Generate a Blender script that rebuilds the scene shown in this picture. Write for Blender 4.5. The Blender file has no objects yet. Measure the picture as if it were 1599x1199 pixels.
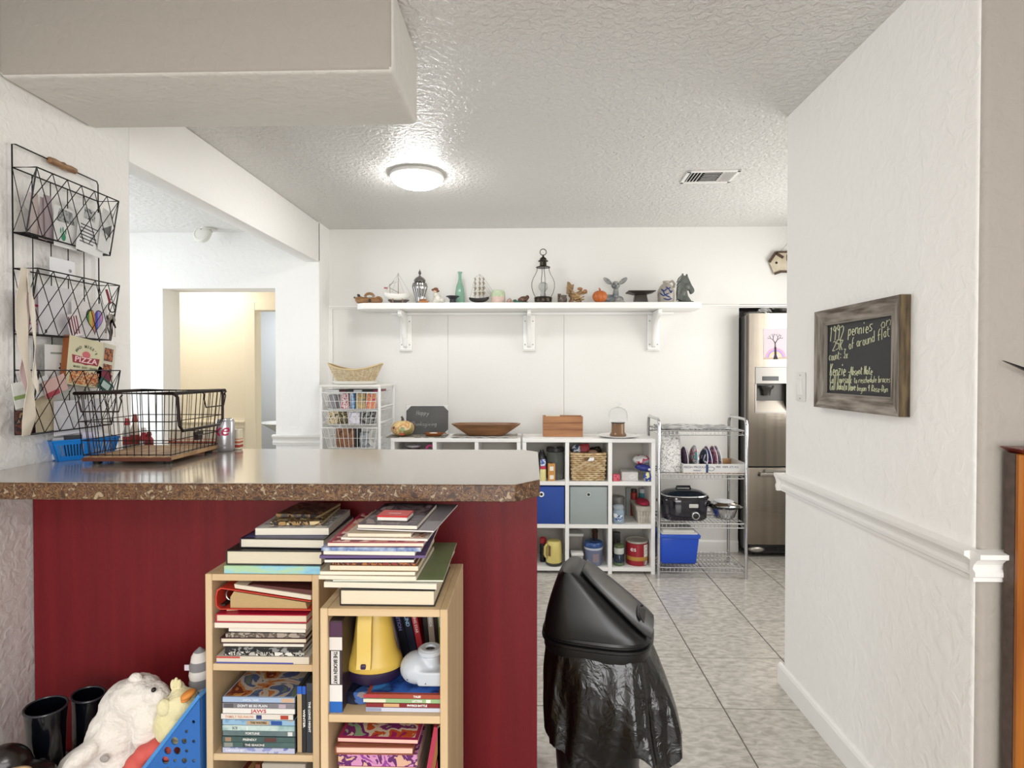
import bpy, bmesh, math, random
from mathutils import Vector, Matrix, Euler
R = math.radians
PI = math.pi
sc = bpy.context.scene
COL = sc.collection
rnd = random.Random(7)

# ---------------------------------------------------------------- camera
F_PX = 888.0
CZ = 1.386
YAW, PITCH, SH = R(1.55), R(.75), 7.0
cam = bpy.data.cameras.new('camera')
cam.sensor_fit = 'HORIZONTAL'
cam.sensor_width = 36
cam.lens = 36 * F_PX / 1599
cam.shift_y = -SH / 1599
cam.clip_start = .05
cam_o = bpy.data.objects.new('camera', cam)
COL.objects.link(cam_o)
cam_o.location = (0, 0, CZ)
cam_o.rotation_euler = (PI / 2 - PITCH, 0, YAW)
sc.camera = cam_o
_CM = Euler((PI / 2 - PITCH, 0, YAW)).to_matrix()

def at(px, py, X=None, Y=None, Z=None):
    """world point seen at a pixel of the photograph, on the plane X=, Y= or Z="""
    d = _CM @ Vector(((px - 799.5) / F_PX, (599.5 - SH - py) / F_PX, -1))
    t = Y / d.y if Y is not None else X / d.x if X is not None else (Z - CZ) / d.z
    return Vector((0, 0, CZ)) + d * t

def rect(px0, py0, px1, py1, Y):
    """x0, x1, z0, z1 of a pixel rectangle on the plane Y"""
    a, b = at(px0, py1, Y=Y), at(px1, py0, Y=Y)
    return min(a.x, b.x), max(a.x, b.x), min(a.z, b.z), max(a.z, b.z)

# ---------------------------------------------------------------- exposure, world, lights
sc.view_settings.view_transform = 'Standard'
sc.view_settings.look = 'None'
sc.view_settings.gamma = 1
sc.view_settings.use_curve_mapping = False
sc.view_settings.exposure = 0.13
w = bpy.data.worlds.new('world')
w.use_nodes = True
w.node_tree.nodes['Background'].inputs[0].default_value = (.92, .96, 1, 1)
w.node_tree.nodes['Background'].inputs[1].default_value = .6
sc.world = w

def area_light(name, loc, size, rot, power, col):
    l = bpy.data.lights.new(name, 'AREA')
    l.shape = 'RECTANGLE'
    l.size, l.size_y = size
    l.energy = power
    l.color = col
    o = bpy.data.objects.new(name, l)
    COL.objects.link(o)
    o.location = loc
    o.rotation_euler = rot
    return o
area_light('living_room_fill_light', (.6, -2.85, 1.3), (3.4, 1.9), (R(90), 0, 0), 112, (1, .99, .985))  # added fill behind the camera, set before the unseen rear window
area_light('living_room_ceiling_light', (-.1, -1.3, 2.46), (.7, .7), (0, 0, 0), 34, (1, .98, .95))
area_light('hall_window_light', (-3.5, 3.1, 1.5), (1.4, 1.6), (0, R(-90), 0), 30, (.86, .93, 1))
area_light('passage_light', (-3.0, 4.85, 2.35), (.5, .3), (0, 0, 0), 10, (1, .93, .82))
area_light('bathroom_light', (-2.6, 5.9, 2.3), (.6, .4), (0, 0, 0), 16, (.9, .95, 1))
area_light('kitchen_right_light', (2.3, 3.45, 1.6), (1.1, 1.1), (0, R(90), 0), 21, (1, .99, .97))  # unseen area lamp at the right; the kitchen wall behind it is closed
DOME_POWER = 50.0

# ---------------------------------------------------------------- materials
def lin(h):
    if not isinstance(h, str):
        return tuple(h)[:3]
    c = [int(h[i:i + 2], 16) / 255 for i in (0, 2, 4)]
    return tuple(x / 12.92 if x <= .04045 else ((x + .055) / 1.055) ** 2.4 for x in c)

_mats = {}
def mat(col, rough=.5, metal=0., **k):
    """procedural material. k: col2+scale(+stretch, detail) noise mix, bump, bump_scale, spec, trans, emit, alpha, coat, cols (constant colour patches)"""
    key = repr((col, rough, metal, sorted(k.items())))
    if key in _mats:
        return _mats[key]
    m = bpy.data.materials.new(k.get('name', 'surface'))
    _mats[key] = m
    m.use_nodes = True
    nt = m.node_tree
    N, L = nt.nodes, nt.links
    b = N['Principled BSDF']
    b.inputs['Base Color'].default_value = (*lin(col), 1)
    b.inputs['Roughness'].default_value = rough
    b.inputs['Metallic'].default_value = metal
    if 'spec' in k: b.inputs['Specular IOR Level'].default_value = k['spec']
    if 'coat' in k:
        b.inputs['Coat Weight'].default_value = k['coat']
        b.inputs['Coat Roughness'].default_value = k.get('coatr', .08)
    if 'trans' in k: b.inputs['Transmission Weight'].default_value = k['trans']
    if 'ior' in k: b.inputs['IOR'].default_value = k['ior']
    if 'alpha' in k: b.inputs['Alpha'].default_value = k['alpha']
    if 'emit' in k:
        b.inputs['Emission Color'].default_value = (*lin(k.get('ecol', col)), 1)
        b.inputs['Emission Strength'].default_value = k['emit']
    if 'sheen' in k: b.inputs['Sheen Weight'].default_value = k['sheen']
    tc = None
    def vec(stretch=None):
        nonlocal tc
        if tc is None:
            tc = N.new('ShaderNodeTexCoord')
        mp = N.new('ShaderNodeMapping')
        L.new(tc.outputs['Object'], mp.inputs[0])
        if stretch: mp.inputs['Scale'].default_value = stretch
        if k.get('per_object'):
            oi = N.new('ShaderNodeObjectInfo')
            mu = N.new('ShaderNodeMath'); mu.operation = 'MULTIPLY'; mu.inputs[1].default_value = 37
            L.new(oi.outputs['Random'], mu.inputs[0])
            cx = N.new('ShaderNodeCombineXYZ')
            L.new(mu.outputs[0], cx.inputs[0]); L.new(mu.outputs[0], cx.inputs[1])
            L.new(cx.outputs[0], mp.inputs['Location'])
        return mp.outputs[0]
    if 'col2' in k or 'cols' in k:
        n = N.new('ShaderNodeTexNoise')
        n.inputs['Scale'].default_value = k.get('scale', 8)
        n.inputs['Detail'].default_value = k.get('detail', 4)
        n.inputs['Distortion'].default_value = k.get('dist', 0)
        L.new(vec(k.get('stretch')), n.inputs['Vector'])
        r = N.new('ShaderNodeValToRGB')
        L.new(n.outputs['Fac'], r.inputs[0])
        if 'cols' in k:
            r.color_ramp.interpolation = k.get('interp', 'CONSTANT')
            cs = [col] + list(k['cols'])
            e = r.color_ramp.elements
            while len(e) < len(cs): e.new(.5)
            for i, c in enumerate(cs):
                e[i].position = .33 + .34 * i / len(cs) if i else 0
                e[i].color = (*lin(c), 1)
        else:
            r.color_ramp.elements[0].position = k.get('p0', .35)
            r.color_ramp.elements[1].position = k.get('p1', .65)
            r.color_ramp.elements[0].color = (*lin(col), 1)
            r.color_ramp.elements[1].color = (*lin(k['col2']), 1)
        L.new(r.outputs[0], b.inputs['Base Color'])
    if 'bump' in k:
        n = N.new('ShaderNodeTexNoise')
        n.inputs['Scale'].default_value = k.get('bscale', 60)
        n.inputs['Detail'].default_value = k.get('bdetail', 3)
        n.inputs['Distortion'].default_value = k.get('bdist', 0)
        L.new(vec(k.get('bstretch')), n.inputs['Vector'])
        src = n.outputs['Fac']
        if 'bramp' in k:
            r = N.new('ShaderNodeValToRGB')
            r.color_ramp.elements[0].position, r.color_ramp.elements[1].position = k['bramp']
            L.new(src, r.inputs[0]); src = r.outputs[0]
        bp = N.new('ShaderNodeBump')
        bp.inputs['Strength'].default_value = 1
        bp.inputs['Distance'].default_value = k['bump']
        L.new(src, bp.inputs['Height'])
        L.new(bp.outputs[0], b.inputs['Normal'])
    return m

# ---------------------------------------------------------------- mesh builder
class MB:
    def __init__(s):
        s.v, s.f, s.mi, s.cur = [], [], [], 0
        s.M = Matrix.Identity(4)
    def add(s, vs, fs):
        o = len(s.v)
        s.v += [tuple(s.M @ Vector(v)) for v in vs]
        for f in fs:
            s.f.append([o + i for i in f]); s.mi.append(s.cur)
        return s
    def box(s, a, b):
        x0, y0, z0 = a; x1, y1, z1 = b
        return s.add([(x0, y0, z0), (x1, y0, z0), (x1, y1, z0), (x0, y1, z0), (x0, y0, z1), (x1, y0, z1), (x1, y1, z1), (x0, y1, z1)],
                     [(3, 2, 1, 0), (4, 5, 6, 7), (0, 1, 5, 4), (1, 2, 6, 5), (2, 3, 7, 6), (3, 0, 4, 7)])
    def cbox(s, c, d):
        return s.box([c[i] - d[i] / 2 for i in range(3)], [c[i] + d[i] / 2 for i in range(3)])
    def frustum(s, z0, z1, a, b, c=(0, 0)):
        """box of half sizes a at z0 and b at z1"""
        vs = [(c[0] + sx * h[0], c[1] + sy * h[1], z) for z, h in ((z0, a), (z1, b)) for sx, sy in ((-1, -1), (1, -1), (1, 1), (-1, 1))]
        return s.add(vs, [(3, 2, 1, 0), (4, 5, 6, 7), (0, 1, 5, 4), (1, 2, 6, 5), (2, 3, 7, 6), (3, 0, 4, 7)])
    def _frame(s, d):
        d = d.normalized()
        u = d.cross(Vector((0, 0, 1)))
        if u.length < .05: u = d.cross(Vector((1, 0, 0)))
        u.normalize()
        return u, d.cross(u).normalized()
    def cyl(s, p, q, r, r2=None, n=12, cap=True):
        p, q = Vector(p), Vector(q)
        r2 = r if r2 is None else r2
        u, w_ = s._frame(q - p)
        vs = []
        for c, rr in ((p, r), (q, r2)):
            vs += [c + (u * math.cos(2 * PI * i / n) + w_ * math.sin(2 * PI * i / n)) * rr for i in range(n)]
        fs = [(i, (i + 1) % n, n + (i + 1) % n, n + i) for i in range(n)]
        if cap: fs += [tuple(range(n))[::-1], tuple(range(n, 2 * n))]
        return s.add(vs, fs)
    def tube(s, pts, r, n=6, closed=False):
        pts = [Vector(p) for p in pts]
        m = len(pts)
        rs = r if isinstance(r, (list, tuple)) else [r] * m
        vs, u = [], None
        for i, p in enumerate(pts):
            a = pts[(i - 1) % m] if closed or i else p
            b = pts[(i + 1) % m] if closed or i < m - 1 else p
            t = (b - a)
            t = t.normalized() if t.length > 1e-9 else Vector((0, 0, 1))
            if u is None: u, w_ = s._frame(t)
            else:
                u = (u - t * u.dot(t))
                u = u.normalized() if u.length > 1e-6 else s._frame(t)[0]
            w_ = t.cross(u)
            vs += [p + (u * math.cos(2 * PI * k / n) + w_ * math.sin(2 * PI * k / n)) * rs[i] for k in range(n)]
        fs = []
        for i in range(m if closed else m - 1):
            j = (i + 1) % m
            fs += [(i * n + k, i * n + (k + 1) % n, j * n + (k + 1) % n, j * n + k) for k in range(n)]
        if not closed: fs += [tuple(range(n))[::-1], tuple(range((m - 1) * n, m * n))]
        return s.add(vs, fs)
    def lathe(s, prof, n=24, c=(0, 0, 0), sx=1., sy=1., cap=True, lobes=0, la=0.):
        vs = []
        for r, z in prof:
            for i in range(n):
                a = 2 * PI * i / n
                rr = r * (1 + la * (abs(math.sin(lobes * a / 2)) - .6)) if lobes else r
                vs.append((c[0] + rr * sx * math.cos(a), c[1] + rr * sy * math.sin(a), c[2] + z))
        m = len(prof)
        fs = [(j * n + i, j * n + (i + 1) % n, (j + 1) * n + (i + 1) % n, (j + 1) * n + i) for j in range(m - 1) for i in range(n)]
        if cap: fs += [tuple(range(n))[::-1], tuple(range((m - 1) * n, m * n))]
        return s.add(vs, fs)
    def prism(s, poly, a, b, ax='y'):
        """polygon in the plane across ax, extruded a..b along ax"""
        def P(p, t): return {'x': (t, p[0], p[1]), 'y': (p[0], t, p[1]), 'z': (p[0], p[1], t)}[ax]
        n = len(poly)
        vs = [P(p, a) for p in poly] + [P(p, b) for p in poly]
        return s.add(vs, [tuple(range(n)), tuple(range(n, 2 * n))[::-1]] + [(i, n + i, n + (i + 1) % n, (i + 1) % n) for i in range(n)])
    def ell(s, c, r, nu=16, nv=10, rot=None, noise=0., seed=0):
        if not isinstance(r, (tuple, list)): r = (r, r, r)
        rg = random.Random(seed)
        E = Euler(rot).to_matrix() if rot else Matrix.Identity(3)
        vs = []
        for j in range(1, nv):
            for i in range(nu):
                a, b = 2 * PI * i / nu, PI * j / nv
                k = 1 + noise * (rg.random() - .5)
                vs.append(Vector(c) + E @ Vector((r[0] * math.cos(a) * math.sin(b) * k, r[1] * math.sin(a) * math.sin(b) * k, r[2] * math.cos(b) * k)))
        t = len(vs)
        vs += [Vector(c) + E @ Vector((0, 0, r[2])), Vector(c) - E @ Vector((0, 0, r[2]))]
        fs = [((j) * nu + i, (j + 1) * nu + i, (j + 1) * nu + (i + 1) % nu, j * nu + (i + 1) % nu) for j in range(nv - 2) for i in range(nu)]
        fs += [(t, i, (i + 1) % nu) for i in range(nu)]
        fs += [(t + 1, (nv - 2) * nu + (i + 1) % nu, (nv - 2) * nu + i) for i in range(nu)]
        return s.add(vs, fs)
    def quad(s, a, b, c, d): return s.add([a, b, c, d], [(0, 1, 2, 3)])
    def sheet(s, fn, nu, nv, th=0.):
        """surface fn(u,v), u,v in 0..1, given thickness th along its normal"""
        g = [[Vector(fn(i / nu, j / nv)) for i in range(nu + 1)] for j in range(nv + 1)]
        vs = [p for row in g for p in row]
        k = nu + 1
        fs = [(j * k + i, j * k + i + 1, (j + 1) * k + i + 1, (j + 1) * k + i) for j in range(nv) for i in range(nu)]
        if not th: return s.add(vs, fs)
        o = len(vs)
        bk = []
        for j in range(nv + 1):
            for i in range(nu + 1):
                du = g[j][min(i + 1, nu)] - g[j][max(i - 1, 0)]
                dv = g[min(j + 1, nv)][i] - g[max(j - 1, 0)][i]
                bk.append(g[j][i] - du.cross(dv).normalized() * th)
        fs += [tuple(o + q for q in f[::-1]) for f in fs]
        ring = [i for i in range(k)] + [j * k + nu for j in range(1, nv + 1)] + [nv * k + i for i in range(nu - 1, -1, -1)] + [j * k for j in range(nv - 1, 0, -1)]
        for a, b in zip(ring, ring[1:] + ring[:1]): fs.append((b, a, o + a, o + b))
        return s.add(vs + bk, fs)
    def build(s, name, m, parent=None, smooth=False, bevel=0., seg=1, fix=True):
        me = bpy.data.meshes.new(name)
        me.from_pydata(s.v, [], s.f)
        ms = m if isinstance(m, (list, tuple)) else [m]
        for x in ms: me.materials.append(x)
        if len(ms) > 1:
            me.polygons.foreach_set('material_index', s.mi)
        if bevel or fix:
            bm = bmesh.new(); bm.from_mesh(me)
            if fix: bmesh.ops.recalc_face_normals(bm, faces=bm.faces)
            if bevel:
                es = [e for e in bm.edges if len(e.link_faces) == 2 and e.calc_face_angle(0) > R(35)]
                bmesh.ops.bevel(bm, geom=es, offset=bevel, segments=seg, profile=.5, affect='EDGES', clamp_overlap=True)
            bm.to_mesh(me); bm.free()
        if smooth:
            me.polygons.foreach_set('use_smooth', [True] * len(me.polygons))
            me.set_sharp_from_angle(angle=R(38))
        o = bpy.data.objects.new(name, me)
        COL.objects.link(o)
        if parent is not None: o.parent = parent
        return o

def tag(o, label=None, cat=None, group=None, kind=None):
    if label: o['label'] = label
    if cat: o['category'] = cat
    if group: o['group'] = group
    if kind: o['kind'] = kind
    return o

class T:
    """a thing: an Empty at its base which parents its parts"""
    def __init__(s, name, label, cat, loc=(0, 0, 0), rz=0., group=None, rot=None):
        s.o = bpy.data.objects.new(name, None)
        COL.objects.link(s.o)
        s.o.empty_display_size = .02
        s.o.location = loc
        s.o.rotation_euler = rot or (0, 0, rz)
        tag(s.o, label, cat, group)
    def part(s, name, mb, m, parent=None, label=None, **k):
        p = mb.build(name, m, parent or s.o, **k)
        if label: p['label'] = label
        return p

def struct(name, mb, m, parent=None, **k):
    o = mb.build(name, m, parent, **k)
    if parent is None: o['kind'] = 'structure'
    return o

def copy_tree(o, parent=None):
    c = o.copy(); COL.objects.link(c)
    if parent is not None: c.parent = parent
    for ch in list(o.children): copy_tree(ch, c)
    return c

# ---------------------------------------------------------------- lettering
def letters(s, size, M, name, m, parent, align='CENTER', depth=.0004, shear=0., sx=1., bold=0.):
    cu = bpy.data.curves.new('lettering', 'FONT')
    cu.body = s; cu.size = size; cu.align_x = align; cu.align_y = 'CENTER'
    cu.extrude = depth; cu.shear = shear; cu.offset = bold; cu.resolution_u = 3
    t = bpy.data.objects.new('lettering', cu); COL.objects.link(t)
    bpy.context.view_layer.update()
    me = bpy.data.meshes.new_from_object(t.evaluated_get(bpy.context.evaluated_depsgraph_get()))
    bpy.data.objects.remove(t); bpy.data.curves.remove(cu)
    me.transform(M @ Matrix.Diagonal((sx, 1, 1, 1)))
    me.materials.clear(); me.materials.append(m)
    o = bpy.data.objects.new(name, me); COL.objects.link(o)
    o.parent = parent
    return o

def facing(loc, rz=0., tilt=0., roll=0.):
    """plane whose front looks to -Y at rz=0 (text reads from the camera); x along the wall"""
    return Matrix.Translation(loc) @ Matrix.Rotation(rz, 4, 'Z') @ Matrix.Rotation(PI / 2 + tilt, 4, 'X') @ Matrix.Rotation(roll, 4, 'Z')

GL = {'a': '3414021031|3430', 'b': '0800|0324322000', 'c': '3414021030', 'd': '3830|3314021031', 'e': '02323314021030', 'f': '38281610|0434',
      'g': '3414021031|343b2a0a', 'h': '0800|03243330', 'i': '1410|1617', 'k': '0800|0134|1230', 'l': '1810', 'm': '0400|03142320|23344340',
      'n': '0400|03243330', 'o': '140210303314', 'p': '040a|0324322000', 'r': '0400|032434', 's': '341403312000', 't': '17112030|0535',
      'u': '04011030|3430', 'v': '041034', 'w': '0410233044', 'x': '0430|3400', 'y': '0420|340a', 'z': '04340030', 'A': '002840|1333',
      'C': '381806021030', 'D': '08363200|0800', 'H': '0800|0434|3830', 'I': '0800', 'K': '0800|0338|0530', 'N': '00083038',
      'R': '0008|08373504|0430', 'T': '0848|2820', '1': '071810', '2': '071837350030', '3': '083815332001', '4': '180434|2820',
      '5': '380805353100', '9': '3718062537|3730', '-': '0333', ':': '1112|1415', '/': '0038', ' ': ''}
def handwriting(mb, s, size, M, r, seed=1):
    """chalk strokes: size = cap height"""
    rg = random.Random(seed)
    x = 0.
    k = size / 8
    def Y(c): return {'a': -3, 'b': -2, 'c': -1}.get(c, None) if c in 'abc' else int(c)
    for ch in s:
        g = GL[ch]
        wmax = 2
        jy = rg.uniform(-.5, .5)
        for st in g.split('|') if g else []:
            pts = []
            for i in range(0, len(st) - 1, 2):
                gx, gy = int(st[i]), Y(st[i + 1])
                wmax = max(wmax, gx)
                pts.append(M @ Vector(((x + gx + .18 * gy + rg.uniform(-.1, .1)) * k, (gy + jy) * k, 0)))
            for a, b in zip(pts, pts[1:]): mb.cyl(a, b, r, n=4)
        x += wmax + 1.5
    return x * k
# ================================================================ THE SETTING
WALL = mat('f6f4f0', .62, bump=.0012, bscale=22, bdetail=5, bdist=.6, bramp=(.4, .66), spec=.3)
WALLT = mat('f6f4f0', .62, bump=.0011, bscale=34, bdetail=4, bdist=.6, bramp=(.38, .66), spec=.3)
SMOOTH = mat('e8e6e1', .5, bump=.0008, bscale=90)
CEIL = mat('dcdad6', .4, bump=.0035, bscale=40, bdetail=3, bdist=.6, bramp=(.4, .62), spec=.4)
CEILP = mat('e4e2de', .5, bump=.0025, bscale=30, bdetail=4, bramp=(.4, .62))
TRIM = mat('f0eeea', .3)
CREAM = mat('efe6d2', .55, bump=.001, bscale=60)
HC = 2.50
YB = 4.42
XL, XR = -1.55, 1.134
YH = 4.2

# floor: grout slab and tiles
g = MB().box((-4.2, -3.1, -.12), (4.2, 7.0, -.004))
floor = struct('floor', g, mat('6b6259', .9))
TILE = mat('aca69d', .2, col2='cdc8c0', scale=22, detail=6, stretch=(1, 2.1, 1), dist=.5, per_object=True, spec=.5, bump=.0006, bscale=18)
tm = MB().box((-.2075, -.2075, -.008), (.2075, .2075, 0)).build('tile', TILE, floor, bevel=.0015)
tm.location = (.81 + .21, 2.35 + .21, 0)
for i in range(-8, 5):
    for j in range(-6, 9):
        if (i, j) == (0, 0): continue
        t = tm.copy(); COL.objects.link(t)
        t.location = (.81 + .21 + .42 * i, 2.35 + .21 + .42 * j, rnd.uniform(-.0006, .0004))
        t.rotation_euler = (0, 0, 0)

# ceiling (kitchen + living room), hall ceiling a little lower
struct('ceiling', MB().box((XL - .12, -3.1, HC), (4.2, 5.0, HC + .1)), CEIL)
struct('ceiling_hall', MB().box((-3.7, -.2, 2.43), (XL - .12, YH + .02, 2.56)), CEILP)
struct('ceiling_passage', MB().box((-4.2, YH + .21, 2.4), (-1.6, 7.0, 2.5)), SMOOTH)

# back wall with the recess for the fridge
XA = at(1153, 600, Y=YB).x
g = MB().box((XL, YB, 0), (XA, YB + .12, HC))
g.box((XA, YB, 1.905), (2.75, YB + .12, HC))
g.box((XA - .02, YB + .12, 0), (XA, YB + .52, 1.93)).box((XA, YB + .5, 0), (2.75, YB + .55, 1.93)).box((XA, YB + .1, 1.905), (2.75, YB + .52, 1.95))
wb = struct('wall_back', g, SMOOTH)
for x0, x1 in ((XL + .03, -.62), (-.616, .28), (.284, XA)):
    MB().box((x0, YB - .006, .02), (x1, YB + .002, 1.885)).build('panel', SMOOTH, wb, bevel=.001)
tp = [(YB, 1.878), (YB - .014, 1.878), (YB - .014, 1.884), (YB - .022, 1.888), (YB - .022, 1.9), (YB, 1.903)]
struct('trim_1', MB().prism(tp, XL, -1.262, 'x'), TRIM)
struct('trim_2', MB().prism(tp, 1.285, 2.7, 'x'), TRIM)
struct('trim_3', MB().box((XL, YB - .012, 0), (XL + .028, YB, 1.9)), TRIM)

# right wall block: kitchen side face and the face towards the living room
YR0, YR1 = 1.457, 2.54
XC = XR - .008
def rounded_block(x0, x1, y0, y1, z0, z1, r):
    pts = []
    for cx, cy, a0 in ((x0 + r, y1 - r, 90), (x0 + r, y0 + r, 180)):
        for k in range(7): pts.append((cx + r * math.cos(R(a0 + 15 * k)), cy + r * math.sin(R(a0 + 15 * k))))
    pts += [(x1, y0), (x1, y1)]
    return MB().prism(pts, z0, z1, 'z')
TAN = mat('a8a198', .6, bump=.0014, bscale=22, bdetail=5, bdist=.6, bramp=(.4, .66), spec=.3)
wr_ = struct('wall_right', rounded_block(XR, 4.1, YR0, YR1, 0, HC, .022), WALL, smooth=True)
wr_.data.materials.append(TAN)     # faces turned to the living room take the darker greige
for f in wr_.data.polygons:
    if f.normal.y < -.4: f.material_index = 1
struct('wall_kitchen_right', MB().box((2.62, YR1, 0), (2.74, 5.0, HC)), WALL)
# chair rail profile (out, z)
rail = [(0, .862), (.012, .862), (.012, .872), (.018, .876), (.018, .886), (.010, .894), (.013, .905), (.024, .918), (.034, .924), (.034, .936), (0, .94)]
struct('trim_4', MB().prism([(XR - p, z) for p, z in rail], YR0, YR1, 'y'), TRIM)
struct('trim_5', MB().prism([(YR0 - p, z) for p, z in rail], XR - .02, at(1583, 860, Y=YR0).x, 'x'), TRIM)
struct('trim_6', MB().prism([(YR1 + p, z) for p, z in rail], XR - .03, 2.62, 'x'), TRIM)
bb = [(0, 0), (.016, 0), (.016, .078), (.011, .088), (.004, .092), (0, .092)]
struct('baseboard_right', MB().prism([(XR - p, z) for p, z in bb], YR0, YR1 + .016, 'y'), TRIM)
struct('baseboard_living', MB().prism([(YR0 - p, z) for p, z in bb], XR - .016, 4.0, 'x'), TRIM)
struct('baseboard_back', MB().prism([(YB - p, z) for p, z in bb], XL, XA, 'x'), TRIM)

# left wall, header beam over the opening into the hall, hall end wall with doorway
struct('wall_left', MB().box((XL - .12, -3.0, 0), (XL, 2.19, HC)), WALLT, bevel=.012, seg=3, smooth=True)
struct('wall_header', MB().box((XL - .105, 2.185, 2.205), (XL, YH + .02, HC)), WALLT, bevel=.008, seg=2, smooth=True)
XD0, XD1 = -2.735, -1.88
g = MB().box((-3.7, YH, 0), (XD0, YH + .21, 2.5)).box((XD1, YH, 0), (XL, YH + .22, HC)).box((XD0, YH, 2.012), (XD1, YH + .21, 2.5))
struct('wall_hall_end', g, WALL)
struct('wall_hall_left', MB().box((-3.75, -.2, 0), (-3.62, YH + .2, 2.5)), WALL)
struct('wall_hall_front', MB().box((-3.7, -.3, 0), (XL - .12, -.2, 2.5)), WALL)
struct('trim_7', MB().prism([(YH - p, z - .02) for p, z in rail], XD1 - .02, XL + .01, 'x'), TRIM)
# passage behind the doorway
xo = at(400, 600, Y=5.2).x
g = MB().box((-4.2, 5.2, 0), (xo, 5.3, 2.45)).box((xo, 5.2, 1.955), (-1.5, 5.3, 2.45)).box((-2.2 + .5, 5.2, 0), (-1.5, 5.3, 2.45))
struct('wall_passage', g, CREAM)
struct('wall_passage_right', MB().box((-1.72, YH + .22, 0), (-1.6, 7.0, 2.45)), CREAM)
struct('wall_passage_left', MB().box((-4.2, YH + .2, 0), (-4.1, 7.0, 2.45)), CREAM)
struct('wall_bathroom', MB().box((-4.2, 6.6, 0), (-1.6, 6.7, 2.45)), mat('cfd3da', .6))
struct('trim_8', MB().box((xo - .1, 5.18, 0), (xo, 5.2, 2.03)).box((xo, 5.18, 1.955), (-1.72, 5.2, 2.03)), CREAM, bevel=.004)
struct('trim_9', MB().prism([(5.2 - p, z - .005) for p, z in rail], -4.1, xo - .1, 'x'), CREAM)

# wash basin seen through the far door
p = at(424, 662, Y=6.1)
t = T('wash_basin', 'white pedestal wash basin glimpsed through the far cream doorway', 'sink', (p.x + .1, 6.25, 0))
CERA = mat('f2f2f0', .15)
t.part('basin', MB().lathe([(.08, .70), (.14, .74), (.24, .80), (.28, p.z), (.27, p.z + .01), (.22, p.z), (.1, .78), (.001, .77)], 36, sy=.8), CERA, smooth=True)
t.part('pedestal', MB().lathe([(.13, 0), (.12, .03), (.075, .2), (.07, .5), (.085, .699)], 28), CERA, smooth=True)
g = MB(); g.tube([(0, .18, p.z), (0, .18, p.z + .1), (0, .08, p.z + .12), (0, .06, p.z + .09)], .012, 8)
t.part('tap', g, mat('c9c9c9', .15, 1.), smooth=True)

# living room shell behind the camera, with a window towards the daylight
g = MB().box((XL, -3.1, 0), (-1.2, -3.0, HC)).box((2.4, -3.1, 0), (4.2, -3.0, HC)).box((-1.2, -3.1, 0), (2.4, -3.0, .45)).box((-1.2, -3.1, 2.42), (2.4, -3.0, HC))
struct('wall_living_rear', g, WALL)
struct('wall_living_right', MB().box((4.1, -3.1, 0), (4.2, YR1, HC)), WALL)
struct('window_1', MB().box((-1.2, -3.07, .45), (-1.13, -3.02, 2.42)).box((2.33, -3.07, .45), (2.4, -3.02, 2.42)).box((.57, -3.07, .45), (.63, -3.02, 2.42)).box((-1.2, -3.07, .45), (2.4, -3.02, .52)).box((-1.2, -3.07, 2.35), (2.4, -3.02, 2.42)), TRIM)

# soffit over the bar
SB = 2.25
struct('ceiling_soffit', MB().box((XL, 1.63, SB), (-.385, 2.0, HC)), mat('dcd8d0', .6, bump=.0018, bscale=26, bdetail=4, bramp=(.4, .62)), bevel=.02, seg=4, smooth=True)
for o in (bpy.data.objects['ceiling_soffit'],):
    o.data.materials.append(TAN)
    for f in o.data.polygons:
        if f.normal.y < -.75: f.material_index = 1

# ---------------------------------------------------------------- ceiling fixtures
p = at(651, 272, Z=HC)
t = T('ceiling_light', 'round frosted flush dome light glowing on the textured ceiling', 'light', (p.x, p.y, HC))
t.part('base', MB().lathe([(.145, 0), (.15, -.006), (.15, -.022), (.143, -.026)], 40), mat('e8e6e2', .3, metal=.2), smooth=True)
t.part('diffuser', MB().lathe([(.143, -.02), (.142, -.03), (.13, -.046), (.1, -.062), (.06, -.071), (.02, -.074), (.001, -.0745)], 40), mat('ffffff', .4, emit=DOME_POWER, ecol=(1, .99, .975)), smooth=True)

p = at(1108, 275, Z=HC)
t = T('air_vent', 'square white ceiling air register with angled louvres', 'vent', (p.x, p.y, HC), R(-2))
W2, D2 = .145, .10
g = MB()
for a, b in (((-W2, -D2, -.008), (W2, -D2 + .02, 0)), ((-W2, D2 - .02, -.008), (W2, D2, 0)), ((-W2, -D2, -.008), (-W2 + .02, D2, 0)), ((W2 - .02, -D2, -.008), (W2, D2, 0))): g.box(a, b)
t.part('frame', g, TRIM, bevel=.002)
t.part('duct', MB().box((-W2 + .02, -D2 + .02, -.0015), (W2 - .02, D2 - .02, -.0005)), mat('1c1a18', .8))
def slat(x0, x1, y0, y1, ax, tl):
    g = MB(); c = ((x0 + x1) / 2, (y0 + y1) / 2, -.006)
    g.M = Matrix.Translation(c) @ Matrix.Rotation(tl, 4, ax)
    g.cbox((0, 0, 0), (x1 - x0, y1 - y0, .0012))
    return g
for k in range(4):
    t.part('slat', slat(-W2 + .022 + k * .018, -W2 + .036 + k * .018, -D2 + .022, D2 - .022, 'Y', R(-40)) , TRIM)
    t.part('slat', slat(W2 - .036 - k * .018, W2 - .022 - k * .018, -D2 + .022, D2 - .022, 'Y', R(40)), TRIM)
for k in range(6):
    t.part('slat', slat(-.045, .045, -D2 + .024 + k * .025, -D2 + .042 + k * .025, 'X', R(35)), TRIM)

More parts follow.
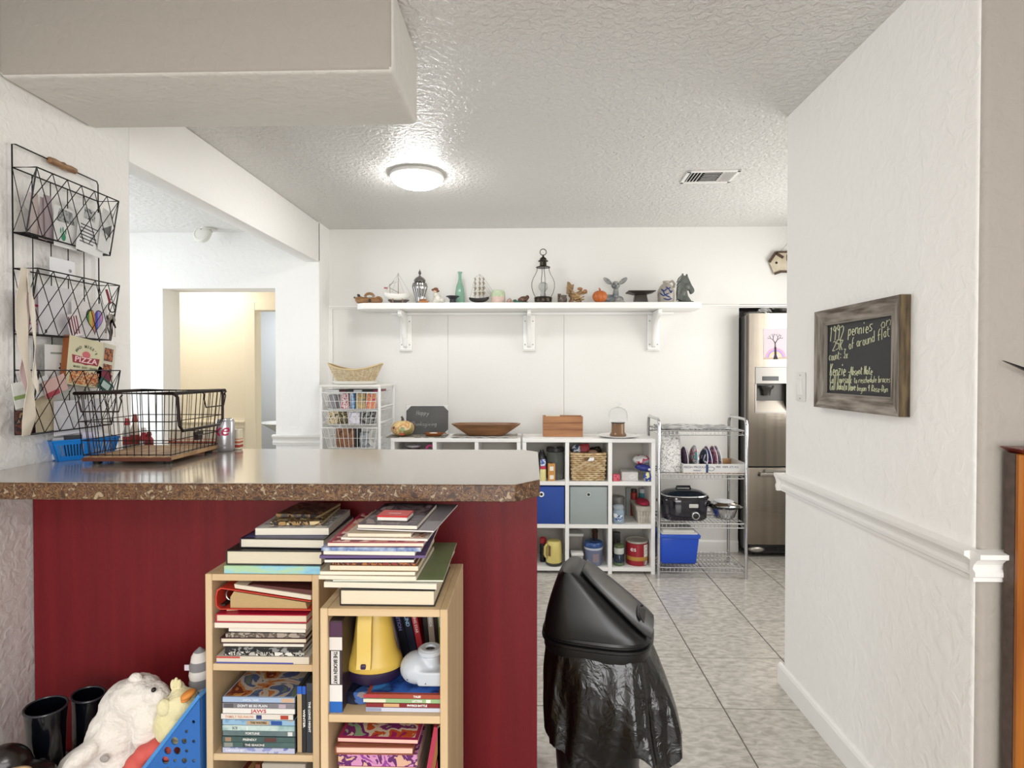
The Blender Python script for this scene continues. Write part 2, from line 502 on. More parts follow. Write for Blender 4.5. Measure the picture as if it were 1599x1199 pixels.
p = at(322, 366, Y=4.08)
t = T('smoke_detector', 'round white smoke detector dangling by its wires from the hall ceiling', 'detector', (p.x, p.y, 2.43))
t.part('mount', MB().lathe([(.055, 0), (.055, -.012), (.03, -.014)], 24, (.02, 0, 0)), mat('d8d5cf', .5), smooth=True)
g = MB(); g.M = Matrix.Translation((-.02, -.02, p.z - 2.43)) @ Matrix.Rotation(R(72), 4, 'X') @ Matrix.Rotation(R(-8), 4, 'Y')
g.lathe([(.066, -.018), (.068, 0), (.064, .01), (.05, .016), (.048, .013), (.02, .018), (.001, .018)], 28)
t.part('body', g, mat('ece9e0', .4), smooth=True)
g = MB(); g.M = Matrix.Translation((-.02, -.02, p.z - 2.43)) @ Matrix.Rotation(R(72), 4, 'X') @ Matrix.Rotation(R(-8), 4, 'Y')
g.cyl((.0, .03, .0165), (.0, .03, .018), .006, n=8)
t.part('lamp', g, mat('333333', .4))
g = MB(); g.tube([(.03, 0, -.012), (.045, 0, -.03), (.02, 0, -.045), (.01, 0, -.06)], .002); g.tube([(.02, 0, -.012), (.0, 0, -.03), (.02, 0, -.05)], .002)
t.part('wire', g, mat('1c1c1c', .5))

# ---------------------------------------------------------------- bar: red base cabinet and speckled worktop
t = T('bar_cabinet', 'dark mahogany red base of the bar under the speckled worktop', 'cabinet', (-.76, 1.73, 0))
RED = mat('64131a', .42, col2='7a1c22', scale=4, detail=8, stretch=(7, 7, .3), p0=.2, p1=.8, spec=.3, bump=.0004, bscale=120, bstretch=(6, 6, .3))
t.part('front_panel', MB().box((XL + .005 + .76, 0, 0), (.76 + .03, .018, 1.051)), RED, bevel=.001)
t.part('end_panel', MB().box((.76 + .012, .0185, 0), (.76 + .03, .335, 1.051)), RED)
t.part('carcass', MB().box((XL + .005 + .76, .02, .09), (.76 + .011, .3, 1.051)).box((XL + .005 + .76, .02, 0), (.76 + .011, .26, .09)), mat('e6e2da', .5))
for k in range(3):
    x0 = -.76 + .02 + k * .51
    d = t.part('door', MB().box((x0, .301, .12), (x0 + .49, .32, 1.03)), mat('e6e2da', .4), bevel=.003)
    t.part('handle', MB().tube([(x0 + .42, .3205, .8), (x0 + .42, .345, .8), (x0 + .42, .345, .92), (x0 + .42, .3205, .92)], .005), mat('b0aea8', .3, 1.), parent=d)
GR = mat('3e2a1c', .3, cols=['5a3b24', '7a5a38', '46281a', '66503a', 'a08c70'], scale=62, detail=6, dist=.7, spec=.5)
GRT = mat('8f8378', .2, cols=['988c81', 'a0958a', '8b7f74', 'a89d92'], scale=30, detail=7, dist=.8, interp='LINEAR', spec=.8, coat=.8, coatr=.12)  # brown laminate lightened to grey, the reflected room put into its colour
poly = [(XL + .002, 1.452), (-.03, 1.458), (.034, 1.53), (.038, 2.056), (-.018, 2.108), (XL + .002, 2.108)]
o = T('bar_worktop', 'speckled brown laminate bar top with clipped corners', 'worktop', (-.76, 1.95, 1.0515))
poly_l = [(x + .76, y - 1.95) for x, y in poly]
o.part('slab', MB().prism([(x * .9995, y) for x, y in poly_l], 0, .0438, 'z'), GR, bevel=.002)
o.part('surface', MB().prism(poly_l, .0439, .046, 'z'), GRT, bevel=.0008, label='glossy brown laminate top surface, greyed for its reflections')
CT = 1.0515 + .0465
# ================================================================ WALL SHELF AND ITS ORNAMENTS
WH = mat('f3f2ee', .35)
DARKW = mat('3a352f', .45)
BLK = mat('151515', .4)
YS = 4.14
zs0, zs1 = 1.848, 1.893
t = T('wall_shelf', 'long white wooden wall shelf on three scrolled brackets', 'shelf', (0, YB, zs0))
D = YB - YS
xa, xb = -1.258, 1.268
t.part('board', MB().prism([(xa, -D + .04), (xa + .05, -D), (xb - .05, -D), (xb, -D + .04), (xb, -.008), (xa, -.008)], 0, zs1 - zs0, 'z'), WH, bevel=.005, seg=2, smooth=True)
t.part('rail', MB().box((xa + .2, -.028, -.02), (xb - .15, -.01, -.001)), WH)
for px in (632, 826, 1022):
    x = at(px, 500, Y=4.36).x
    g = MB().box((x - .045, -.028, -.29), (x + .045, -.009, -.0215)).box((x - .05, -.032, -.3), (x + .05, -.009, -.291))
    b = t.part('bracket', g, WH, bevel=.004)
    pr = [(-.03, -.002), (-.24, -.002), (-.245, -.03), (-.225, -.05), (-.19, -.055), (-.15, -.075), (-.115, -.105), (-.1, -.145), (-.085, -.17), (-.075, -.2), (-.06, -.24), (-.05, -.265), (-.03, -.275)]
    t.part('scroll', MB().prism(pr, x - .014, x + .014, 'x'), WH, parent=b, bevel=.004, seg=2, smooth=True)
    for sx in (-.03, .03):
        for sz in (-.07, -.25): t.part('screw', MB().cyl((x + sx, -.0285, sz), (x + sx, -.0305, sz), .004, n=8), mat('5d5a55', .4, .6), parent=b)
SZ = zs1
YI = 4.245
def sx_(px): return at(px, 470, Y=YI).x
PX = .00479
def orn(name, label, cat, px, rz=0., dy=0.):
    return T(name, label, cat, (sx_(px), YI + dy, SZ + .0005), rz, 'ornaments on the wall shelf')
TANW = mat('7a5534', .45, col2='9c7348', scale=14, stretch=(1, 1, 4))
PALEW = mat('9c7c52', .5, col2='6d4f30', scale=20)
SILV = mat('9a9896', .16, 1.)

# 1 carved wooden animal
t = orn('animal_carving', 'carved brown wooden animal figurine with dark snout and looped tail', 'figurine', 577)
g = MB().ell((-.065, 0, .03), (.045, .03, .03), rot=(0, R(15), 0)).ell((.02, 0, .026), (.08, .032, .027)).ell((-.03, 0, .028), (.04, .03, .028))
g.cyl((-.085, 0, .034), (-.11, 0, .05), .016, .006, 10)
t.part('body', g, TANW, smooth=True)
g = MB().ell((-.113, 0, .052), (.008, .007, .007)).ell((-.078, -.012, .066), (.014, .008, .01), rot=(0, R(30), 0))
t.part('snout', g, mat('2b2320', .3), smooth=True)
g = MB(); g.tube([(.0 + .032 * math.cos(a), -.002, .058 + .024 * math.sin(a)) for a in [R(x) for x in range(0, 200, 20)]], .01, 8)
g.tube([(.07 + .026 * math.cos(a), -.012, .03 + .022 * math.sin(a)) for a in [R(x) for x in range(0, 360, 24)]], .008, 8, True)
t.part('tail', g, TANW, smooth=True)
t.part('mark', MB().ell((.01, -.034, .026), (.01, .006, .012)), mat('2b2320', .3), smooth=True)

# hull helper for the two boats
def hull(L, Wd, H, n=10, rise=.25):
    def f(u, v):
        x = (u - .5) * L
        k = max(0.02, 1 - abs(2 * u - 1) ** 3) ** .6
        a = (v - .5) * PI
        return (x, Wd / 2 * k * math.sin(a) * 1.0, H * rise * (2 * u - 1) ** 2 + H * (1 - math.cos(a) * (.4 + .6 * k)))
    return f
# 2 fishing boat
t = orn('model_boat', 'model fishing boat with white hull and a single rigged mast', 'model boat', 621, R(12))
g = MB().sheet(hull(.19, .06, .045), 14, 8, .002); g.M = Matrix.Identity(4)
h = t.part('hull', g, mat('e9e7df', .4), smooth=True); h.location = (0, 0, .03)
t.part('keel', MB().prism([(-.07, .024), (-.05, .012), (.06, .012), (.085, .03), (.085, .036), (-.07, .036)], -.004, .004, 'y'), mat('2c2620', .5))
t.part('stand', MB().box((-.055, -.025, 0), (.055, .025, .009)).box((-.04, -.022, .009), (-.032, .022, .04)).box((.032, -.022, .009), (.04, .022, .04)), TANW)
t.part('deck', MB().box((-.075, -.022, .066), (.07, .022, .07)).box((.015, -.014, .07), (.045, .014, .088)).box((-.09, -.012, .08), (-.07, .012, .1)), mat('d5cfc2', .5))
g = MB().cyl((.005, 0, .07), (.005, 0, .235), .0028, .0015, 6).cyl((-.055, 0, .07), (-.058, 0, .15), .002, n=6).cyl((-.055, 0, .14), (-.025, 0, .175), .0015, n=5).cyl((.005, 0, .09), (-.055, 0, .12), .0015, n=5)
t.part('mast', g, mat('6b4a34', .5))
g = MB()
for a, b in (((.005, 0, .23), (.09, 0, .085)), ((.005, 0, .23), (-.09, 0, .09)), ((.005, 0, .17), (-.055, 0, .15)), ((.005, 0, .23), (-.04, 0, .09)), ((.005, 0, .2), (.045, 0, .09)), ((-.058, 0, .15), (-.09, 0, .09))): g.cyl(a, b, .0007, n=3)
t.part('rigging', g, mat('77706a', .6))
t.part('flag', MB().box((-.1, -.001, .115), (-.075, .001, .125)), mat('a2303c', .6))

# 3 silver ginger jar
t = orn('ginger_jar', 'tall silver lidded urn with fluted sides and pointed finial', 'jar', 656, dy=-.01)
t.part('body', MB().lathe([(.026, 0), (.03, .004), (.028, .02), (.036, .06), (.05, .105), (.056, .13), (.05, .155), (.034, .165), (.034, .172)], 48, lobes=12, la=.1), SILV, smooth=True)
t.part('foot', MB().lathe([(.033, 0), (.034, .008), (.028, .012)], 24), SILV, smooth=True)
t.part('lid', MB().lathe([(.042, .166), (.045, .172), (.042, .182), (.03, .196), (.012, .206), (.006, .212), (.005, .218), (.012, .228), (.01, .238), (.003, .252), (.0005, .262)], 28), SILV, smooth=True)

# 4 toy boat
t = orn('toy_boat', 'tiny brown toy boat with white funnel in front of the silver urn', 'toy boat', 664, dy=-.07)
t.part('hull', MB().prism([(-.03, .002), (.03, .002), (.042, .018), (-.036, .016)], -.012, .012, 'y'), mat('a8703f', .5), bevel=.002)
t.part('cabin', MB().box((-.025, -.009, .0185), (.02, .009, .03)), mat('8a5a34', .5))
t.part('funnel', MB().cyl((-.006, 0, .0305), (-.006, 0, .05), .005).cyl((.01, 0, .0305), (.01, 0, .042), .004), WH, smooth=True)

# 5 white figurine with brown hat
t = orn('hat_figurine', 'small white clay figurine wearing a brown hat', 'figurine', 684, dy=-.02)
t.part('body', MB().ell((0, 0, .035), (.034, .024, .036), noise=.06).ell((.03, 0, .022), (.024, .02, .022)).ell((-.012, -.006, .068), (.02, .016, .02)).ell((-.02, -.018, .014), (.016, .012, .014)), mat('d9d5ca', .4, col2='8f8a80', scale=40, p0=.55, p1=.7), smooth=True)
t.part('face', MB().ell((-.016, -.018, .094), (.014, .008, .014)), mat('d8b59c', .5), smooth=True)
t.part('hat', MB().ell((-.016, 0, .1), (.031, .028, .012), rot=(0, R(12), 0)).ell((-.014, .002, .108), (.02, .018, .014)), mat('7a4a33', .5), smooth=True)

# 6 dark bowl
t = orn('dark_bowl', 'small flared near-black pottery bowl', 'bowl', 708, dy=-.04)
t.part('body', MB().lathe([(.022, 0), (.024, .012), (.022, .03), (.035, .044), (.05, .05), (.05, .054), (.04, .052), (.025, .046), (.001, .04)], 28), mat('24222a', .3), smooth=True)

# 7 green bottle
t = orn('green_bottle', 'tall pale green square glass bottle with long neck', 'bottle', 717, dy=.05)
g = MB()
rings = [(.034, 0, 4), (.036, .01, 4), (.037, .03, 4), (.034, .09, 5), (.026, .14, 8), (.015, .175, 20), (.012, .2, 20), (.0125, .238, 20), (.018, .243, 20), (.018, .25, 20), (.012, .25, 20)]
n = 24
vs = []
for r, z, pw in rings:
    for i in range(n):
        a = 2 * PI * i / n + PI / 4 * 0
        c, s_ = math.cos(a), math.sin(a)
        k = 1 if pw >= 20 else (abs(c) ** pw + abs(s_) ** pw) ** (-1 / pw)
        vs.append((r * k * c, r * k * s_, z))
g.add(vs, [(j * n + i, j * n + (i + 1) % n, (j + 1) * n + (i + 1) % n, (j + 1) * n + i) for j in range(len(rings) - 1) for i in range(n)] + [tuple(range(n))[::-1]])
t.part('glass', g, mat('a4cdb9', .08, trans=.6, ior=1.2, spec=.6), smooth=True)

# 8 tall ship
t = orn('tall_ship', 'model tall ship with dark hull and cream square sails', 'model ship', 748, R(-10))
h = t.part('hull', MB().sheet(hull(.15, .04, .03, rise=.35), 12, 8, .002), mat('2a2724', .4), smooth=True); h.location = (.0, 0, .012)
t.part('stand', MB().box((-.05, -.018, 0), (.05, .018, .006)).box((-.03, -.012, .006), (-.024, .012, .02)).box((.024, -.012, .006), (.03, .012, .02)), mat('3a2c22', .5))
t.part('deck', MB().box((-.06, -.014, .037), (.06, .014, .041)).cyl((.06, 0, .045), (.12, 0, .075), .002, n=5), mat('b9ab92', .5))
g = MB()
for x, h_ in ((-.03, .2), (.005, .225), (.035, .2)): g.cyl((x, 0, .04), (x, 0, h_), .002, .001, 5)
t.part('mast', g, mat('5b4636', .5))
g = MB()
for x in (-.03, .005, .035):
    for z, w2 in ((.062, .036), (.1, .032), (.136, .025), (.168, .018)):
        g.sheet(lambda u, v, x=x, z=z, w2=w2: (x + .008 * math.sin(v * PI) - .004 + (u - .5) * w2 * .9, -(u - .5) * w2 * 1.3 - .003, z + v * .028), 4, 4, .0006)
t.part('sail', g, mat('b3a78f', .7))
g = MB()
for a, b in (((.035, 0, .195), (.12, 0, .075)), ((.005, 0, .22), (.1, 0, .066)), ((-.03, 0, .195), (-.07, 0, .045)), ((-.03, 0, .2), (.005, 0, .22)), ((.005, 0, .22), (.035, 0, .2)), ((.035, 0, .14), (.09, 0, .062))): g.cyl(a, b, .0007, n=3)
t.part('rigging', g, mat('55504a', .6))

# 9 pastel jar, 10 pink shell
t = orn('pastel_jar', 'squat round vase fading from pale green to pink', 'vase', 778)
t.part('body', MB().lathe([(.042, 0), (.05, .008), (.053, .03), (.052, .05)], 28, cap=False).lathe([(.001, 0), (.042, 0)], 28, cap=False), mat('d8bdb0', .5, col2='c8b0a4', scale=30), smooth=True)
t.part('rim', MB().lathe([(.052, .0502), (.051, .075), (.046, .095), (.038, .1), (.034, .095), (.001, .08)], 28, cap=False), mat('c3cdb0', .5, col2='a9bd96', scale=30), smooth=True)
t = orn('sea_shell', 'small pinkish sea shell beside the pastel vase', 'shell', 796, dy=-.02)
t.part('body', MB().lathe([(.001, 0), (.02, .004), (.024, .014), (.018, .026), (.01, .036), (.001, .042)], 16, lobes=10, la=.12).ell((.018, -.006, .01), (.018, .014, .01)), mat('c4a695', .4, col2='93766a', scale=50), smooth=True)

# 11 turtle-like critter
t = orn('critter_figurine', 'small brown shelled critter figurine with teal base left of the lantern', 'figurine', 815, dy=-.02)
t.part('shell', MB().ell((.008, 0, .03), (.038, .026, .024), rot=(0, R(-12), 0), noise=.1, seed=3).ell((.04, -.004, .046), (.014, .012, .016)), mat('4a3228', .35, col2='6d4c3c', scale=50), smooth=True)
t.part('base', MB().ell((-.03, -.008, .01), (.032, .02, .011)).ell((.02, -.006, .008), (.03, .02, .008)).ell((-.052, -.012, .022), (.014, .008, .008)), mat('3d7d70', .5, col2='2a3d38', scale=40), smooth=True)

# 12 lantern
t = orn('hurricane_lantern', 'dark bronze hurricane lantern with bulging glass and ring handle', 'lantern', 848, dy=-.02)
t.o.scale = (.93, .93, .93)
BRZ = mat('4c443a', .35, .8, col2='2c2722', scale=40)
t.part('base', MB().lathe([(.071, 0), (.073, .004), (.071, .01), (.069, .012), (.07, .04), (.073, .044), (.068, .05), (.03, .052)], 32), BRZ, smooth=True)
GLASS = mat('ffffff', .02, trans=1., ior=1.03, alpha=.35, spec=.8)
gp = [(.062, .052), (.08, .09), (.09, .13), (.089, .165), (.078, .2), (.058, .235), (.047, .262), (.045, .285)]
t.part('glass', MB().lathe(gp, 32, cap=False), GLASS, smooth=True)
g = MB()
for a in (R(8), R(98), R(188), R(278)): g.tube([((r + .002) * math.cos(a), (r + .002) * math.sin(a), z) for r, z in gp], .0025, 6)
t.part('cage', g, BRZ, smooth=True)
t.part('cap', MB().lathe([(.056, .284), (.058, .288), (.05, .292), (.028, .3), (.026, .33), (.04, .334), (.041, .339), (.03, .344), (.024, .36), (.01, .37), (.006, .378), (.004, .388)], 28), BRZ, smooth=True)
g = MB(); g.tube([(.025 * math.cos(a), 0, .408 + .025 * math.sin(a)) for a in [R(x) for x in range(0, 360, 20)]], .0035, 6, True)
t.part('ring', g, BRZ, smooth=True)
t.part('bulb', MB().lathe([(.022, .053), (.024, .07), (.018, .085), (.02, .1), (.034, .115), (.038, .135), (.034, .155), (.018, .168), (.001, .172)], 20), mat('d4d6d3', .1, trans=.6, ior=1.2), smooth=True)

# 13 pot, 14 wooden figure
t = orn('clay_pot', 'small grey and brown glazed pot right of the lantern', 'pot', 878, dy=-.03)
t.part('body', MB().lathe([(.024, 0), (.032, .012), (.034, .03), (.028, .046), (.032, .058), (.028, .058), (.001, .05)], 20), mat('6d6158', .3, col2='3c3028', scale=25), smooth=True)
t.part('handle', MB().box((-.036, -.01, .05), (-.012, .01, .07)).box((-.036, -.01, .0), (-.03, .01, .05)), mat('5b4636', .5))
t = orn('wooden_reindeer', 'rough reindeer figure of pale sticks with carved ear and round nose', 'figurine', 899)
g = MB().ell((-.01, 0, .05), (.05, .025, .024), rot=(0, R(25), 0)).cyl((-.03, -.012, 0), (-.02, -.01, .05), .008).cyl((.02, -.014, 0), (.005, -.01, .05), .008).cyl((.045, .0, 0), (.02, .01, .05), .008).cyl((-.05, .01, 0), (-.03, .01, .05), .008)
g.cyl((.0, 0, .06), (.05, -.01, .09), .02, .015)
t.part('body', g, PALEW, smooth=True)
g = MB().prism([(-.07, .075), (-.062, .165), (-.045, .16), (-.03, .14), (-.012, .145), (-.02, .1), (-.04, .07)], -.006, .006, 'y')
t.part('antler', g, PALEW, bevel=.002)
g = MB()
for k in range(4): g.cyl((.045 - .02 * k, -.02, .03 + .018 * k), (-.01 - .02 * k, -.022, .08 + .014 * k), .006, n=7)
for k in range(3): g.cyl((-.01, -.026, .01 + .02 * k), (.06, -.028, .03 + .02 * k), .005, n=7)
t.part('stick', g, mat('c9a878', .5, col2='7d5c3a', scale=30), smooth=True)
t.part('nose', MB().ell((.068, -.014, .088), .017).ell((.03, -.018, .108), (.02, .014, .012)), mat('a3714a', .4), smooth=True)

# 15 pumpkin
def pumpkin(t, r, h, m, ms, lobes=9, stem=True, sh=.02):
    prof = [(r * math.sin(PI * (k + .35) / 10.7) ** .8, h / 2 - h / 2 * math.cos(PI * (k + .35) / 10.7)) for k in range(11)]
    t.part('flesh', MB().lathe(prof, 54, lobes=lobes, la=.12), m, smooth=True)
    g = MB().tube([(0, 0, h * .93), (0, 0, h + sh * .5), (-sh * .3, 0, h + sh)], [sh * .45, sh * .3, sh * .22], 7)
    t.part('stem', g, ms, smooth=True)
t = orn('orange_pumpkin', 'small plain orange ceramic pumpkin on the wall shelf', 'pumpkin', 935, dy=-.06)
pumpkin(t, .052, .088, mat('b9632a', .45), mat('a85722', .5))

# 16 ceramic deer
t = orn('ceramic_deer', 'blue-grey mottled ceramic deer lying with big ears raised', 'figurine', 957)
DEER = mat('59636c', .3, col2='a09f97', scale=22, detail=3)
g = MB().ell((-.03, .01, .035), (.075, .035, .035)).ell((.04, 0, .03), (.04, .03, .028)).ell((.045, -.02, .012), (.04, .014, .011)).ell((-.07, -.01, .014), (.035, .016, .013))
g.cyl((.02, 0, .045), (.022, -.004, .12), .025, .017).ell((.018, -.01, .135), (.033, .028, .03)).ell((.014, -.035, .122), (.018, .022, .016))
t.part('body', g, DEER, smooth=True)
for s_ in (-1, 1):
    g = MB(); g.M = Matrix.Translation((.018 + s_ * .058, 0, .168)) @ Matrix.Rotation(R(52) * s_, 4, 'Y')
    g.ell((0, 0, 0), (.017, .006, .038))
    t.part('ear', g, DEER, smooth=True)
t.part('eye', MB().ell((.002, -.034, .14), .005).ell((.034, -.034, .14), .005).ell((.014, -.056, .124), (.006, .004, .004)), BLK, smooth=True)

# 17 square dark pot like a mortarboard
t = orn('square_pot', 'squat dark brown pot with a wide square flat lid', 'pot', 1000)
t.part('body', MB().frustum(0, .066, (.05, .045), (.04, .036)), mat('37302b', .35), bevel=.006, seg=2, smooth=True)
t.part('lid', MB().frustum(.0665, .082, (.045, .04), (.098, .07)).box((-.1, -.072, .0825), (.1, .072, .088)), mat('332c27', .35), bevel=.002)

# 18 stoneware jug
t = orn('stoneware_jug', 'cream stoneware jug with cobalt blue brush painting', 'jug', 1040, R(-10))
t.part('body', MB().lathe([(.054, 0), (.058, .01), (.062, .06), (.06, .095), (.046, .125), (.03, .142), (.022, .15), (.024, .16), (.022, .165), (.012, .165)], 32), mat('a59e92', .3), smooth=True)
g = MB(); g.tube([(.02, 0, .155), (.045, 0, .165), (.06, 0, .145), (.055, 0, .115)], [.008, .009, .009, .008], 8)
t.part('handle', g, mat('a39b90', .3), smooth=True)
g = MB()
for (a0, z0, a1, z1, a2, z2) in ((-130, .1, -105, .085, -85, .1), (-140, .075, -110, .05, -70, .07), (-120, .1, -100, .055, -60, .035), (-75, .1, -60, .07, -50, .09), (-110, .03, -80, .02, -50, .03), (-95, .115, -80, .1, -60, .11)):
    P = [((.0625) * math.cos(R(a)), (.0625) * math.sin(R(a)), z) for a, z in ((a0, z0), ((a0 + a1) / 2, (z0 + z1) / 2), (a1, z1), ((a1 + a2) / 2, (z1 + z2) / 2), (a2, z2))]
    g.tube(P, [.002, .005, .004, .005, .002], 5)
t.part('painting', g, mat('1f3a7c', .35), smooth=True)

# 19 horse head
t = orn('horse_head', 'grey-green cast horse head bookend facing right', 'bookend', 1069, dy=-.01)
STONE = mat('484d49', .45, col2='62675f', scale=30)
prof = [(-.03, .012), (-.058, .03), (-.062, .08), (-.056, .13), (-.042, .17), (-.024, .196), (-.02, .222), (-.012, .2), (.004, .2), (.012, .218), (.018, .192), (.03, .165), (.046, .13), (.062, .105), (.066, .088), (.058, .074), (.046, .066), (.038, .072), (.03, .094), (.014, .104), (.01, .09), (.02, .05), (.04, .02), (.046, .012)]
t.part('head', MB().prism(prof, -.02, .02, 'y'), STONE, bevel=.009, seg=2, smooth=True)
t.part('jaw', MB().ell((.008, 0, .122), (.034, .027, .03), rot=(0, R(40), 0)).ell((-.02, 0, .08), (.03, .026, .05)), STONE, smooth=True)
g = MB()
for k in range(7): g.tube([(-.03 - .004 * k, -.02, .2 - .024 * k), (-.05 - .002 * k, -.018, .18 - .024 * k), (-.064, -.008, .15 - .022 * k)], [.005, .006, .003], 6)
t.part('mane', g, STONE, smooth=True)
t.part('base', MB().box((-.062, -.036, 0), (.055, .036, .012)), mat('333b36', .4), bevel=.003)

# ---------------------------------------------------------------- hanging bird-house sign
x0, x1, z0, z1 = rect(1201, 429, 1262, 393, YB - .02)
t = T('birdhouse_sign', 'cream and brown bird house shaped sign hanging by a cord', 'sign', (x0, YB - .012, z0))
W_, H_ = .46, z1 - z0
pr = [(.012, H_ * .42), (0, H_ * .58), (.045, H_ * .97), (W_ - .045, H_ * .97), (W_, H_ * .58), (W_ - .04, .02), (.075, .03), (.04, .006)]
t.part('board', MB().prism(pr, -.008, 0, 'y'), mat('d0c6b0', .6, col2='c0b398', scale=20), bevel=.001)
BRN = mat('4a3222', .5)
g = MB()
def bar(a, b, wd, y0=-.016, y1=-.0085):
    a, b = Vector((a[0], 0, a[1])), Vector((b[0], 0, b[1]))
    d = (b - a).normalized(); n_ = Vector((-d.z, 0, d.x)) * wd / 2
    return [(q.x, q.z) for q in (a - n_, b - n_, b + n_, a + n_)]
for a, b, wd in (((.0, H_ * .55), (.05, H_ * .97), .02), ((.05, H_ * .93), (.105, H_ * .74), .02), ((.05, H_ * .98), (W_ - .05, H_ * .98), .012), ((.04, .008), (.09, .025), .018), ((.09, .024), (W_ - .04, .022), .016)):
    g.prism(bar(a, b, wd), -.016, -.0085, 'y')
t.part('roof_trim', g, BRN)
t.part('entry_hole', MB().cyl((.055, -.0085, H_ * .52), (.055, -.011, H_ * .52), .009, n=16), BLK)
letters('Nyack', .07, facing((.125, -.009, H_ * .72)), 'lettering', BRN, t.o, align='LEFT')
letters('Lane', .07, facing((.205, -.009, H_ * .4)), 'lettering', BRN, t.o, align='LEFT')
q = at(1236, 372, Y=YB - .01)
lx, lz = q.x - x0, q.z - z0
t.part('cord', MB().cyl((.08, -.006, H_ * .97), (lx, -.004, lz), .001, n=4).cyl((W_ - .08, -.006, H_ * .97), (lx, -.004, lz), .001, n=4), mat('6b6258', .7))
t.part('nail', MB().cyl((lx, .004, lz), (lx, -.014, lz), .006, n=10), BLK)
# ================================================================ STORAGE ALONG THE BACK WALL
YC = 3.9
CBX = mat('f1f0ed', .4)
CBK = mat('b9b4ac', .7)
def cube_unit(label, x0, x1, ztop, cols=3):
    t = T('cube_organizer', label, 'shelf unit', ((x0 + x1) / 2, YC, 0))
    W_ = x1 - x0; TH = .026; D_ = .3
    bw = (W_ - TH) / cols; bh = (ztop - TH - .02) / 3
    hw = W_ / 2
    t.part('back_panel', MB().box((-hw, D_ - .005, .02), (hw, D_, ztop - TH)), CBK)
    t.part('top', MB().box((-hw, 0, ztop - TH), (hw, D_, ztop)), CBX, bevel=.002)
    for k in range(cols + 1):
        xx = -hw + k * bw
        t.part('side_panel' if k in (0, cols) else 'divider', MB().box((xx, .001, 0), (xx + TH, D_ - .0055, ztop - TH - .0005)), CBX, bevel=.001)
    for j in range(3):
        for k in range(cols):
            xx = -hw + k * bw
            t.part('shelf', MB().box((xx + TH + .0005, .002, .02 + j * bh), (xx + bw - .0005, D_ - .006, .02 + j * bh + TH)), CBX)
    return t, bw, bh, TH
xL0, xL1 = at(610, 690, Y=YC).x, at(813, 690, Y=YC).x
xR0, xR1 = at(816, 690, Y=YC).x, at(1023.5, 690, Y=YC).x
zt = at(920, 685, Y=YC).z
cube_unit('white nine cube organizer holding the dough bowl, standing mostly behind the bar', xL0, xL1, zt)
tR, bw, bh, TH = cube_unit('white nine cube organizer with baskets, bins and jars, left of the wire cart', xR0, xR1, zt)
def cell(i, j):
    """world x0, x1, floor z of the right unit's cell: column i from the left, row j from the bottom"""
    return xR0 + i * bw + TH, xR0 + (i + 1) * bw, .02 + j * bh + TH + .0008
def cz(px, j, Y=YC + .1, col=None): return at(px, 800, Y=Y).x
G1 = 'containers in the cube organizer'

# cube (0,2): jar, carton, bottle behind the bar end
z = cell(0, 2)[2]
t = T('glass_canister', 'large clear storage canister with black lid, upper left cube', 'canister', (cz(867, 2, YC + .12), YC + .12, z), group=G1)
t.part('body', MB().lathe([(.058, 0), (.062, .006), (.064, .12), (.06, .185), (.056, .19)], 28), mat('8f928d', .1, trans=.6, ior=1.15), smooth=True)
t.part('lid', MB().lathe([(.06, .1905), (.063, .194), (.063, .218), (.057, .222), (.045, .222)], 28), mat('1d1c1b', .35), smooth=True)
t.part('plate', MB().lathe([(.03, .2225), (.03, .2245), (.001, .226)], 20), SILV, smooth=True)
t.part('contents', MB().lathe([(.05, .004), (.054, .01), (.054, .035), (.001, .04)], 20), mat('dedad0', .8), smooth=True)
t = T('small_carton', 'small orange printed carton in front of the black-lidded canister', 'box', (cz(861, 2, YC + .03), YC + .035, z), R(6), group=G1)
t.part('body', MB().box((-.024, -.02, 0), (.024, .02, .118)), mat('c98f4a', .5), bevel=.001)
t.part('print', MB().box((-.014, -.0206, .07), (.012, -.0202, .1)).box((-.014, -.0206, .012), (.014, -.0202, .04)), mat('efe6d8', .6))
t.part('flap', MB().box((-.008, -.003, .1182), (.008, .003, .126)), mat('3b2c22', .6))
t = T('spice_bottle', 'yellow bottle with pink, blue and white cap label beside the bar end', 'bottle', (cz(848, 2, YC + .03), YC + .035, z), group=G1)
t.part('body', MB().lathe([(.02, 0), (.022, .004), (.022, .07), (.02, .08)], 18), mat('e6dd9a', .4), smooth=True)
t.part('cap', MB().lathe([(.021, .0805), (.021, .1), (.018, .102)], 18), mat('c23a58', .4), smooth=True)
t.part('sleeve', MB().lathe([(.0185, .1025), (.0185, .14), (.014, .146)], 18), mat('8fb0dd', .4, cols=['e9eef5', '3c5fae'], scale=40), smooth=True)
t = T('black_bottle', 'dark bottle with rounded shoulder behind the yellow bottle', 'bottle', (cz(846, 2, YC + .12), YC + .12, z), group=G1)
t.part('body', MB().lathe([(.03, 0), (.033, .01), (.033, .15), (.02, .18), (.014, .19), (.014, .2)], 20), mat('2b2a2c', .3), smooth=True)

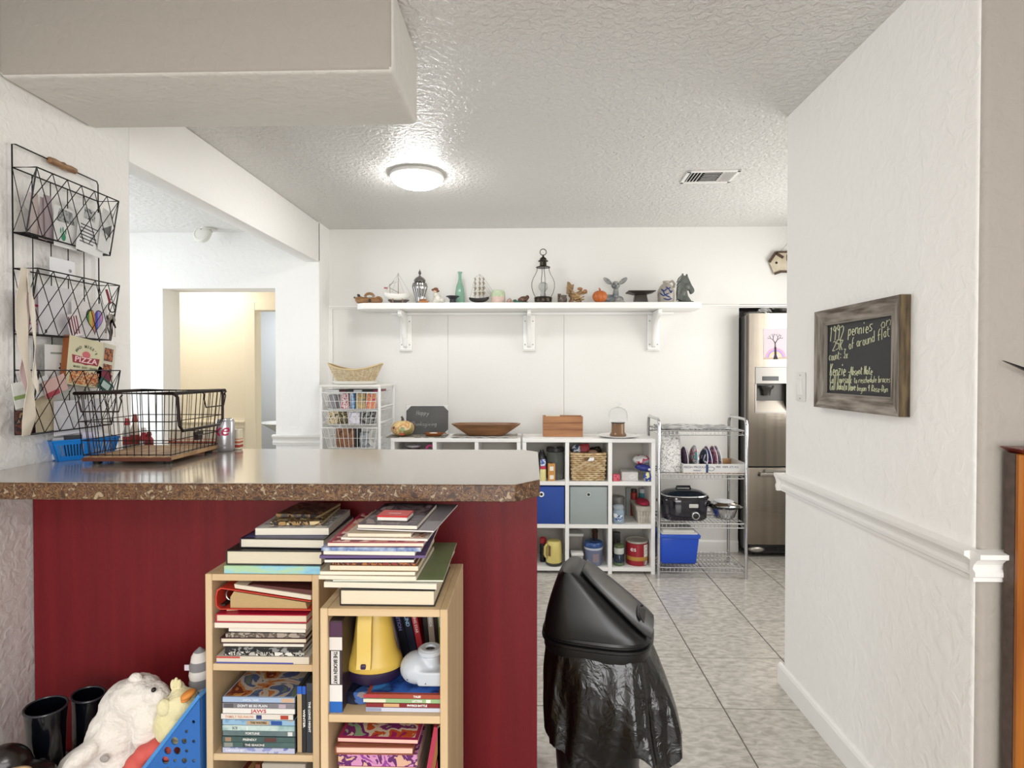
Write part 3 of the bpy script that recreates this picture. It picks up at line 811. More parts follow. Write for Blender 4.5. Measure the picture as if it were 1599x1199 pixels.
# cube (1,2): wicker basket with contents
x0, x1, z = cell(1, 2)
t = T('seagrass_basket', 'square woven seagrass basket with cut-out handle full of odds and ends', 'basket', ((x0 + x1) / 2, YC + .15, z))
WV = mat('b39468', .8, col2='dac49d', scale=30, detail=3)
bwid, bht = .118, .19
t.part('liner', MB().frustum(.004, bht - .004, (bwid - .014, .118), (bwid - .01, .125)), mat('7d6547', .9))
for s_, nm in ((0, 'woven_front'), (1, 'woven_side'), (2, 'woven_side'), (3, 'woven_back')):
    g = MB()
    for k in range(13):
        zz = .008 + k * (bht - .016) / 12
        kk = 1 - .08 * (1 - zz / bht)
        L_ = bwid * kk
        pts = []
        for q in range(19):
            u = -1 + 2 * q / 18
            wv = .0028 * math.sin(q * PI + k * PI) if True else 0
            wv = .003 * (1 if (q // 2 + k) % 2 else -1)
            dz = .0015 * math.sin(q * 1.7 + k * 2.3)
            if s_ in (0, 3): pts.append((u * L_, (-1 if s_ == 0 else 1) * (.128 * kk + wv), zz + dz))
            else: pts.append(((-1 if s_ == 1 else 1) * (L_ + wv), u * .128 * kk, zz + dz))
        if s_ == 0 and k in (9, 10):
            g.tube(pts[:7], .0068, 5); g.tube(pts[12:], .0068, 5)
        else: g.tube(pts, .0068, 5)
    t.part(nm, g, WV, smooth=True)
g = MB(); g.tube([(sx * bwid * 1.005, sy * .128, bht - .002) for sx, sy in ((-1, -1), (1, -1), (1, 1), (-1, 1))], .007, 6, True)
t.part('rim', g, WV, smooth=True)
g = MB(); g.tube([(-.033, -.13, .135), (.033, -.13, .135), (.033, -.132, .168), (-.033, -.132, .168)], .0045, 6, True)
t.part('handle_edge', g, WV, smooth=True)
bx_, by_, bz_ = (x0 + x1) / 2, YC + .15, z + bht
GB = 'things in the seagrass basket'
t = T('red_pouch', 'flat red pouch sticking out of the seagrass basket', 'pouch', (bx_ - .01, by_ - .02, bz_ - .01), rot=(R(-14), R(-10), 0), group=GB)
t.part('body', MB().box((-.035, -.01, -.0), (.035, .01, .062)), mat('9c1f26', .5), bevel=.006, seg=2, smooth=True)
t = T('blue_packet', 'dark blue and white packet at the left of the seagrass basket', 'packet', (bx_ - .08, by_ - .03, bz_ - .008), rot=(R(-10), R(14), 0), group=GB)
t.part('body', MB().ell((0, 0, .024), (.032, .014, .032), noise=.05), mat('2c3f5c', .4, cols=['dfe3e8', '46608a'], scale=30), smooth=True)
t = T('coiled_cable', 'black cable coil lying on top of the seagrass basket', 'cable', (bx_ + .06, by_ - .01, bz_ - .004), group=GB)
g = MB()
for k in range(3): g.tube([((.04 - .006 * k) * math.cos(a), .035 * math.sin(a), .012 + .006 * k + .012 * math.sin(a + k)) for a in [R(x) for x in range(0, 360, 24)]], .0045, 6, True)
t.part('coil', g, BLK, smooth=True)
t = T('tan_bottle', 'tan bottle cap end peeking from the right of the seagrass basket', 'bottle', (bx_ + .035, by_ - .08, bz_ - .02), group=GB)
t.part('body', MB().ell((0, 0, .02), (.035, .018, .02)), mat('8a6a55', .4), smooth=True)
t = T('white_tag', 'white crumpled paper tag in the handle opening of the seagrass basket', 'tag', (bx_ + .012, by_ - .139, z + .138), rz=0, group=GB)
t.part('body', MB().prism([(-.02, .0), (.024, .004), (.026, .026), (-.004, .024)], -.001, .001, 'y'), mat('eeeeee', .5), bevel=.0003)

# cube (2,2): packets
x0, x1, z = cell(2, 2)
GP = 'packets in the upper right cube'
t = T('red_box', 'small pink-red gelatin box at the left of the upper right cube', 'box', (cz(962, 2, YC + .03), YC + .04, z), R(3), group=GP)
t.part('body', MB().box((-.024, -.02, 0), (.024, .02, .045)), mat('c8465a', .5, cols=['d96a76', 'b53248'], scale=60), bevel=.001)
t = T('tissue_box', 'flat grey white carton with a swirl print under the packets', 'box', (cz(984, 2, YC + .08), YC + .1, z), R(-4), group=GP)
t.part('body', MB().box((-.062, -.06, 0), (.05, .07, .058)), mat('cfcdc9', .5), bevel=.002)
g = MB(); g.tube([(.01 + .02 * math.cos(a), -.0606, .028 + .014 * math.sin(a)) for a in [R(x) for x in range(0, 360, 30)]], .0018, 4, True)
g.tube([(.01 + .011 * math.cos(a), -.0606, .028 + .008 * math.sin(a)) for a in [R(x) for x in range(0, 360, 30)]], .0014, 4, True)
t.part('swirl', g, mat('f5f5f5', .4))
t = T('blue_cookie_pack', 'dark blue cookie pack with white round logo, draped over the cartons', 'packet', (cz(1005, 2, YC + .05), YC + .06, z + .062), rot=(0, R(8), R(-6)), group=GP)
t.part('body', MB().ell((0, 0, .024), (.062, .03, .024), noise=.03), mat('24307e', .3, bump=.002, bscale=60), smooth=True)
t.part('logo', MB().ell((.034, -.0215, .022), (.011, .009, .009)), mat('f2f2f2', .4), smooth=True)
t = T('yellow_blue_pack', 'blue and pale yellow folded snack pack at the right wall of the cube', 'packet', (cz(1011, 2, YC + .02), YC + .025, z), rot=(0, 0, R(5)), group=GP)
t.part('body', MB().ell((0, 0, .03), (.028, .018, .032), noise=.06), mat('e3df9d', .35, cols=['2b46a8', '2b46a8', 'dfe0c8'], scale=26), smooth=True)
t = T('white_pink_bag', 'white, grey and pink bread bag on top of the packets', 'bag', (cz(1001, 2, YC + .09), YC + .1, z + .105), rot=(0, R(3), 0), group=GP)
t.part('body', MB().ell((0, 0, .03), (.062, .05, .034), noise=.08), mat('c9c9c8', .3, cols=['dddddb', 'c33a62', '9fa3a8'], scale=16, bump=.004, bscale=50), smooth=True)

# row 1: blue and grey fabric bins, right cube jars and basket
for i, col, lab, hx in ((0, '21469a', 'royal blue fabric bin with round white grommet, half behind the bar end', .0), (1, '9ba4a3', 'light grey fabric bin with round dark grommet, centre cube', .0)):
    x0, x1, z = cell(i, 1)
    t = T('storage_bin', lab, 'bin', ((x0 + x1) / 2, YC + .145, z), group='fabric bins in the cube organizer')
    g = MB().box((-bw / 2 + TH / 2 + .006, -.138, 0), (bw / 2 - TH / 2 - .006, .138, bh - TH - .012))
    t.part('body', g, mat(col, .65, bump=.003, bscale=9), bevel=.004, seg=2, smooth=True)
    gx = .0 if i else -.03
    g = MB(); g.M = Matrix.Translation((gx, -.139, bh - TH - .065)) @ Matrix.Rotation(PI / 2, 4, 'X')
    g.lathe([(.0095, 0), (.0105, .003), (.018 if not i else .014, .003), (.019 if not i else .015, 0)], 24, cap=False)
    t.part('grommet', g, mat('f2f2f0' if not i else 'c9cdcc', .3), smooth=True)
    t.part('grommet_hole', MB().cyl((gx, -.1382, bh - TH - .065), (gx, -.14, bh - TH - .065), .01, n=20), BLK)
x0, x1, z = cell(2, 1)
t = T('jar_candle', 'blue and white glass jar candle with a picture label', 'candle', (cz(966, 1, YC + .05), YC + .055, z), group=G1)
t.part('glass', MB().lathe([(.036, 0), (.04, .006), (.04, .075), (.036, .088), (.03, .094)], 28), mat('a9bccb', .15, trans=.25, ior=1.2), smooth=True)
t.part('lid', MB().lathe([(.034, .0945), (.038, .1), (.038, .116), (.03, .124), (.01, .127), (.001, .127)], 28), mat('b9c4cc', .2, trans=.3), smooth=True)
def curved_label(r, a0, a1, z0, z1, th=.0008):
    return MB().sheet(lambda u, v: ((r + th) * math.cos(R(a0 + (a1 - a0) * u)), (r + th) * math.sin(R(a0 + (a1 - a0) * u)), z0 + (z1 - z0) * v), 10, 1, -th * .5)
t.part('paper_label', curved_label(.04, -135, -60, .02, .062), mat('2c4c86', .5, cols=['dfe6ec', '2c4c86', '7d9cc4'], scale=45))
t.part('shoulder_label', curved_label(.04, -150, -115, .045, .07, .0012), mat('eef0f0', .5))
t = T('lid_stack', 'short stack of grey lids behind the jar candle', 'lids', (cz(966, 1, YC + .18), YC + .2, z), group=G1)
t.part('body', MB().lathe([(.045, 0), (.045, .13), (.047, .131), (.047, .142), (.043, .143), (.043, .15), (.04, .152)], 24), mat('8b8a86', .4, .3), smooth=True)
t = T('photo_card', 'small grey framed card leaning behind the white basket', 'frame', (cz(982, 1, YC + .25), YC + .26, z), group=G1)
t.part('card', MB().box((-.018, 0, 0), (.018, .008, .2)), mat('7f8784', .5), bevel=.001)
t = T('white_basket', 'small whitewashed slatted basket with tapered sides, right middle cube', 'basket', (cz(1001, 1, YC + .14), YC + .13, z), group=G1)
WW = mat('c4beb2', .6, col2='a9a294', scale=30)
g = MB().frustum(.004, .1, (.042, .09), (.05, .108))
t.part('liner', g, mat('b0a89b', .8))
for s_ in (-1, 1):
    for k in range(5):
        u = -.034 + k * .017
        t.part('slat', MB().add([(u - .0075, s_ * -.094, .0), (u + .0075, s_ * -.094, .0), (u * 1.2 + .0085, s_ * -.113, .09), (u * 1.2 - .0085, s_ * -.113, .09), (u - .0075, s_ * -.091, .0), (u + .0075, s_ * -.091, .0), (u * 1.2 + .0085, s_ * -.11, .09), (u * 1.2 - .0085, s_ * -.11, .09)], [(0, 1, 2, 3), (7, 6, 5, 4), (0, 4, 5, 1), (1, 5, 6, 2), (2, 6, 7, 3), (3, 7, 4, 0)]), WW)
t.part('rim', MB().frustum(.09, .118, (.0545, .118), (.058, .124)), WW, bevel=.003)
t.part('slat_band', MB().box((-.046, -.104, .045), (.046, -.1025, .054)), WW)
t = T('red_cloth', 'crimson folded cloth heaped in the whitewashed basket', 'cloth', (cz(1001, 1, YC + .14) + .006, YC + .12, z + .119), group=G1)
t.part('body', MB().ell((0, 0, .012), (.046, .09, .02), noise=.06), mat('a01a38', .7), smooth=True)
t = T('teal_jar', 'teal labelled jar standing behind the whitewashed basket', 'jar', (cz(1004, 1, YC + .26), YC + .262, z + .0), group=G1)
t.part('body', MB().lathe([(.03, 0), (.03, .16), (.026, .165)], 20), mat('3c7d88', .4), smooth=True)
t.part('lid', MB().lathe([(.028, .166), (.028, .195), (.02, .198)], 20), mat('c9cdd2', .3), smooth=True)
t = T('red_jar', 'red-brown jar with dark lid at the back of the right middle cube', 'jar', (cz(992, 1, YC + .26) - .01, YC + .264, z), group=G1)
t.part('body', MB().lathe([(.026, 0), (.026, .165), (.02, .17)], 20), mat('8e2f26', .4), smooth=True)
t.part('lid', MB().lathe([(.024, .171), (.024, .19), (.02, .192)], 20), mat('33251f', .3), smooth=True)

# row 0
x0, x1, z = cell(0, 0)
t = T('yellow_kettle', 'pale yellow cylindrical electric kettle with dark base', 'kettle', (cz(865, 0, YC + .05), YC + .055, z), group=G1)
t.part('base', MB().lathe([(.05, 0), (.056, .004), (.056, .014), (.05, .02)], 28), mat('3c3833', .4), smooth=True)
t.part('body', MB().lathe([(.054, .0205), (.056, .03), (.054, .11), (.05, .158), (.044, .166), (.001, .168)], 28), mat('d9c878', .35), smooth=True)
g = MB(); g.tube([(-.048, -.03, .15), (-.062, -.034, .13), (-.064, -.034, .08), (-.054, -.03, .06)], .009, 8)
t.part('handle', g, mat('d0be70', .35), smooth=True)
t.part('window', MB().add([(-.04, -.042, .07), (-.026, -.0515, .07), (-.026, -.0515, .14), (-.038, -.039, .145)], [(0, 1, 2, 3)]), mat('6b4426', .3))
t = T('steel_flask', 'slim dark steel flask with a red and white top at the cube edge', 'flask', (cz(848, 0, YC + .1), YC + .12, z), group=G1)
t.part('body', MB().lathe([(.022, 0), (.023, .004), (.023, .12), (.02, .126)], 20), mat('3c3a3e', .2, .9), smooth=True)
t.part('cap', MB().lathe([(.02, .1265), (.024, .14), (.022, .165), (.01, .172)], 20), mat('b02c38', .4), smooth=True)
x0, x1, z = cell(1, 0)
t = T('tall_tub', 'tall clear square food tub at the left of the bottom middle cube', 'tub', (cz(899, 0, YC + .16), YC + .19, z), group=G1)
t.part('body', MB().frustum(0, .17, (.042, .042), (.05, .05)), mat('aaa49c', .2, trans=.35, ior=1.2), bevel=.006, seg=2, smooth=True)
t.part('lid', MB().box((-.054, -.054, .1705), (.054, .054, .19)), mat('d6d4cf', .4), bevel=.004, seg=2)
t = T('short_tub', 'short white lidded plastic tub in front of the tall clear tub', 'tub', (cz(901, 0, YC + .05), YC + .05, z), group=G1)
t.part('body', MB().frustum(0, .07, (.034, .03), (.04, .036)), mat('b6b3b0', .3, trans=.2), bevel=.006, seg=2, smooth=True)
t.part('lid', MB().box((-.043, -.039, .0705), (.043, .039, .092)), mat('dcdad6', .4), bevel=.006, seg=2, smooth=True)
t = T('blue_lid_canister', 'round clear canister with blue twist lid', 'canister', (cz(927, 0, YC + .06), YC + .075, z), group=G1)
t.part('body', MB().lathe([(.054, 0), (.058, .006), (.062, .11)], 32), mat('8b93b0', .15, trans=.35, ior=1.2), smooth=True)
t.part('collar', MB().lathe([(.064, .11), (.066, .113), (.066, .122), (.062, .124)], 32), mat('c9cdd6', .3), smooth=True)
t.part('lid', MB().lathe([(.064, .1245), (.067, .13), (.066, .15), (.06, .158), (.001, .16)], 32), mat('2f4f86', .3), smooth=True)
t.part('knob', MB().box((-.02, -.045, .1605), (.02, .045, .168)), mat('1d2c4c', .3), bevel=.004)
t.part('wrap', curved_label(.06, -100, -60, .03, .085, .003), mat('8a7a80', .5))
t = T('pepper_mill', 'dark wooden pepper mill behind the blue-lidded canister', 'mill', (cz(930, 0, YC + .2), YC + .23, z), group=G1)
t.part('body', MB().lathe([(.022, 0), (.024, .02), (.016, .08), (.02, .14), (.018, .17), (.022, .19), (.014, .205), (.001, .21)], 20), mat('4c3428', .3), smooth=True)
x0, x1, z = cell(2, 0)
t = T('drink_shaker', 'green and white drink shaker with dark clear cup', 'shaker', (cz(967, 0, YC + .05), YC + .06, z), group=G1)
t.part('base', MB().lathe([(.034, 0), (.037, .004), (.037, .014), (.034, .02)], 24), mat('5a6e48', .4), smooth=True)
t.part('cup', MB().lathe([(.035, .0205), (.037, .03), (.034, .075), (.03, .08)], 24), mat('28384a', .15, trans=.3), smooth=True)
t.part('sleeve', MB().lathe([(.034, .0805), (.035, .085), (.035, .12), (.034, .122)], 24), mat('c6cac4', .4), smooth=True)
t.part('lid', MB().lathe([(.035, .1225), (.036, .126), (.034, .14), (.02, .146), (.001, .146)], 24), mat('55643f', .4), smooth=True)
g = MB(); g.tube([(-.02, .01, .146), (-.024, .012, .165), (-.004, .012, .172), (.012, .01, .16)], .006, 6)
t.part('spout', g, mat('1e1f1c', .4), smooth=True)
t = T('dark_tray', 'dark metal tray standing on edge behind the green shaker', 'tray', (cz(962, 0, YC + .2), YC + .2, z), group=G1)
t.part('body', MB().box((-.022, -.01, 0), (.03, .01, .19)), mat('25221f', .4), bevel=.004)
t = T('coffee_can', 'large red coffee tin with gold band', 'tin', (cz(995, 0, YC + .09), YC + .1, z), group=G1)
t.part('body', MB().lathe([(.073, 0), (.075, .003), (.075, .035)], 36), mat('9b1f2c', .35), smooth=True)
t.part('gold_band', MB().lathe([(.0748, .0352), (.0748, .062)], 36, cap=False), mat('b98a3c', .4), smooth=True)
t.part('upper_wall', MB().lathe([(.075, .0622), (.075, .15), (.073, .152)], 36), mat('9b1f2c', .35), smooth=True)
t.part('rim', MB().lathe([(.0735, .1525), (.077, .155), (.077, .164), (.072, .166), (.068, .161), (.001, .159)], 36), mat('b8b4aa', .35, .3), smooth=True)
t.part('paper_label', curved_label(.075, -62, -28, .06, .145, .001), mat('e7e2d8', .5, cols=['c9c3b8', 'efebe2'], scale=60))
t.part('barcode', curved_label(.075, -60, -34, .004, .034, .001), mat('ded9d0', .5, cols=['3a3a3a', 'ded9d0'], scale=120, stretch=(1, 1, .02)))
letters('es', .045, Matrix.Rotation(R(-25), 4, 'Z') @ facing((-.005, -.0765, .115)), 'lettering', mat('f1efe9', .5), t.o, sx=1.1)

# left unit, upper left cube: two things whose tops show above the bar
zq0 = .02 + 2 * bh + TH + .0008
x = at(645, 697, Y=YC + .1).x
t = T('silver_lidded_jar', 'tall dark jar with wide silver lid in the cube below the painted pumpkin', 'jar', (x, YC + .13, zq0))
hq = at(645, 694, Y=YC + .1).z - zq0
t.part('body', MB().lathe([(.04, 0), (.045, .006), (.045, hq - .03), (.04, hq - .022)], 24), mat('4a3a40', .4), smooth=True)
t.part('lid', MB().lathe([(.05, hq - .0215), (.056, hq - .016), (.056, hq - .006), (.04, hq), (.001, hq + .001)], 28), mat('c9c4cc', .25, .6), smooth=True)
x = at(671, 697, Y=YC + .08).x
t = T('pink_pitcher', 'bright pink pitcher with a round loop handle below the chalkboard', 'pitcher', (x, YC + .1, zq0))
t.part('body', MB().lathe([(.03, 0), (.034, .006), (.036, hq - .06), (.03, hq - .05)], 24), mat('d0508c', .4), smooth=True)
g = MB(); g.tube([(.026 * math.cos(q), 0, hq - .032 + .026 * math.sin(q)) for q in [R(v) for v in range(-30, 211, 20)]], .009, 8)
t.part('handle', g, mat('d0508c', .4), smooth=True)

# ---------------------------------------------------------------- things on top of the organizers
ZT = zt + .0008
def ontop(name, label, cat, px, Y, rz=0., rot=None, z=None): return T(name, label, cat, (at(px, 680, Y=Y).x, Y, ZT if z is None else z), rz, rot=rot)
t = ontop('placemat', 'woven grey and white placemat under the pumpkin and wooden dish', 'placemat', 653, 4.02)
t.part('cloth', MB().box((-.205, -.105, 0), (.205, .105, .004)), mat('5f5a52', .9, cols=['b9b3a6', '4c4842', '8f897c'], scale=30, stretch=(.3, 3, 1)), bevel=.001)
t = ontop('pumpkin', 'cream and orange painted decorative pumpkin on the placemat', 'pumpkin', 629, 3.99, z=ZT + .0045)
pumpkin(t, .078, .108, mat('d9b36c', .5, cols=['e2c88f', 'c98a4a', 'e6d6a8', '8c7f4c'], scale=13, detail=3, interp='LINEAR'), mat('4a4038', .6), lobes=8, sh=.03)
t.part('painted_flower', MB().ell((-.045, -.055, .062), (.014, .008, .012)), mat('55485c', .6), smooth=True)
t.part('painted_berry', MB().ell((.012, -.073, .018), (.014, .006, .009)), mat('b5482c', .6), smooth=True)
t.part('painted_leaf', MB().ell((.012, -.076, .05), (.02, .004, .012)), mat('9fb07a', .6), smooth=True)
x0, x1, z0, z1 = rect(635, 681, 700, 639, 4.12)
t = T('chalkboard', 'grey chalkboard with white corners reading Happy Thanksgiving', 'board', ((x0 + x1) / 2, 4.1, ZT + .0045), rot=(R(-7), 0, R(3)))
bw_, bh_ = (x1 - x0), (z1 - z0) + .01
t.part('slate', MB().box((-bw_ / 2, 0, 0), (bw_ / 2, .008, bh_)), mat('4c4c4c', .6, col2='5c5c5b', scale=5), bevel=.001)
for sx in (-1, 1):
    for zz, sz in ((.0, 1), (bh_, -1)):
        t.part('corner_clip', MB().prism([(sx * bw_ / 2, zz), (sx * (bw_ / 2 - .035), zz), (sx * bw_ / 2, zz + sz * .035)], -.0016, -.0004, 'y'), mat('d8d8d4', .4))
g = MB().box((-bw_ / 2 - .004, -.001, bh_), (bw_ / 2 + .004, .009, bh_ + .004))
t.part('edge', g, mat('efeeea', .4))
CHK = mat('b9b9b6', .9)
g = MB(); handwriting(g, 'Happy', .034, facing((-.08, -.001, bh_ * .68)), .0013, 4)
handwriting(g, 'Thanksgiving', .028, facing((-.115, -.001, bh_ * .3)), .0011, 5)
t.part('handwriting', g, CHK)
t = ontop('wooden_dish', 'small oval brown wooden dish at the right of the placemat', 'dish', 677, 3.99, R(-5), z=ZT + .0045)
t.part('body', MB().lathe([(.04, 0), (.055, .006), (.064, .02), (.064, .024), (.056, .022), (.03, .014), (.001, .012)], 32, sx=1., sy=.75), mat('8a4f22', .4), smooth=True)
t.part('handle', MB().box((.06, -.01, .018), (.095, .01, .024)), mat('8a4f22', .4), bevel=.003)
t.part('salt', MB().ell((.0, 0, .02), (.03, .02, .006)), mat('e9e4da', .7), smooth=True)
# cloth and dough bowl
t = ontop('table_runner', 'grey white cloth runner under the long dough bowl', 'cloth', 757, 4.02)
t.part('cloth', MB().sheet(lambda u, v: ((u - .5) * .46, (v - .5) * .22, .004 + .004 * abs(math.sin(u * 17 + v * 3)) + .0022 * math.sin(v * 13)), 40, 8, .003), mat('a7a29a', .9, col2='d3cfc8', scale=16), smooth=True)
t = ontop('dough_bowl', 'long carved wooden dough bowl with sloping ends', 'bowl', 759, 4.02, z=ZT + .0125)
WD = mat('6f4a2c', .45, col2='8e6440', scale=7, detail=5, stretch=(.6, 3, 5))
def bowl(t, Lt, Wt, Lb, Wb, H, th=.012):
    n = 40; vs = []
    def ring(L, W_, z):
        return [(L / 2 * math.copysign(abs(math.cos(a)) ** .55, math.cos(a)), W_ / 2 * math.copysign(abs(math.sin(a)) ** .7, math.sin(a)), z) for a in [2 * PI * i / n for i in range(n)]]
    rs = [ring(Lb, Wb, 0), ring((Lb + Lt) / 2, (Wb + Wt) / 2, H * .48), ring(Lt * .985, Wt * .985, H * .93), ring(Lt, Wt, H), ring(Lt - th * 3, Wt - th * 2, H), ring((Lb + Lt) / 2 - .02, (Wb + Wt) / 2 - .02, H * .5), ring(Lb - .02, Wb - .01, .014)]
    for r_ in rs: vs += r_
    fs = [(j * n + i, j * n + (i + 1) % n, (j + 1) * n + (i + 1) % n, (j + 1) * n + i) for j in range(len(rs) - 1) for i in range(n)]
    fs += [tuple(range(n))[::-1], tuple(range((len(rs) - 1) * n, len(rs) * n))]
    t.part('body', MB().add(vs, fs), WD, smooth=True)
bowl(t, .49, .2, .27, .11, .078)
# plastic sheet and wooden crate
t = ontop('paper_sheet', 'white paper sheet lying under the wooden crate', 'paper', 870, 4.0)
t.part('sheet', MB().box((-.2, -.085, 0), (.24, .09, .003)), mat('efeeea', .5))
x0, x1, z0, z1 = rect(848, 684, 910, 652, 3.99)
t = T('wooden_crate', 'small reddish wooden plank box standing above the centre cubes', 'box', ((x0 + x1) / 2, 4.04, ZT + .0032))
cw, chh = (x1 - x0) / 2, z1 - z0
CR = mat('8a5530', .45, col2='b07a48', scale=6, detail=5, stretch=(.5, 1, 4), per_object=True)
for k in range(3):
    hz = chh / 3
    for yy in (-.058, .05):
        t.part('plank', MB().box((-cw, yy, k * hz + .0006), (cw, yy + .008, (k + 1) * hz - .0006)), CR, bevel=.001)
for xx in (-cw, cw - .008): t.part('end_board', MB().box((xx, -.0495, 0), (xx + .008, .0495, chh - .004)), CR, bevel=.001)
t.part('bottom_board', MB().box((-cw + .009, -.049, 0), (cw - .009, .049, .008)), CR)
t = T('envelope', 'pale envelope poking out of the wooden plank box', 'envelope', ((x0 + x1) / 2 - .07, 4.02, ZT + .02))
t.part('body', MB().box((-.05, -.002, 0), (.05, .002, chh - .012)), mat('e6dcc8', .6))
# cake plate and glass dome
t = ontop('dinner_plate', 'round white plate with raised rim holding the brown jar', 'plate', 965, 4.0, )
t.part('body', MB().lathe([(.08, 0), (.1, .004), (.138, .013), (.14, .016), (.134, .016), (.095, .009), (.001, .008)], 40), mat('f3f2ef', .25), smooth=True)
t = ontop('brown_jar', 'brown tin in the middle of the white plate', 'jar', 965, 4.0, z=ZT + .0095)
t.part('body', MB().lathe([(.056, 0), (.058, .01), (.046, .026), (.045, .085), (.043, .088)], 28), mat('7b5c42', .3, .2), smooth=True)
t.part('rim', MB().lathe([(.047, .0885), (.047, .096), (.04, .098)], 28), mat('2b2520', .4), smooth=True)
t = ontop('glass_dome', 'clear glass cloche with round knob standing over the brown tin', 'cloche', 965, 4.0, z=ZT + .108)
t.part('glass', MB().lathe([(.066, 0), (.067, .002), (.066, .05), (.06, .072), (.046, .09), (.024, .1), (.01, .103), (.008, .112), (.018, .118), (.022, .126), (.018, .133), (.001, .135)], 36), mat('f6f8f8', .03, trans=.95, ior=1.12, alpha=.6, spec=.8), smooth=True)

# ---------------------------------------------------------------- wire drawer tower
YT = 3.86
xt0, xt1 = at(499, 640, Y=YT).x, at(594, 640, Y=YT).x
ztt = at(545, 601, Y=YT).z
DT = .42
t = T('drawer_tower', 'white metal tower of sliding wire basket drawers in the corner', 'drawer tower', ((xt0 + xt1) / 2, YT, 0))
hw = (xt1 - xt0) / 2
WM = mat('eeeeec', .35)
for x in (-hw, hw - .016):
    for y in (0, DT - .016):
        t.part('post', MB().box((x, y, 0), (x + .016, y + .016, ztt - .0165)), WM, bevel=.002)
t.part('top', MB().box((-hw, 0, ztt - .016), (hw, DT, ztt)), mat('e6e3dd', .4), bevel=.003)
g = MB()
for j in range(11):
    z_ = .06 + j * .108
    for x in (-hw + .006, hw - .012): g.box((x, .016, z_), (x + .006, DT - .016, z_ + .01))
t.part('runner', g, WM)
drw = []
for zc0, zc1 in ((at(545, 640, Y=YT).z, at(545, 613, Y=YT).z), (at(545, 664, Y=YT).z, at(545, 641.5, Y=YT).z), (at(545, 701, Y=YT).z, at(545, 668, Y=YT).z), (.62, .82), (.36, .58), (.1, .32)):
    g = MB()
    wq, rr = hw - .022, .0022
    y0, y1 = -.004, DT - .03
    H_ = zc1 - zc0
    ins = .03
    for z_, i_ in ((zc1, 0), (zc0 + H_ * .5, ins * .5), (zc0 + .004, ins)):
        g.tube([(-wq + i_, y0 + i_, z_), (wq - i_, y0 + i_, z_), (wq - i_, y1 - i_, z_), (-wq + i_, y1 - i_, z_)], rr * (1.6 if i_ == 0 else 1), 5, True)
    nx = 11
    for k in range(nx + 1):
        u = k / nx
        x_t, x_b = -wq + 2 * wq * u, (-wq + ins) + 2 * (wq - ins) * u
        g.tube([(x_t, y0, zc1), (x_b, y0 + ins, zc0), (x_b, y1 - ins, zc0), (x_t, y1, zc1)], rr * .8, 4)
    for k in range(1, 12):
        u = k / 12
        y_t, y_b = y0 + (y1 - y0) * u, y0 + ins + (y1 - y0 - 2 * ins) * u
        g.tube([(-wq, y_t, zc1), (-wq + ins, y_b, zc0), (wq - ins, y_b, zc0), (wq, y_t, zc1)], rr * .8, 4)
    t.part('wire_drawer', g, WM, smooth=False)
    drw.append((zc0, zc1))
cx = (xt0 + xt1) / 2
def indrawer(j, items):
    z_ = drw[j][0] + .004; H_ = drw[j][1] - drw[j][0]
    for name, label, cat, px, wd, dp, hh, col, kw, Yo in items:
        x = at(px, 640, Y=YT + Yo).x
        q = T(name, label, cat, (x, YT + Yo, z_), group='things in the wire drawers')
        q.part('body', MB().box((-wd / 2, 0, 0), (wd / 2, dp, hh * H_)), mat(col, .5, **kw), bevel=.003, seg=2)
indrawer(0, [('spice_packet', 'pink and red striped packet in the top wire drawer', 'packet', 538, .05, .05, .9, 'c3566a', dict(cols=['ead8d8', 'b93248'], scale=50), .06),
             ('spice_packet', 'blue packet in the top wire drawer', 'packet', 551, .024, .05, .92, '4a78b8', dict(cols=['7fb0d8'], scale=50), .06),
             ('spice_packet', 'beige label packet in the top wire drawer', 'packet', 563, .066, .05, .9, 'a39a80', dict(cols=['c9a86a', '8a8a76'], scale=40), .06),
             ('spice_packet', 'orange and pink packet at the right of the top wire drawer', 'packet', 579, .06, .05, .88, 'd97f6a', dict(cols=['e3a06a', 'd2486a'], scale=40), .06),
             ('grey_box', 'grey box at the left of the top wire drawer', 'box', 518, .06, .1, .8, '9b9b9e', {}, .1)])
indrawer(1, [('snack_box', 'tan patterned box in the second wire drawer', 'box', 520, .07, .06, .85, 'b59a6c', dict(cols=['d9c8a4', '5c5240'], scale=40), .06),
             ('snack_box', 'yellow and black box in the second wire drawer', 'box', 534, .05, .06, .85, '8f7f4c', dict(cols=['33302a', 'c6b56c'], scale=50), .06),
             ('snack_box', 'pale lavender box in the second wire drawer', 'box', 553, .075, .06, .8, 'cfc9d6', dict(cols=['e6e3ea', 'b9b0c9'], scale=30), .06),
             ('snack_box', 'black and white box at the right of the second wire drawer', 'box', 574, .09, .06, .9, '2f2f2c', dict(cols=['8a8a86', '1e1e1c'], scale=30), .06)])
indrawer(2, [('brown_box', 'brown cardboard boxes row in the third wire drawer', 'box', 539, .13, .08, .9, '7b5238', dict(cols=['8f6344', '5c3c28'], scale=20), .06),
             ('black_box', 'narrow black box in the third wire drawer', 'box', 556, .03, .08, .88, '1d1d20', {}, .06),
             ('grey_pack', 'grey pack in the third wire drawer', 'box', 568, .06, .08, .7, '7d8084', dict(cols=['a4a7aa'], scale=30), .06)])
x = at(584, 690, Y=YT + .08).x
q = T('cable_coil', 'white coiled cable at the right of the third wire drawer', 'cable', (x, YT + .07, drw[2][0] + .006), group='things in the wire drawers')
g = MB()
for k in range(4): g.tube([((.04 - .006 * k) * math.cos(a), .004 * k, .06 + (.055 - .006 * k) * math.sin(a)) for a in [R(v) for v in range(0, 360, 20)]], .003, 5, True)
q.part('coil', g, mat('dcdcd8', .4), smooth=True)
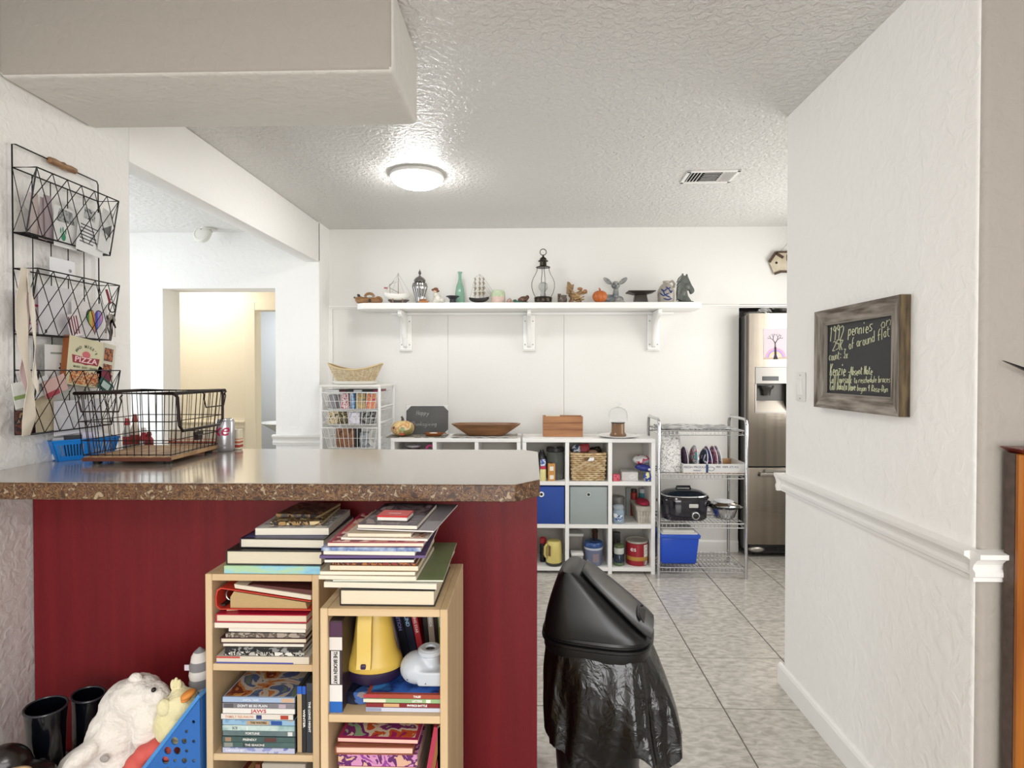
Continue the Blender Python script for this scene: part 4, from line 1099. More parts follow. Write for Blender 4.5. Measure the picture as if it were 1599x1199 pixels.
# row of magazines under the tower top
x = -hw + .03
for k, (wd, col, nm) in enumerate(((.1, 'e6e6e6', 'white'), (.05, '4a1c22', 'dark red'), (.05, '23252a', 'black'), (.06, 'b9babd', 'silver'), (.075, '1b1c20', 'glossy black'), (.03, '7c1e3a', 'crimson'))):
    q = T('magazine', nm + ' magazine lying flat under the top of the wire drawer tower', 'magazine', (cx + x, YT + .02, drw[0][1] + .0045), group='magazines under the tower top')
    q.part('body', MB().box((0, 0, 0), (wd - .002, .25, .014)), mat(col, .4), bevel=.001)
    x += wd
# basket and tray on the tower
t = T('serving_tray', 'shallow oval white tray under the wicker basket', 'tray', (at(555, 598, Y=YT + .2).x, YT + .2, ztt + .0006))
t.part('body', MB().lathe([(.13, 0), (.15, .004), (.165, .022), (.168, .024), (.16, .022), (.14, .01), (.001, .008)], 40, sy=.7), mat('e9e6df', .4), smooth=True)
t = T('wicker_basket', 'boat shaped cream wicker basket with upswept ends on the drawer tower', 'basket', (at(555, 598, Y=YT + .2).x, YT + .2, ztt + .0100))
def boat(u, v, d=0.):
    """u around 0..1, v height 0..1"""
    a = 2 * PI * u
    c, s_ = math.cos(a), math.sin(a)
    Lb, Wb, Lt, Wt = .13, .06, .195, .105
    H_ = .088 + .045 * abs(c) ** 2
    L_, W2_ = Lb + (Lt - Lb) * v ** .9, Wb + (Wt - Wb) * v ** .9
    return ((L_ + d) * c, (W2_ + d) * s_, .006 + H_ * v)
WK = mat('c9b28c', .7, col2='e2d3b2', scale=50)
t.part('wall', MB().sheet(lambda u, v: boat(u, v, -.004), 64, 8, .002).lathe([(.001, .004), (.128, .004), (.128, .007), (.001, .007)], 32, sy=.47), mat('9c8664', .9), smooth=True)
g = MB()
nr = 15
for k in range(nr):
    v = (k + .4) / nr
    g.tube([boat(i / 72, v, .0022 * (1 if (i // 2 + k) % 2 else -1)) for i in range(72)], .0032, 4, True)
t.part('weave', g, WK, smooth=True)
g = MB()
for i in range(36): g.tube([boat((i + .5) / 36, v / 4, .001) for v in range(5)], .0028, 4)
t.part('stake', g, WK, smooth=True)
g = MB(); g.tube([boat(i / 60, 1.0) for i in range(60)], .0065, 6, True)
t.part('rim', g, mat('cdb68c', .6), smooth=True)
# ================================================================ WIRE CART
CHR = mat('c4c4c6', .14, 1.)
yf, yb = 3.83, 4.17
xc0, xc1 = at(1029, 800, Y=yf).x, at(1165.5, 800, Y=yf).x
t = T('wire_cart', 'four tier chrome wire cart with looped side handles', 'cart', ((xc0 + xc1) / 2, yf, 0))
hw = (xc1 - xc0) / 2
dz = yb - yf
ztop = at(1160, 652, Y=4.0).z
for sx in (-1, 1):
    x = sx * hw
    g = MB(); g.tube([(x, 0, .0), (x, 0, ztop - .04), (x, .012, ztop - .012), (x, .04, ztop), (x, dz - .04, ztop), (x, dz - .012, ztop - .012), (x, dz, ztop - .04), (x, dz, 0)], .0105, 10)
    t.part('side_frame', g, CHR, smooth=True)
for sx in (-1, 1):
    for y in (0, dz):
        g = MB()
        for z_ in (.46, .74): g.cyl((sx * hw, y - .013, z_), (sx * hw, y + .013, z_), .006, n=8)
        t.part('bolt', g, CHR, smooth=True)
lv = [at(1100, 887, Y=yf).z, at(1100, 818, Y=yf).z, at(1100, 741, Y=yf).z, at(1100, 673, Y=yf).z]
for zz in lv:
    g = MB()
    for d_, r_ in ((0, .0045), (-.028, .0035)):
        g.tube([(-hw + .008, .006, zz + d_), (hw - .008, .006, zz + d_), (hw - .008, dz - .006, zz + d_), (-hw + .008, dz - .006, zz + d_)], r_, 6, True)
    n_ = 22
    for k in range(1, n_):
        x = -hw + 2 * hw * k / n_
        g.tube([(x, .006, zz - .028), (x, .006, zz + .003), (x, dz - .006, zz + .003), (x, dz - .006, zz - .028)], .0018, 4)
    for k in range(3): g.cyl((-hw, dz * (k + 1) / 4, zz - .001), (hw, dz * (k + 1) / 4, zz - .001), .003, n=6)
    t.part('wire_shelf', g, CHR)
GC = 'things on the wire cart'
xc = (xc0 + xc1) / 2
# bottom: blue tub with papers
z = lv[0] + .006
x1_ = at(1092, 850, Y=yf + .04).x
x0_ = xc0 + .02
t = T('blue_tub', 'bright blue plastic tub under the slow cooker', 'tub', ((x0_ + x1_) / 2, yf + .17, z), group=GC)
hx = (x1_ - x0_) / 2
ht = at(1060, 835, Y=yf + .04).z - z
t.part('body', MB().frustum(0, ht - .02, (hx * .9, .11), (hx, .135)), mat('1f4fc4', .3), bevel=.012, seg=3, smooth=True)
t.part('rim', MB().frustum(ht - .025, ht, (hx + .004, .14), (hx + .008, .144)), mat('2a58c8', .3), bevel=.004, seg=2, smooth=True)
t = T('paper_stack', 'flat stack of white papers lying on the blue tub', 'papers', ((x0_ + x1_) / 2, yf + .17, z + ht + .0008), group=GC)
t.part('sheets', MB().box((-hx + .01, -.13, 0), (hx - .01, .12, .012)).box((-hx + .02, -.12, .012), (hx - .03, .11, .026)), mat('d8d6d0', .7), bevel=.002)
# level 2: slow cooker + steel pot
z = lv[1] + .006
xs0, xs1 = at(1031, 800, Y=yf + .1).x, at(1110, 800, Y=yf + .1).x
a_ = (xs1 - xs0) / 2
t = T('slow_cooker', 'oval dark navy slow cooker with glass lid and round silver dial', 'slow cooker', ((xs0 + xs1) / 2, yf + .16, z), group=GC)
hc = at(1070, 781, Y=yf + .05).z - z
NAVY = mat('14121f', .12, coat=.6)
def oval(prof, n=40, pw=.78):
    vs = [(r * math.copysign(abs(math.cos(2 * PI * i / n)) ** pw, math.cos(2 * PI * i / n)), r * .72 * math.copysign(abs(math.sin(2 * PI * i / n)) ** pw, math.sin(2 * PI * i / n)), z_) for r, z_ in prof for i in range(n)]
    m_ = len(prof)
    return MB().add(vs, [(j * n + i, j * n + (i + 1) % n, (j + 1) * n + (i + 1) % n, (j + 1) * n + i) for j in range(m_ - 1) for i in range(n)] + [tuple(range(n))[::-1], tuple(range((m_ - 1) * n, m_ * n))])
t.part('body', oval([(a_ * .86, 0), (a_ * .9, .008), (a_ * .92, .06), (a_ * .95, hc - .01), (a_ * .93, hc)]), NAVY, smooth=True)
t.part('crock_rim', oval([(a_ * .97, hc + .0004), (a_ * .99, hc + .005), (a_ * .97, hc + .014), (a_ * .9, hc + .016)]), mat('1a1a1e', .1), smooth=True)
t.part('lid', oval([(a_ * .91, hc + .0165), (a_ * .9, hc + .024), (a_ * .7, hc + .045), (a_ * .4, hc + .056), (.001, hc + .058)]), mat('2b3440', .04, trans=.4, ior=1.3, spec=.9), smooth=True)
t.part('lid_ring', oval([(a_ * .94, hc + .0162), (a_ * .96, hc + .019), (a_ * .94, hc + .025), (a_ * .905, hc + .026)]), CHR, smooth=True)
g = MB(); g.tube([(-.05, 0, hc + .05), (-.045, 0, hc + .072), (.045, 0, hc + .072), (.05, 0, hc + .05)], .008, 8)
t.part('lid_handle', g, BLK, smooth=True)
t.part('name_plate', MB().cbox((a_ * .22, -a_ * .7, hc * .74), (.062, .008, .026)), mat('c9c6bf', .4), bevel=.003)
g = MB(); g.M = Matrix.Translation((a_ * .3, -a_ * .66, hc * .27)) @ Matrix.Rotation(PI / 2, 4, 'X')
g.lathe([(.026, -.01), (.026, .012), (.02, .015), (.017, .012)], 28, cap=False)
t.part('dial_ring', g, mat('d9d9d9', .2, .8), smooth=True)
g = MB(); g.M = Matrix.Translation((a_ * .3, -a_ * .66, hc * .27)) @ Matrix.Rotation(PI / 2, 4, 'X')
g.lathe([(.016, .0), (.016, .02), (.012, .022)], 20)
t.part('dial', g, BLK, smooth=True)
for s_ in (-1, 1): t.part('handle', MB().cbox((s_ * (a_ * .97), 0, hc * .78), (.022, .09, .022)), BLK, bevel=.005)
xp = at(1132, 800, Y=yf + .12).x
t = T('steel_pot', 'polished steel pot with black rimmed lid beside the slow cooker', 'pot', (xp, yf + .15, z), group=GC)
hp = at(1132, 794, Y=yf + .1).z - z
t.part('body', MB().lathe([(.06, 0), (.075, .012), (.092, hp - .01), (.098, hp)], 36), CHR, smooth=True)
t.part('rim', MB().lathe([(.099, hp + .0003), (.106, hp + .004), (.105, hp + .012), (.098, hp + .016)], 36), mat('1c1c1e', .2), smooth=True)
t.part('lid', MB().lathe([(.1, hp + .0165), (.094, hp + .026), (.07, hp + .035), (.064, hp + .04)], 36), CHR, smooth=True)
t.part('lid_inset', MB().lathe([(.066, hp + .0405), (.066, hp + .044), (.05, hp + .047), (.001, hp + .047)], 30), mat('dfe0e4', .4), smooth=True)
for s_ in (-1, 1): t.part('handle', MB().tube([(s_ * .1, -.03, hp + .002), (s_ * .122, -.02, hp + .004), (s_ * .122, .02, hp + .004), (s_ * .1, .03, hp + .002)], .005, 6), CHR, smooth=True)
# level 3: floral bag, pouches in a cardboard tray
z = lv[2] + .006
xg0, xg1 = at(1031, 720, Y=yf + .1).x, at(1064, 720, Y=yf + .1).x
t = T('patterned_bag', 'tall white cloth bag with grey leaf pattern at the left of the cart', 'bag', ((xg0 + xg1) / 2, yf + .15, z), group=GC)
hb = at(1045, 672, Y=yf + .08).z - z
hbx = (xg1 - xg0) / 2
def bagf(u, v):
    a = 2 * PI * u
    k = 1 - .18 * v ** 3 + .03 * math.sin(6 * a + 3 * v)
    return (hbx * 1.05 * math.copysign(abs(math.cos(a)) ** .6, math.cos(a)) * (k if v < .8 else k), .1 * math.copysign(abs(math.sin(a)) ** .6, math.sin(a)) * (1 - .75 * v ** 2), hb * v)
t.part('body', MB().sheet(bagf, 48, 12), mat('d9d7d4', .7, cols=['e6e4e1', 'e2e0dc', '8b8b8b', 'dddbd8'], scale=34, dist=2.5, bump=.003, bscale=12), smooth=True, fix=True)
xt_0, xt_1 = at(1065, 740, Y=yf + .03).x, at(1164, 740, Y=yf + .03).x
t = T('cardboard_tray', 'low white cardboard tray with blue print holding lunch pouches', 'tray', ((xt_0 + xt_1) / 2, yf + .02, z), group=GC)
hw_ = (xt_1 - xt_0) / 2 - .006
CB = mat('dad9d6', .7)
t.part('base', MB().box((-hw_, 0, 0), (hw_, .26, .003)), mat('b08a62', .8))
t.part('front', MB().box((-hw_, 0, .0032), (hw_, .003, .062)), CB)
t.part('back', MB().box((-hw_, .257, .0032), (hw_, .26, .062)), mat('b08a62', .8))
for s_ in (-1, 1): t.part('side', MB().box((s_ * hw_ - (.003 if s_ > 0 else 0), .0035, .0032), (s_ * hw_ + (.003 if s_ < 0 else 0), .2565, .07 if s_ > 0 else .062)), CB)
INK = mat('4a5578', .7)
letters('FRESH PRODUCE', .022, facing((-hw_ * .58, -.0002, .04)), 'lettering', INK, t.o)
letters('MARKET', .014, facing((-hw_ * .55, -.0002, .018)), 'lettering', INK, t.o)
letters('MIX 100% 375 KG', .02, facing((hw_ * .42, -.0002, .042)), 'lettering', INK, t.o)
g = MB(); g.tube([(-.02 + .022 * math.cos(a), -.0008, .03 + .013 * math.sin(a)) for a in [R(x) for x in range(0, 360, 24)]], .0012, 4, True)
g.box((-.055, -.0012, .004), (-.04, -.0002, .06))
t.part('emblem', g, mat('27406f', .6))
xm = (xt_0 + xt_1) / 2
POU = [(1072, .044, 'dark plum quilted', '3a2c40', ['5a3f58', '2a2230'], -6, .16), (1085, .052, 'teal and pink floral', '4f9a9a', ['c95a78', 'd9e0dc', '3c7f86'], 4, .168), (1099, .04, 'navy and white', '23304f', ['23304f', 'd6d9e0'], 10, .15), (1110, .034, 'purple blue', '3b3f7a', ['4b57a0', 'b0506a'], -12, .165), (1118, .024, 'pink striped', 'c0607a', ['e3b0bd', '6a4468'], -8, .165), (1125, .024, 'grey and pale blue', '9fb0bb', ['d9dde0', '5a6a7a'], -12, .166)]
for px, wd, nm, c, cs, tl, hh in POU:
    x = at(px, 730, Y=yf + .1).x
    q = T('lunch_pouch', nm + ' fabric pouch standing in the white cardboard tray', 'pouch', (x, yf + .13, z + .0035), rot=(0, R(tl * .6), 0), group='fabric pouches in the tray')
    q.part('body', MB().ell((0, 0, hh / 2), (wd / 2, .085, hh / 2), 16, 10), mat(c, .7, cols=cs, scale=22, dist=1), smooth=True)
    q.part('zip', MB().tube([(wd * .15 * math.cos(a), .0865 * math.sin(a) * 1.0, hh / 2 + (hh / 2 + .001) * math.cos(a)) if False else (0, .087 * math.sin(a), hh / 2 + (hh / 2 + .0015) * math.cos(a)) for a in [R(v) for v in range(-150, 151, 20)]], .0028, 5), mat('e3dfe0', .5), smooth=True)
# top: folded silver sheet
z = lv[3] + .006
t = T('folded_cloth', 'flat grey patterned cloth folded on the top tier of the cart', 'cloth', (xc - .01, yf + .17, z), group=GC)
t.part('body', MB().sheet(lambda u, v: ((u - .5) * .5, (v - .5) * .27, .012 + .008 * math.sin(u * 5) * math.sin(v * 3) + .003 * math.sin(u * 31 + v * 9)), 36, 12, .01), mat('b9b9b8', .45, col2='8d8d8d', scale=18, p0=.48, p1=.5), smooth=True)

# ================================================================ FRIDGE
FY = 4.27
xf0 = at(1169, 650, Y=FY).x
xfL = xf0 - .012
FW = .91
zf1 = at(1200, 489, Y=FY).z
t = T('refrigerator', 'tall stainless steel two door refrigerator with ice dispenser in the alcove', 'refrigerator', (xf0 + FW / 2, FY, 0))
SS = mat('8d857a', .2, 1., col2='9f968a', scale=2.0, stretch=(8, 1, .1), bump=.0003, bscale=500, bstretch=(.01, 1, 1))
DG = mat('3c3a38', .5)
hw = FW / 2
t.part('cabinet', MB().box((-hw - .008, .066, .045), (hw, .74, zf1 - .012)), DG, bevel=.004)
t.part('side_trim', MB().box((-hw - .0085, .045, .06), (-hw - .001, .065, zf1 - .01)), mat('9c9a96', .35, .6))
zs_ = at(1200, 729, Y=FY).z
up = MB()
zd0, zd1 = at(1200, 645, Y=FY).z, at(1200, 573, Y=FY).z
xd0 = at(1179, 600, Y=FY).x - (xf0 + hw)
xd1 = xd0 + .25
up.box((-hw, 0, zs_ + .006), (xd0, .062, zf1)).box((xd0, 0, zd1), (xd1, .062, zf1)).box((xd0, 0, zs_ + .006), (xd1, .062, zd0)).box((xd1, 0, zs_ + .006), (hw, .062, zf1))
ud = t.part('upper_door', up, SS)
t.part('lower_door', MB().box((-hw, 0, .1), (hw, .062, zs_ - .006)), SS, bevel=.004, seg=2, smooth=True)
t.part('gasket', MB().box((-hw + .004, .01, zs_ - .0055), (hw - .004, .064, zs_ + .0055)), BLK)
t.part('kick_grille', MB().box((-hw + .02, .02, .03), (hw - .02, .05, .098)), mat('2a2826', .5), bevel=.003)
for k in range(4): t.part('vent_slot', MB().box((-hw + .14 + k * .1, .017, .05), (-hw + .225 + k * .1, .0195, .08)), mat('0f0f0f', .6))
t.part('foot_cover', MB().ell((-hw + .07, .02, .06), (.06, .02, .022)), mat('b3aea6', .3, .8), smooth=True)
for x in (-hw + .06, hw - .06):
    for y in (.1, .65): t.part('foot', MB().cyl((x, y, 0), (x, y, .0445), .018, n=12), BLK)
# dispenser
zc = at(1200, 599, Y=FY).z
dp = t.part('dispenser_panel', MB().box((xd0 + .0005, -.006, zc), (xd1 - .0005, .03, zd1 - .0005)), mat('8f8b86', .3, .7), bevel=.002)
t.part('display', MB().box((xd0 + .05, -.0075, zc + .022), (xd0 + .17, -.0062, zc + .055)), mat('15171b', .15), parent=dp)
g = MB().box((xd0 + .0005, -.006, zd0 + .0005), (xd0 + .008, .02, zc - .0005)).box((xd1 - .008, -.006, zd0 + .0005), (xd1 - .0005, .02, zc - .0005)).box((xd0 + .0085, -.006, zd0 + .0005), (xd1 - .0085, .012, zd0 + .008))
t.part('recess_frame', g, mat('b3b0ab', .25, .8))
t.part('recess', MB().box((xd0 + .009, .055, zd0 + .0085), (xd1 - .009, .061, zc - .0005)), mat('4a4845', .35, .4))
t.part('chute', MB().lathe([(.026, -.045), (.034, 0), (.05, .012), (.052, .03)], 20, (xd0 + .1, .035, zc - .045), sy=.5), mat('2e2c2a', .3), smooth=True)
t.part('tray', MB().add([(xd0 + .012, .002, zd0 + .0085), (xd1 - .012, .002, zd0 + .0085), (xd1 - .02, .054, zd0 + .09), (xd0 + .02, .054, zd0 + .09), (xd0 + .012, .0545, zd0 + .0085), (xd1 - .012, .0545, zd0 + .0085)], [(0, 1, 2, 3), (0, 4, 5, 1), (0, 3, 4), (1, 5, 2), (3, 2, 5, 4)]), mat('a79f94', .3, .6))
# handle of the lower door
zh = at(1200, 741, Y=FY - .03).z
xh = at(1186, 741, Y=FY - .03).x - (xf0 + hw)
g = MB().box((xh, -.05, zh - .013), (hw - .05, -.036, zh + .013))
h_ = t.part('handle', g, mat('a8a39c', .2, 1.), bevel=.004, seg=2, smooth=True)
for q_ in (xh + .005, hw - .1): t.part('handle_mount', MB().box((q_, -.0355, zh + .001), (q_ + .045, -.0005, zh + .016)), mat('b8b5b0', .3, .9), parent=h_)
t.part('handle_plate', MB().box((xh + .04, -.034, zh + .02), (xh + .25, -.0005, zh + .034)), mat('b8b5b0', .3, .9), parent=h_)
t.part('hinge_cap', MB().box((-hw, .01, zf1 + .0003), (-hw + .1, .1, zf1 + .012)), DG)
# drawing
x0, x1, z0, z1 = rect(1193, 561, 1229, 513, FY)
t = T('tree_drawing', "child's painting of a bare black tree over a rainbow on the fridge door", 'drawing', ((x0 + x1) / 2, FY - .0012, z0), rot=(0, R(-1.5), 0))
W_, H_ = x1 - x0, z1 - z0
t.part('paper', MB().box((-W_ / 2, -.0008, 0), (W_ / 2, .0002, H_)), mat('c6bcc2', .7))
for k, c in enumerate(('c99ab8', 'a78fc9', 'e0c48a')):
    g = MB(); r_ = .075 - .014 * k
    g.sheet(lambda u, v, r_=r_: ((r_ - .012 * v) * math.cos(PI * u), -.0012, .01 + (r_ - .012 * v) * math.sin(PI * u)), 16, 1)
    t.part('rainbow_band', g, mat(c, .7))
g = MB()
def branch(a, d, L_, r_, n_):
    b = a + d * L_
    g.cyl(a, b, r_, r_ * .7, 5)
    if n_:
        for s_ in (-34, 28):
            q_ = Matrix.Rotation(R(s_ + rnd.uniform(-10, 10)), 3, 'Y') @ d
            branch(b, q_, L_ * .72, r_ * .68, n_ - 1)
g.prism([(-.018, .0), (.018, .0), (.008, .03), (.007, .09), (-.007, .09), (-.008, .03)], -.0022, -.001, 'y')
branch(Vector((0, -.0018, .08)), Vector((0, 0, 1)), .04, .004, 4)
t.part('tree', g, mat('2b2528', .8))
t.part('ground', MB().box((-W_ / 2 + .002, -.0016, .002), (W_ / 2 - .002, -.001, .014)), mat('b9a48c', .7))
# foil pans on the fridge
zt_ = zf1 - .0115
xp = at(1209, 484, Y=FY + .19).x
t = T('foil_pan', 'fluted silver foil pan lying on top of the refrigerator', 'pan', (xp + .1, FY + .19, zt_ + .0005))
FO = mat('b9b9b9', .25, 1.)
t.part('body', MB().lathe([(.13, 0), (.16, .055)], 96, sy=.6, lobes=96, la=.0), FO, smooth=True)
g = MB()
for k in range(64):
    a = 2 * PI * k / 64
    g.cyl((.132 * math.cos(a), .132 * .6 * math.sin(a), .002), (.165 * math.cos(a), .165 * .6 * math.sin(a), .055), .0035, n=5)
t.part('flutes', g, FO)
t.part('rim', MB().lathe([(.16, .055), (.172, .056), (.174, .06), (.168, .062), (.16, .06)], 60, sy=.6), FO, smooth=True)
xp2 = at(1190, 484, Y=FY + .115).x
t = T('foil_ball', 'crumpled silver foil parcel at the left edge of the refrigerator top', 'foil', (xp2 + .02, FY + .115, zt_ + .0005))
t.part('body', MB().ell((0, 0, .03), (.055, .04, .032), 18, 10, noise=.25), FO)

# ================================================================ RIGHT WALL: chalkboard, switch
XW = XR - .0005
def wallp(px, py, d=0.): return at(px, py, X=XR - d)
a, b = wallp(1272, 485, .03), wallp(1405, 463, .03)
zlo, zhi = (wallp(1275, 640, .03).z + wallp(1403, 645, .03).z) / 2, (a.z + b.z) / 2
y_far, y_near = a.y, b.y
yc, LW, LH = (y_far + y_near) / 2, (y_far - y_near), zhi - zlo
t = T('framed_chalkboard', 'handwritten black chalkboard in a weathered grey wood frame on the right wall', 'board', (XW, yc, zlo), rz=-PI / 2)
# local: +X -> world -Y (towards the camera), +Y -> world -X ... rotated -90: local x -> -y, local y -> x
WF = mat('54483e', .75, col2='a39a8f', scale=16, detail=8, stretch=(3, 3, .4), bump=.002, bscale=30, bstretch=(3, 3, .4))
WFH = mat('54483e', .75, col2='a39a8f', scale=16, detail=8, stretch=(.4, 3, 3), bump=.002, bscale=30, bstretch=(.4, 3, 3))
WFD = mat('2b1f12', .7, col2='6b5a3e', scale=22, detail=8, stretch=(3, 3, .4), bump=.002, bscale=40)
fw = .052
hl = LW / 2
def fr(poly, ax, a_, b_): return MB().prism(poly, a_, b_, ax)
# profile (along, out): out is local -y
for nm, g, m_ in (('frame_side', MB().add([(-hl, 0, 0), (-hl + fw, 0, fw), (-hl + fw, 0, LH - fw), (-hl, 0, LH), (-hl, -.03, 0), (-hl + fw, -.02, fw), (-hl + fw, -.02, LH - fw), (-hl, -.03, LH)], [(0, 1, 2, 3), (4, 7, 6, 5), (0, 3, 7, 4), (1, 5, 6, 2), (0, 4, 5, 1), (3, 2, 6, 7)]), WF),
                  ('frame_side', MB().add([(hl, 0, 0), (hl - fw, 0, fw), (hl - fw, 0, LH - fw), (hl, 0, LH), (hl, -.03, 0), (hl - fw, -.02, fw), (hl - fw, -.02, LH - fw), (hl, -.03, LH)], [(3, 2, 1, 0), (5, 6, 7, 4), (4, 7, 3, 0), (2, 6, 5, 1), (1, 5, 4, 0), (7, 6, 2, 3)]), WF),
                  ('frame_rail', MB().add([(-hl, 0, 0), (hl, 0, 0), (hl - fw, 0, fw), (-hl + fw, 0, fw), (-hl, -.03, 0), (hl, -.03, 0), (hl - fw, -.02, fw), (-hl + fw, -.02, fw)], [(0, 1, 2, 3), (4, 7, 6, 5), (0, 4, 5, 1), (3, 2, 6, 7), (0, 3, 7, 4), (1, 5, 6, 2)]), WFH),
                  ('frame_rail', MB().add([(-hl, 0, LH), (hl, 0, LH), (hl - fw, 0, LH - fw), (-hl + fw, 0, LH - fw), (-hl, -.03, LH), (hl, -.03, LH), (hl - fw, -.02, LH - fw), (-hl + fw, -.02, LH - fw)], [(0, 3, 2, 1), (5, 6, 7, 4), (1, 5, 4, 0), (7, 6, 2, 3), (4, 7, 3, 0), (2, 6, 5, 1)]), WFH)):
    t.part(nm, g, m_)
t.part('outer_edge', MB().box((hl + .0005, -.031, 0), (hl + .006, 0, LH)), WFD, bevel=.001)
t.part('slate', MB().box((-hl + fw - .002, -.008, fw - .002), (hl - fw + .002, -.001, LH - fw + .002)), mat('1c1d20', .5, col2='25262a', scale=6))
g = MB()
for zz in (fw, LH - fw - .004): g.box((-hl + fw, -.0185, zz), (hl - fw, -.0085, zz + .004))
for xx in (-hl + fw, hl - fw - .004): g.box((xx, -.0185, fw + .0045), (xx + .004, -.0085, LH - fw - .0045))
t.part('inner_lip', g, mat('8b857c', .6))
g = MB()
iw, ih = LW - 2 * fw, LH - 2 * fw
def wr(s_, u, v, size, r_, seed, tilt=0., wide=None):
    M = facing((-hl + fw + u * iw, -.0087, fw + v * ih)) @ Matrix.Rotation(R(tilt), 4, 'Z')
    if wide:
        w0 = handwriting(MB(), s_, size, M, r_, seed)
        M = M @ Matrix.Diagonal((wide * iw / w0, 1, 1, 1))
    handwriting(g, s_, size, M, r_, seed)
wr('1992', .05, .76, 0.052, 0.0016, 1, 1, .24)
wr('pennies', .36, .8, 0.042, 0.0016, 2, 3, .36)
wr('on', .82, .86, 0.035, 0.0012, 3, 3, .14)
wr('25K', .1, .62, 0.035, 0.0014, 4, 1, .18)
wr('of around flat', .37, .62, 0.035, 0.0013, 5, 8, .58)
wr('count: 3x', .04, .48, 0.032, 0.0013, 6, 3, .32)
wr('Kenzie', .06, .27, 0.043, 0.0017, 7, 0, .27)
wr('-Absent Note', .36, .275, 0.028, 0.0014, 8, 1, .36)
wr('Call Invisalk', .06, .16, 0.029, 0.0014, 9, 1, .36)
wr('to reschedule braces', .45, .17, 0.021, 0.0011, 10, 2, .5)
wr('Call Dakota Dave', .06, .06, 0.028, 0.0014, 11, 1, .42)
wr('began 4 Rosa-Dan', .5, .07, 0.021, 0.0011, 12, 0, .42)
t.part('handwriting', g, mat('cfd2b0', .9))

a, b = wallp(1245, 626, .0), wallp(1259, 581, .0)
t = T('light_switch', 'white rocker light switch plate at the far end of the right wall', 'switch', (XW, (a.y + b.y) / 2, (a.z + b.z) / 2), rz=-PI / 2)
t.part('plate', MB().box((-.037, -.006, -.06), (.037, 0, .06)), mat('e9e7e3', .3), bevel=.003, seg=2, smooth=True)
t.part('rocker', MB().add([(-.017, -.0062, -.033), (.017, -.0062, -.033), (.017, -.0062, .033), (-.017, -.0062, .033), (-.016, -.009, -.032), (.016, -.009, -.032), (.016, -.014, .032), (-.016, -.014, .032)], [(0, 1, 2, 3), (4, 7, 6, 5), (0, 4, 5, 1), (1, 5, 6, 2), (2, 6, 7, 3), (3, 7, 4, 0)]), mat('f2f0ec', .3))
g = MB()
for zz in (-.048, .048): g.cyl((0, -.0062, zz), (0, -.0075, zz), .003, n=8)
t.part('screw', g, mat('a8a49c', .4, .6))

# ================================================================ wooden cabinet and ornament at the right edge of the frame
yq = 1.397
xq = at(1590, 900, Y=yq).x
zq = at(1590, 700, Y=yq).z
t = T('wooden_cabinet', 'shallow orange-brown wooden cabinet with a dark red top against the right wall', 'cabinet', (xq, yq, 0))
OW = mat('8a4a10', .35, col2='b06c20', scale=4, detail=6, stretch=(6, 6, .5))
t.part('carcass', MB().box((0.0, .0125, .0), (.6, .042, zq - .0145)), mat('4a3c36', .5, col2='5d4c44', scale=40))
t.part('front', MB().box((0, 0, 0), (.6, .012, zq - .0145)), OW, bevel=.002)
for x0_ in (.03, .31):
    d = t.part('door', MB().box((x0_, -.014, .06), (x0_ + .26, -.0005, zq - .05)), OW, bevel=.004)
    t.part('knob', MB().ell((x0_ + .2, -.022, .5), .01), mat('4a2a14', .4), parent=d, smooth=True)
t.part('top', MB().prism([(-.014, zq), (.62, zq), (.62, zq - .014), (.008, zq - .014)], -.02, .044, 'y'), mat('6a1c14', .3), bevel=.002)
yo_ = 1.43
a, b = at(1566, 563, Y=yo_), at(1599, 576, Y=yo_)
d_ = (b - a).normalized()
c_ = a + d_ * .26
t = T('starburst_ornament', 'black metal starburst wall ornament, one pointed blade reaching into view', 'ornament', (c_.x, yo_, c_.z))
t.part('hub', MB().lathe([(.05, -.02), (.055, 0), (.03, .02), (.001, .024)], 24).v and MB().cyl((0, -.012, 0), (0, .014, 0), .05, n=24), mat('141214', .35, .5), smooth=True)
a0 = math.atan2(-d_.z, -d_.x)
for k in range(12):
    an = a0 + k * PI / 6
    L_ = .26 if k == 0 else .13 if k % 2 == 0 else .1
    ux, uz = math.cos(an), math.sin(an)
    w2 = .011
    P = [(.048 * ux - w2 * uz, .048 * uz + w2 * ux), (L_ * ux, L_ * uz), (.048 * ux + w2 * uz, .048 * uz - w2 * ux)]
    t.part('blade', MB().prism(P, -.004, .004, 'y'), mat('141214', .35, .5))
# ================================================================ WALL ORGANIZER on the left wall
BW = mat('171516', .45, .5)
XO = XL + .012
pl = lambda px, py, d=0.: at(px, py, X=XO + d)
Yn, Yf = pl(20.5, 400).y, pl(153.5, 340).y
zz = lambda py, px=21: pl(px, py).z
tiers = []
ZT0 = zz(226)
D1 = .075
Pz = [(zz(262), zz(363)), (zz(419), zz(521)), (zz(578), zz(679))]
y0_ = (Yn + Yf) / 2
t = T('wall_file_rack', 'three tier black wire file rack with diamond mesh pockets on the left wall', 'rack', (XO, y0_, Pz[2][1]))
Y_ = lambda y: y - y0_
Z_ = lambda z: z - Pz[2][1]
n0, f0 = Y_(Yn), Y_(Yf)
rr = .0022
g = MB(); g.tube([(0, n0, 0), (0, n0, Z_(ZT0)), (0, n0 + .012, Z_(ZT0) + .004), (0, f0 - .006, Z_(ZT0) - .0), (0, f0, Z_(ZT0) - .01), (0, f0, 0)], rr, 6, True)
for k in range(1, 5):
    y = n0 + (f0 - n0) * k / 5
    g.tube([(0, y, 0), (0, y, Z_(Pz[0][0]))], rr * .7, 5)
t.part('back_frame', g, BW, smooth=True)
hb = MB(); ym = (n0 + f0) / 2 + .01
prof_h = []
